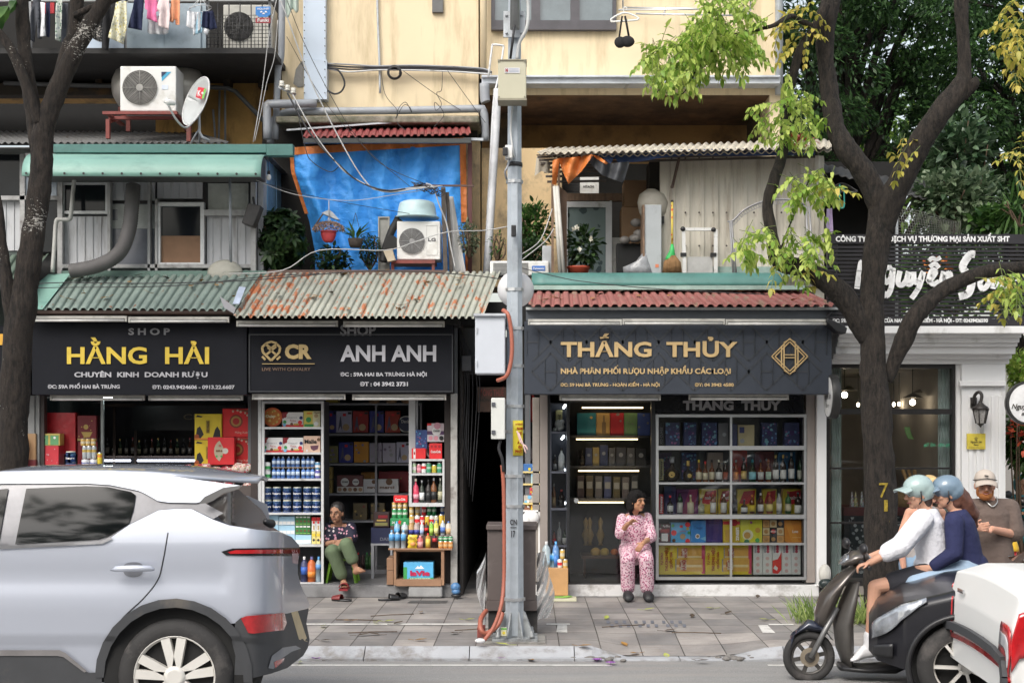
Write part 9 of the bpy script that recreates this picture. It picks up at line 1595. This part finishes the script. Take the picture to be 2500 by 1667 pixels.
def helmet(t,q,Rm,m,vis=True):
 m_=MB();m_.ell(q(0,-.012,.055),(.106,.122,.098),20,14,rot=Rm);m_.ell(q(0,-.05,.02),(.103,.092,.094),18,12,rot=Rm);h=fu(m_,"helmet",m,t,.009,3)
 m_=MB();m_.grid(lambda u,v:q((u-.5)*.2,.085+.10*v*(1-(2*u-1)**2*.4),.075-.015*v-.03*(2*u-1)**2),12,5);m_.bld("peak",m,h,solid=.008);m_=MB();[m_.tube([q(s_*.10,.02,.03),q(s_*.075,.01,-.05),q(0,.035,-.105)],.006,6)for s_ in(-1,1)];m_.bld("chin_strap",black_p,h)
helmet(t,q,Rm,M("celadon_helmet",(.34,.44,.43),.3,var=.04,coat=.6));m_=MB();m_.ell(q(0,-.06,-.05),(.075,.05,.07),rot=Rm);fu(m_,"hair",M("brown_black_hair",(.04,.02,.015),.5),t,.008,2)
for L in "LR":m_=MB();mb_foot(m_,J["a"+L]-Vc((0,0,.03)),J["t"+L],1.22);m_.cap(J["a"+L],.045,J["a"+L]+Vc((0,0,.09)),.044);fu(m_,"shoe",M("white_trainer",(.66,.66,.68),.6),t,.008,2)
J=dict(hd=P(2310,1206,DR+.02),nk=P(2334,1246,DR+.02),pv=P(2366,1396,DR),sL=P(2330,1274,DR-.16),sR=P(2330,1274,DR+.18),eL=P(2330,1350,DR-.22),eR=P(2326,1350,DR+.24),wL=P(2272,1386,DR-.19),wR=P(2272,1384,DR+.20),hL=P(2350,1404,DR-.12),hR=P(2350,1404,DR+.12),kL=P(2236,1428,DR-.22),kR=P(2236,1428,DR+.22),aL=P(2262,1560,DR-.18),aR=P(2262,1560,DR+.18),tL=P(2218,1590,DR-.18),tR=P(2218,1590,DR+.18))
t,q,to,arm,at,J,Rm=person("pillion passenger in a navy top with long brown hair and grey blue helmet",J,(-1,-.1,-.1),skin_m("skin_rider",(.52,.29,.20)),.95,hand_dirs={"L":(Vc((-.9,.3,-.2)),(0,1,0),.5),"R":(Vc((-.9,-.3,-.2)),(0,-1,0),.5)})
brow_mouth(t,q,hairb,lip);m_=MB();to(m_,.022);[m_.limb([J["s"+L],J["e"+L],J["e"+L].lerp(J["w"+L],.8)],[.078,.066,.05])for L in "LR"];m_.cap(at(.02),.17,at(-.04),.175);fu(m_,"top",M("navy_top",(.018,.022,.075),.9,var=.1,bump=.5,bs=7,bdist=.04),t,.009,4)
m_=MB();[leg_cloth(m_,J,L,1,1,.02)for L in "LR"];m_.cap(J["pv"],.15,J["hL"],.13);m_.cap(J["pv"],.15,J["hR"],.13);fu(m_,"jeans",M("light_denim",(.30,.40,.52),.9,var=.12,bump=.3,bs=30),t,.01,3)
helmet(t,q,Rm,M("slate_helmet",(.16,.23,.30),.3,var=.04,coat=.6));m_=MB();m_.limb([q(0,-.07,.0),q(0,-.14,-.10),q(.02,-.20,-.18),q(.03,-.22,-.26)],[.085,.075,.06,.03]);m_.ell(q(0,-.07,-.05),(.085,.06,.09),rot=Rm);fu(m_,"hair",M("chestnut_hair",(.11,.045,.03),.5,var=.35,sc=25),t,.008,3,extra=lambda v:v+noise.noise_vector(v*16)*.012)
for L in "LR":m_=MB();mb_foot(m_,J["a"+L]-Vc((0,0,.03)),J["t"+L],1.2);fu(m_,"shoe",M("black_trainer",(.03,.03,.03),.6),t,.009,2)
DB=12.7;J=dict(hd=P(2272,1196,DB),nk=P(2262,1234,DB),pv=P(2244,1366,DB),sL=P(2222,1252,DB-.05),sR=P(2296,1252,DB+.1),eL=P(2196,1320,DB-.08),eR=P(2302,1322,DB+.1),wL=P(2206,1382,DB-.10),wR=P(2296,1384,DB),hL=P(2226,1376,DB),hR=P(2264,1376,DB),kL=P(2222,1462,DB-.05),kR=P(2262,1460,DB+.1),aL=P(2226,1536,DB+.1),aR=P(2266,1532,DB+.12),tL=P(2216,1558,DB-.1),tR=P(2256,1556,DB-.08))
t,q,to,arm,at,J,Rm=person("blonde woman in denim shorts walking behind the scooter riders",J,(.3,-.6,-.1),sk3,.95)
brow_mouth(t,q,C(.3,.2,.1),lip);m_=MB();to(m_,.012);fu(m_,"vest",M("grey_vest",(.30,.28,.27),.9),t,.01,3);m_=MB();[m_.limb([J["h"+L],J["h"+L].lerp(J["k"+L],.45)],[.118,.105])for L in "LR"];m_.cap(J["pv"],.14,J["hL"],.12);m_.cap(J["pv"],.14,J["hR"],.12);fu(m_,"shorts",M("faded_denim",(.20,.30,.42),.9,var=.2,bump=.3,bs=30),t,.01,3)
m_=MB();m_.ell(q(0,-.02,.04),(.092,.108,.098),14,10,rot=Rm);m_.ell(q(0,-.08,-.06),(.08,.05,.10),rot=Rm);fu(m_,"hair",M("blonde_hair",(.55,.38,.17),.5,var=.25,sc=20,stretch=(6,6,1)),t,.008,3)
for L in "LR":m_=MB();mb_foot(m_,J["a"+L]-Vc((0,0,.03)),J["t"+L],1.2);fu(m_,"shoe",M("white_trainer",(.66,.66,.68),.6),t,.009,2)
m_=MB();c=J["wL"]+Vc((-.02,-.02,-.17));m_.loft([(c+Vc((0,0,-.12)),(.03,0,0),(0,.03,0)),(c+Vc((0,0,-.08)),(.09,0,0),(0,.05,0)),(c+Vc((0,0,0)),(.085,0,0),(0,.045,0)),(c+Vc((0,0,.08)),(.03,0,0),(0,.02,0))],12);tag(m_.bld("plastic_bag",M("blue_white_bag",(.55,.60,.74),.4,var=.15,bump=.5,bs=14)),"small pale blue bag hanging from the blonde woman's hand","bag")
DT=17.0;J=dict(hd=P(2494,1186,DT),nk=P(2496,1208,DT),pv=P(2506,1290,DT),sL=P(2478,1222,DT-.1),sR=P(2518,1222,DT+.1),eL=P(2472,1262,DT-.2),eR=P(2520,1262,DT+.1),wL=P(2462,1252,DT-.5),wR=P(2500,1252,DT-.4),hL=P(2496,1296,DT),hR=P(2518,1296,DT),kL=P(2486,1310,DT-.4),kR=P(2520,1310,DT-.4),aL=P(2490,1395,DT-.4),aR=P(2520,1395,DT-.4),tL=P(2486,1404,DT-.55),tR=P(2516,1404,DT-.55))
t,q,to,arm,at,J,Rm=person("person in a teal hooded raincoat seated far back at the right edge",J,(-.4,-1,0),sk2,.95)
tl_=M("teal_raincoat",(.03,.22,.25),.5,var=.12,bump=.5,bs=9);m_=MB();to(m_,.03);[m_.limb([J["s"+L],J["e"+L],J["w"+L]],[.085,.075,.06])for L in "LR"];m_.cap(at(0),.17,J["kL"],.1);m_.cap(at(0),.17,J["kR"],.1);m_.ell(q(0,-.035,.02),(.105,.105,.13),rot=Rm);fu(m_,"raincoat",tl_,t,.012,3)
#   TREES
def bark_mat(name,lo,hi,spots=None,sp=.3):
 m,t,b=nodes_of(name);v=cd(t);n1=nzt(t,cd(t,(9,9,2.6)),3.2,9,.75);n2=nzt(t,v,3,5)
 c=ramp(t,n1,.40,.62,lo,hi);c=mixc(t,ramp(t,n2,.45,.7,(0,0,0),(.6,.6,.6)),c,tuple(q*.55 for q in hi))
 if spots:s_=nzt(t,cd(t,(1.2,1.2,2.4)),26,4,.75);g=nzt(t,v,2.2,2);f=N(t,"Math",operation='MULTIPLY');t.links.new(s_,f.inputs[0]);t.links.new(g,f.inputs[1]);c=mixc(t,ramp(t,f.outputs[0],sp,sp+.02),c,spots)
 t.links.new(c,b.inputs["Base Color"]);b.inputs["Roughness"].default_value=.9;bump_t(t,b,n1,1.0,.06);return m
def limbs(t,name,m,paths,seed=1):
 B=MB()
 for pts in paths:
  sp=spl([P(a,b,D)for a,b,D,w_ in pts],8);rs=[]
  for i in range(len(pts)-1):rs+=[(pts[i][3]+(pts[i+1][3]-pts[i][3])*j/8)/2/FPX*pts[i][2]for j in range(8)]
  rs.append(pts[-1][3]/2/FPX*pts[-1][2]);o=len(B.v);B.tube(sp,rs,20)
  for i in range(o,len(B.v)):
   k=(i-o)//20;c=sp[k];d=B.v[i]-c;B.v[i]=c+d*(1+.16*noise.noise(B.v[i]*5+Vc((seed,0,0)))+.10*noise.noise(B.v[i]*16))
 return B.bld(name,m,t,rcl=False)
def sprays(t,name,m,cl,seed,pairs=5,ll=.108,lw=.044):
 global R;R=random.Random(seed);B=MB()
 for a,b,c,d,D,n in cl:
  for i in range(n):
   u,v=R.random(),R.random();e=((u-.5)**2+(v-.5)**2)
   if e>.25:u,v=.5+(u-.5)*.6,.5+(v-.5)*.6
   p=P(a+(c-a)*u,b+(d-b)*v,D+R.gauss(0,.22));dr=Vc((u-.5+R.gauss(0,.5),R.gauss(0,.5),-.25+(.5-v)*.6+R.gauss(0,.25)))
   L=R.uniform(.22,.42);pinnate(B,p-dr.normalized()*L*.5,dr,L,pairs,ll*R.uniform(.75,1.15),lw,0,1,R.uniform(.3,1.1))
 return B.bld(name,[m,stem_g],t,rcl=False)
TD_=13.5;bkm=bark_mat("dark_bark",(.006,.005,.004),(.050,.038,.030));bkl=bark_mat("speckled_bark",(.007,.005,.004),(.045,.033,.025),(.50,.48,.44),.385)
t=tng("street_tree","dark barked street tree with yellow painted marks before the bakery","tree",P(2150,1512,TD_)+Vc((0,0,0)))
limbs(t,"trunk",bkm,[[(2155,1525,TD_,106),(2152,1440,TD_,84),(2150,1200,TD_,76),(2138,1000,TD_,72),(2132,860,TD_,64),(2128,740,TD_,58),(2140,610,TD_,60),(2158,500,TD_,70)],[(2165,540,TD_,60),(2120,440,TD_,56),(2070,370,TD_,54),(2040,310,TD_+.1,48),(2022,200,TD_+.2,42),(2014,90,TD_+.2,40),(2030,0,TD_+.2,50),(2046,-120,TD_+.2,46),(2060,-500,TD_+.3,36)],[(2150,560,TD_,62),(2190,460,TD_-.1,62),(2240,360,TD_-.2,58),(2300,270,TD_-.3,54),(2342,215,TD_-.3,48),(2354,180,TD_-.3,36),(2352,100,TD_-.3,30),(2345,-20,TD_-.3,34),(2340,-400,TD_-.3,28)],[(2118,830,TD_,44),(2070,740,TD_-.05,58),(2020,690,TD_-.1,50),(1950,655,TD_-.1,44),(1900,636,TD_-.1,40),(1884,570,TD_-.1,30),(1874,500,TD_-.1,26),(1890,440,TD_-.1,30),(1910,380,TD_,26),(1920,310,TD_,22),(1926,230,TD_,20),(1952,130,TD_,24),(1990,70,TD_,24),(2016,10,TD_,24)],[(2165,930,TD_,30),(2205,830,TD_-.05,46),(2240,765,TD_-.1,44),(2300,710,TD_-.1,38),(2380,672,TD_-.1,34),(2460,655,TD_-.1,30),(2600,640,TD_-.1,24)],[(2350,240,TD_-.3,20),(2375,205,TD_-.33,34),(2372,195,TD_-.33,20)]])
limbs(t,"branch",bkm,[[(1985,66,TD_,14),(1950,50,TD_-.1,13),(1930,40,TD_-.2,12),(1890,62,TD_-.3,11),(1840,75,TD_-.3,8),(1740,100,TD_-.3,6),(1660,150,TD_-.3,5)],[(1760,95,TD_-.3,5),(1700,170,TD_-.3,5),(1620,210,TD_-.3,4),(1590,250,TD_-.3,2)],[(1720,10,TD_-.3,6),(1745,60,TD_-.3,5),(1755,100,TD_-.3,5)],[(1902,620,TD_-.1,4),(1930,545,TD_-.2,4),(1975,440,TD_-.3,3)],[(1700,170,TD_-.3,4),(1665,230,TD_-.3,3),(1610,222,TD_-.3,2)]])
sprays(t,"crown",L_fresh,[(1640,50,1850,165,13.2,85),(1570,85,1700,205,13.1,52),(1690,-40,1880,90,13.2,40),(1850,200,2005,340,13.3,34),(1910,395,2040,500,13.2,26),(1795,545,1900,635,13.1,18),(1885,550,2030,650,13.2,24),(2410,655,2510,720,13.2,10)],3)
sprays(t,"crown",L_yel,[(2440,-20,2530,180,13.0,20),(1890,0,2010,130,13.4,16),(2180,330,2230,400,13.2,5),(2470,355,2520,430,12.9,5),(2390,665,2500,745,13.1,8),(1870,640,2000,670,13.1,3),(2000,430,2050,460,13.1,3)],4,4,.105,.045)
sprays(t,"crown",L_fresh,[(1700,-1000,2700,-260,13.9,150)],5,4,.2,.09)
ym=M("yellow_road_paint",(.24,.175,.02),.9,var=.6,sc=45);yt=TD_-.158
text("7",2146,2168,1176,1214,yt,ym,t,.0,.004,"painted_mark");text("1",2158,2167,1218,1248,yt,ym,t,.0,.004,"painted_mark");text("3",2155,2172,1260,1302,yt+.004,ym,t,.0,.004,"painted_mark")
TL=13.2;t=tng("street_tree","forked street tree with pale lichen specks at the left edge","tree",P(40,1560,TL))
limbs(t,"trunk",bkl,[[(30,1560,TL,87),(28,1200,TL,75),(34,950,TL,73),(50,770,TL,70),(72,640,TL,57),(88,520,TL,52),(102,410,TL,52),(108,320,TL,54),(128,250,TL,47),(165,160,TL,44),(220,60,TL,38),(265,-20,TL,35),(330,-200,TL,30)],[(92,360,TL,35),(78,260,TL+.05,37),(64,160,TL+.05,33),(56,60,TL+.1,31),(52,-120,TL+.1,28)],[(96,300,TL-.05,24),(64,210,TL-.1,26),(20,110,TL-.1,23),(-60,20,TL-.1,19)],[(122,250,TL+.05,26),(165,130,TL+.1,38),(186,60,TL+.1,35),(186,-100,TL+.1,31)],[(180,40,TL,16),(230,16,TL,16),(300,-6,TL,12),(380,-40,TL,10)],[(36,800,TL,40),(18,700,TL-.05,35),(4,600,TL-.05,26),(-10,480,TL-.05,23),(-60,300,TL,17)]])
sprays(t,"crown",L_mid,[(-600,-1000,700,-260,13,150),(0,-10,24,20,13,1)],6,4,.2,.09)
def bigtree(name,label,x,y,h,r,clumps,per,L,m,seed,trunk=.25,z0=2.0,squash=.75):
 global R;R=random.Random(seed);t=tng(name,label,"tree",(x,y,0));B=MB()
 B.tube(spl([(x,y,-.1),(x+.1,y,h*.3),(x-.1,y,h*.6),(x+.2,y,h*.9)],4),[trunk-(trunk-.05)*i/12 for i in range(13)],10)
 cs=[]
 for i in range(clumps):
  q=rv();k=R.random()**.45;c=Vc((x+q.x*r*k,y+q.y*r*.7*k,z0+(h-z0)*.5+q.z*(h-z0)*.5*k));cs.append(c)
  if i%3==0:B.tube(spl([(x,y,max(z0*.6,c.z-h*.25)),Vc((x,y,c.z)).lerp(c,.5),c],3),[.07,.06,.05,.04,.03,.02,.012],6)
 B.bld("trunk",bkm,t,rcl=False);B=MB()
 for c in cs:
  cr=R.uniform(.35,.75)*r*.30;d0=rv()*.6
  for i in range(per):q=rv();p=c+Vc((q.x*cr,q.y*cr,q.z*cr*.55));d=(q*.6+d0+Vc((0,0,-.2))+rv()*.5).normalized()*L*R.uniform(.6,1.2);s_=d.cross(Vc((0,0,1))+rv()*.7).normalized()*L*.2;B.add([p-d*.5,p+s_,p+d*.5,p-s_],[(0,1,2,3)])
 B.bld("crown",m,t,rcl=False);return t
L_bg=LEAF("shade_leaf",(.020,.052,.020),(.080,.17,.05),.45);L_bg2=LEAF("backlit_leaf",(.05,.12,.015),(.20,.32,.05),.5)  # brighter leaf has the backlight put into its colour
bigtree("background_tree","broad dark tree filling the gap right of the cream building",4.9,21.5,11.5,2.9,150,480,.105,L_bg,11,.28,3.4)
bigtree("background_tree","second dark tree behind the right limb of the street tree",8.2,22.5,11.0,2.8,140,480,.105,L_bg,12,.25,3.0)
bigtree("background_tree","tree with backlit yellow green put into its leaves, far behind the dark trees",7.2,30,10.5,5,80,200,.2,L_bg2,13,.3,2.0)
bigtree("background_tree","dark tree at the far right edge beyond the balustrade",9.6,19.5,7.5,1.7,50,380,.10,L_bg,16,.15,3.0)
for x_,y_,l in((-5.5,-9,"left"),(1.5,-10.5,"middle"),(8,-9.5,"right")):bigtree("opposite_tree",l+" leafy tree across the road, seen only in reflections",x_,y_,14,5.5,70,60,.55,L_bg,14+int(x_),.25,2.5)
bush("shrub","glossy dark green shrub rising above the balustrade",P(2352,375,17.2),(.50,.35,.52),700,.15,.07,LEAF("glossy_leaf",(.03,.07,.03),(.13,.20,.11),.2,.3),"shrub",.15,seed=21,root=P(2352,560,17.2))
bush("shrub","pale variegated shrub spreading over the balustrade",P(2330,490,16.6),(.68,.4,.42),1300,.12,.06,L_pale,"shrub",.15,seed=22,root=P(2330,570,16.6))
bush("shrub","leafy climber behind the netting at the right edge",P(2440,545,16.2),(.40,.3,.26),520,.12,.055,L_mid,"shrub",.15,seed=23);bush("fan_palm","strap leaved plant at the right edge above the balustrade",P(2490,515,15.8),(.28,.2,.18),60,.34,.03,L_mid,"plant",.1,seed=24)
bush("shrub","dim shrubs growing behind the black slats",P(2330,690,16.3),(.95,.3,.38),700,.13,.06,L_mid,"shrub",.15,seed=25)
bush("shrub","light green tree top right of the bakery cornice",P(2500,905,17),(.28,.3,.30),620,.09,.04,L_fresh,"shrub",.2,seed=26,root=P(2500,1150,17));bush("shrub","dark leaved shrub below the round sign at the right edge",P(2500,1080,16.6),(.26,.25,.45),620,.12,.06,L_mid,"shrub",.15,seed=27,root=P(2500,1400,16.6))  # first bush shares the street tree's fresh green leaf colour
bush("flower_bush","orange red blossoms beside the white pilaster",P(2492,1050,16.2),(.18,.15,.34),46,.07,.06,L_red,"flowers",.1,seed=28,root=P(2500,1400,16.4));bush("flower_bush","small red flowering succulent on the shed roof by the limb",P(1950,348,15.9),(.20,.1,.06),130,.09,.02,LEAF("red_blade",(.22,.03,.02),(.42,.09,.05),.2),"plant",.1,seed=29,stems=2)
bush("flower_bush","orange flowers and leaves glimpsed behind the big script letters",P(2295,650,16.0),(.22,.1,.10),40,.08,.05,LEAF("orange_petal",(.5,.1,.02),(.7,.25,.05),.3),"flowers",.1,seed=30,root=P(2295,700,16.1))
R=random.Random(8);B=MB()
for cx,n,w_ in((1968,90,.12),(2105,130,.12),(2050,60,.1),(2190,60,.1)):
 for i in range(n):x_=X(cx,13.5)+R.gauss(0,w_*.6);y_=13.45+R.gauss(0,.1);leaf(B,Vc((x_,y_,0)),Vc((R.gauss(0,.45),R.gauss(0,.4),1)),Vc((0,-1,.2)),R.uniform(.12,.34),.012,0,R.uniform(.1,.6))
tag(B.bld("grass",LEAF("grass_blade",(.10,.17,.03),(.36,.44,.14),.4),rcl=False),"light green grass tufts round the foot of the painted tree","grass",kind="stuff")
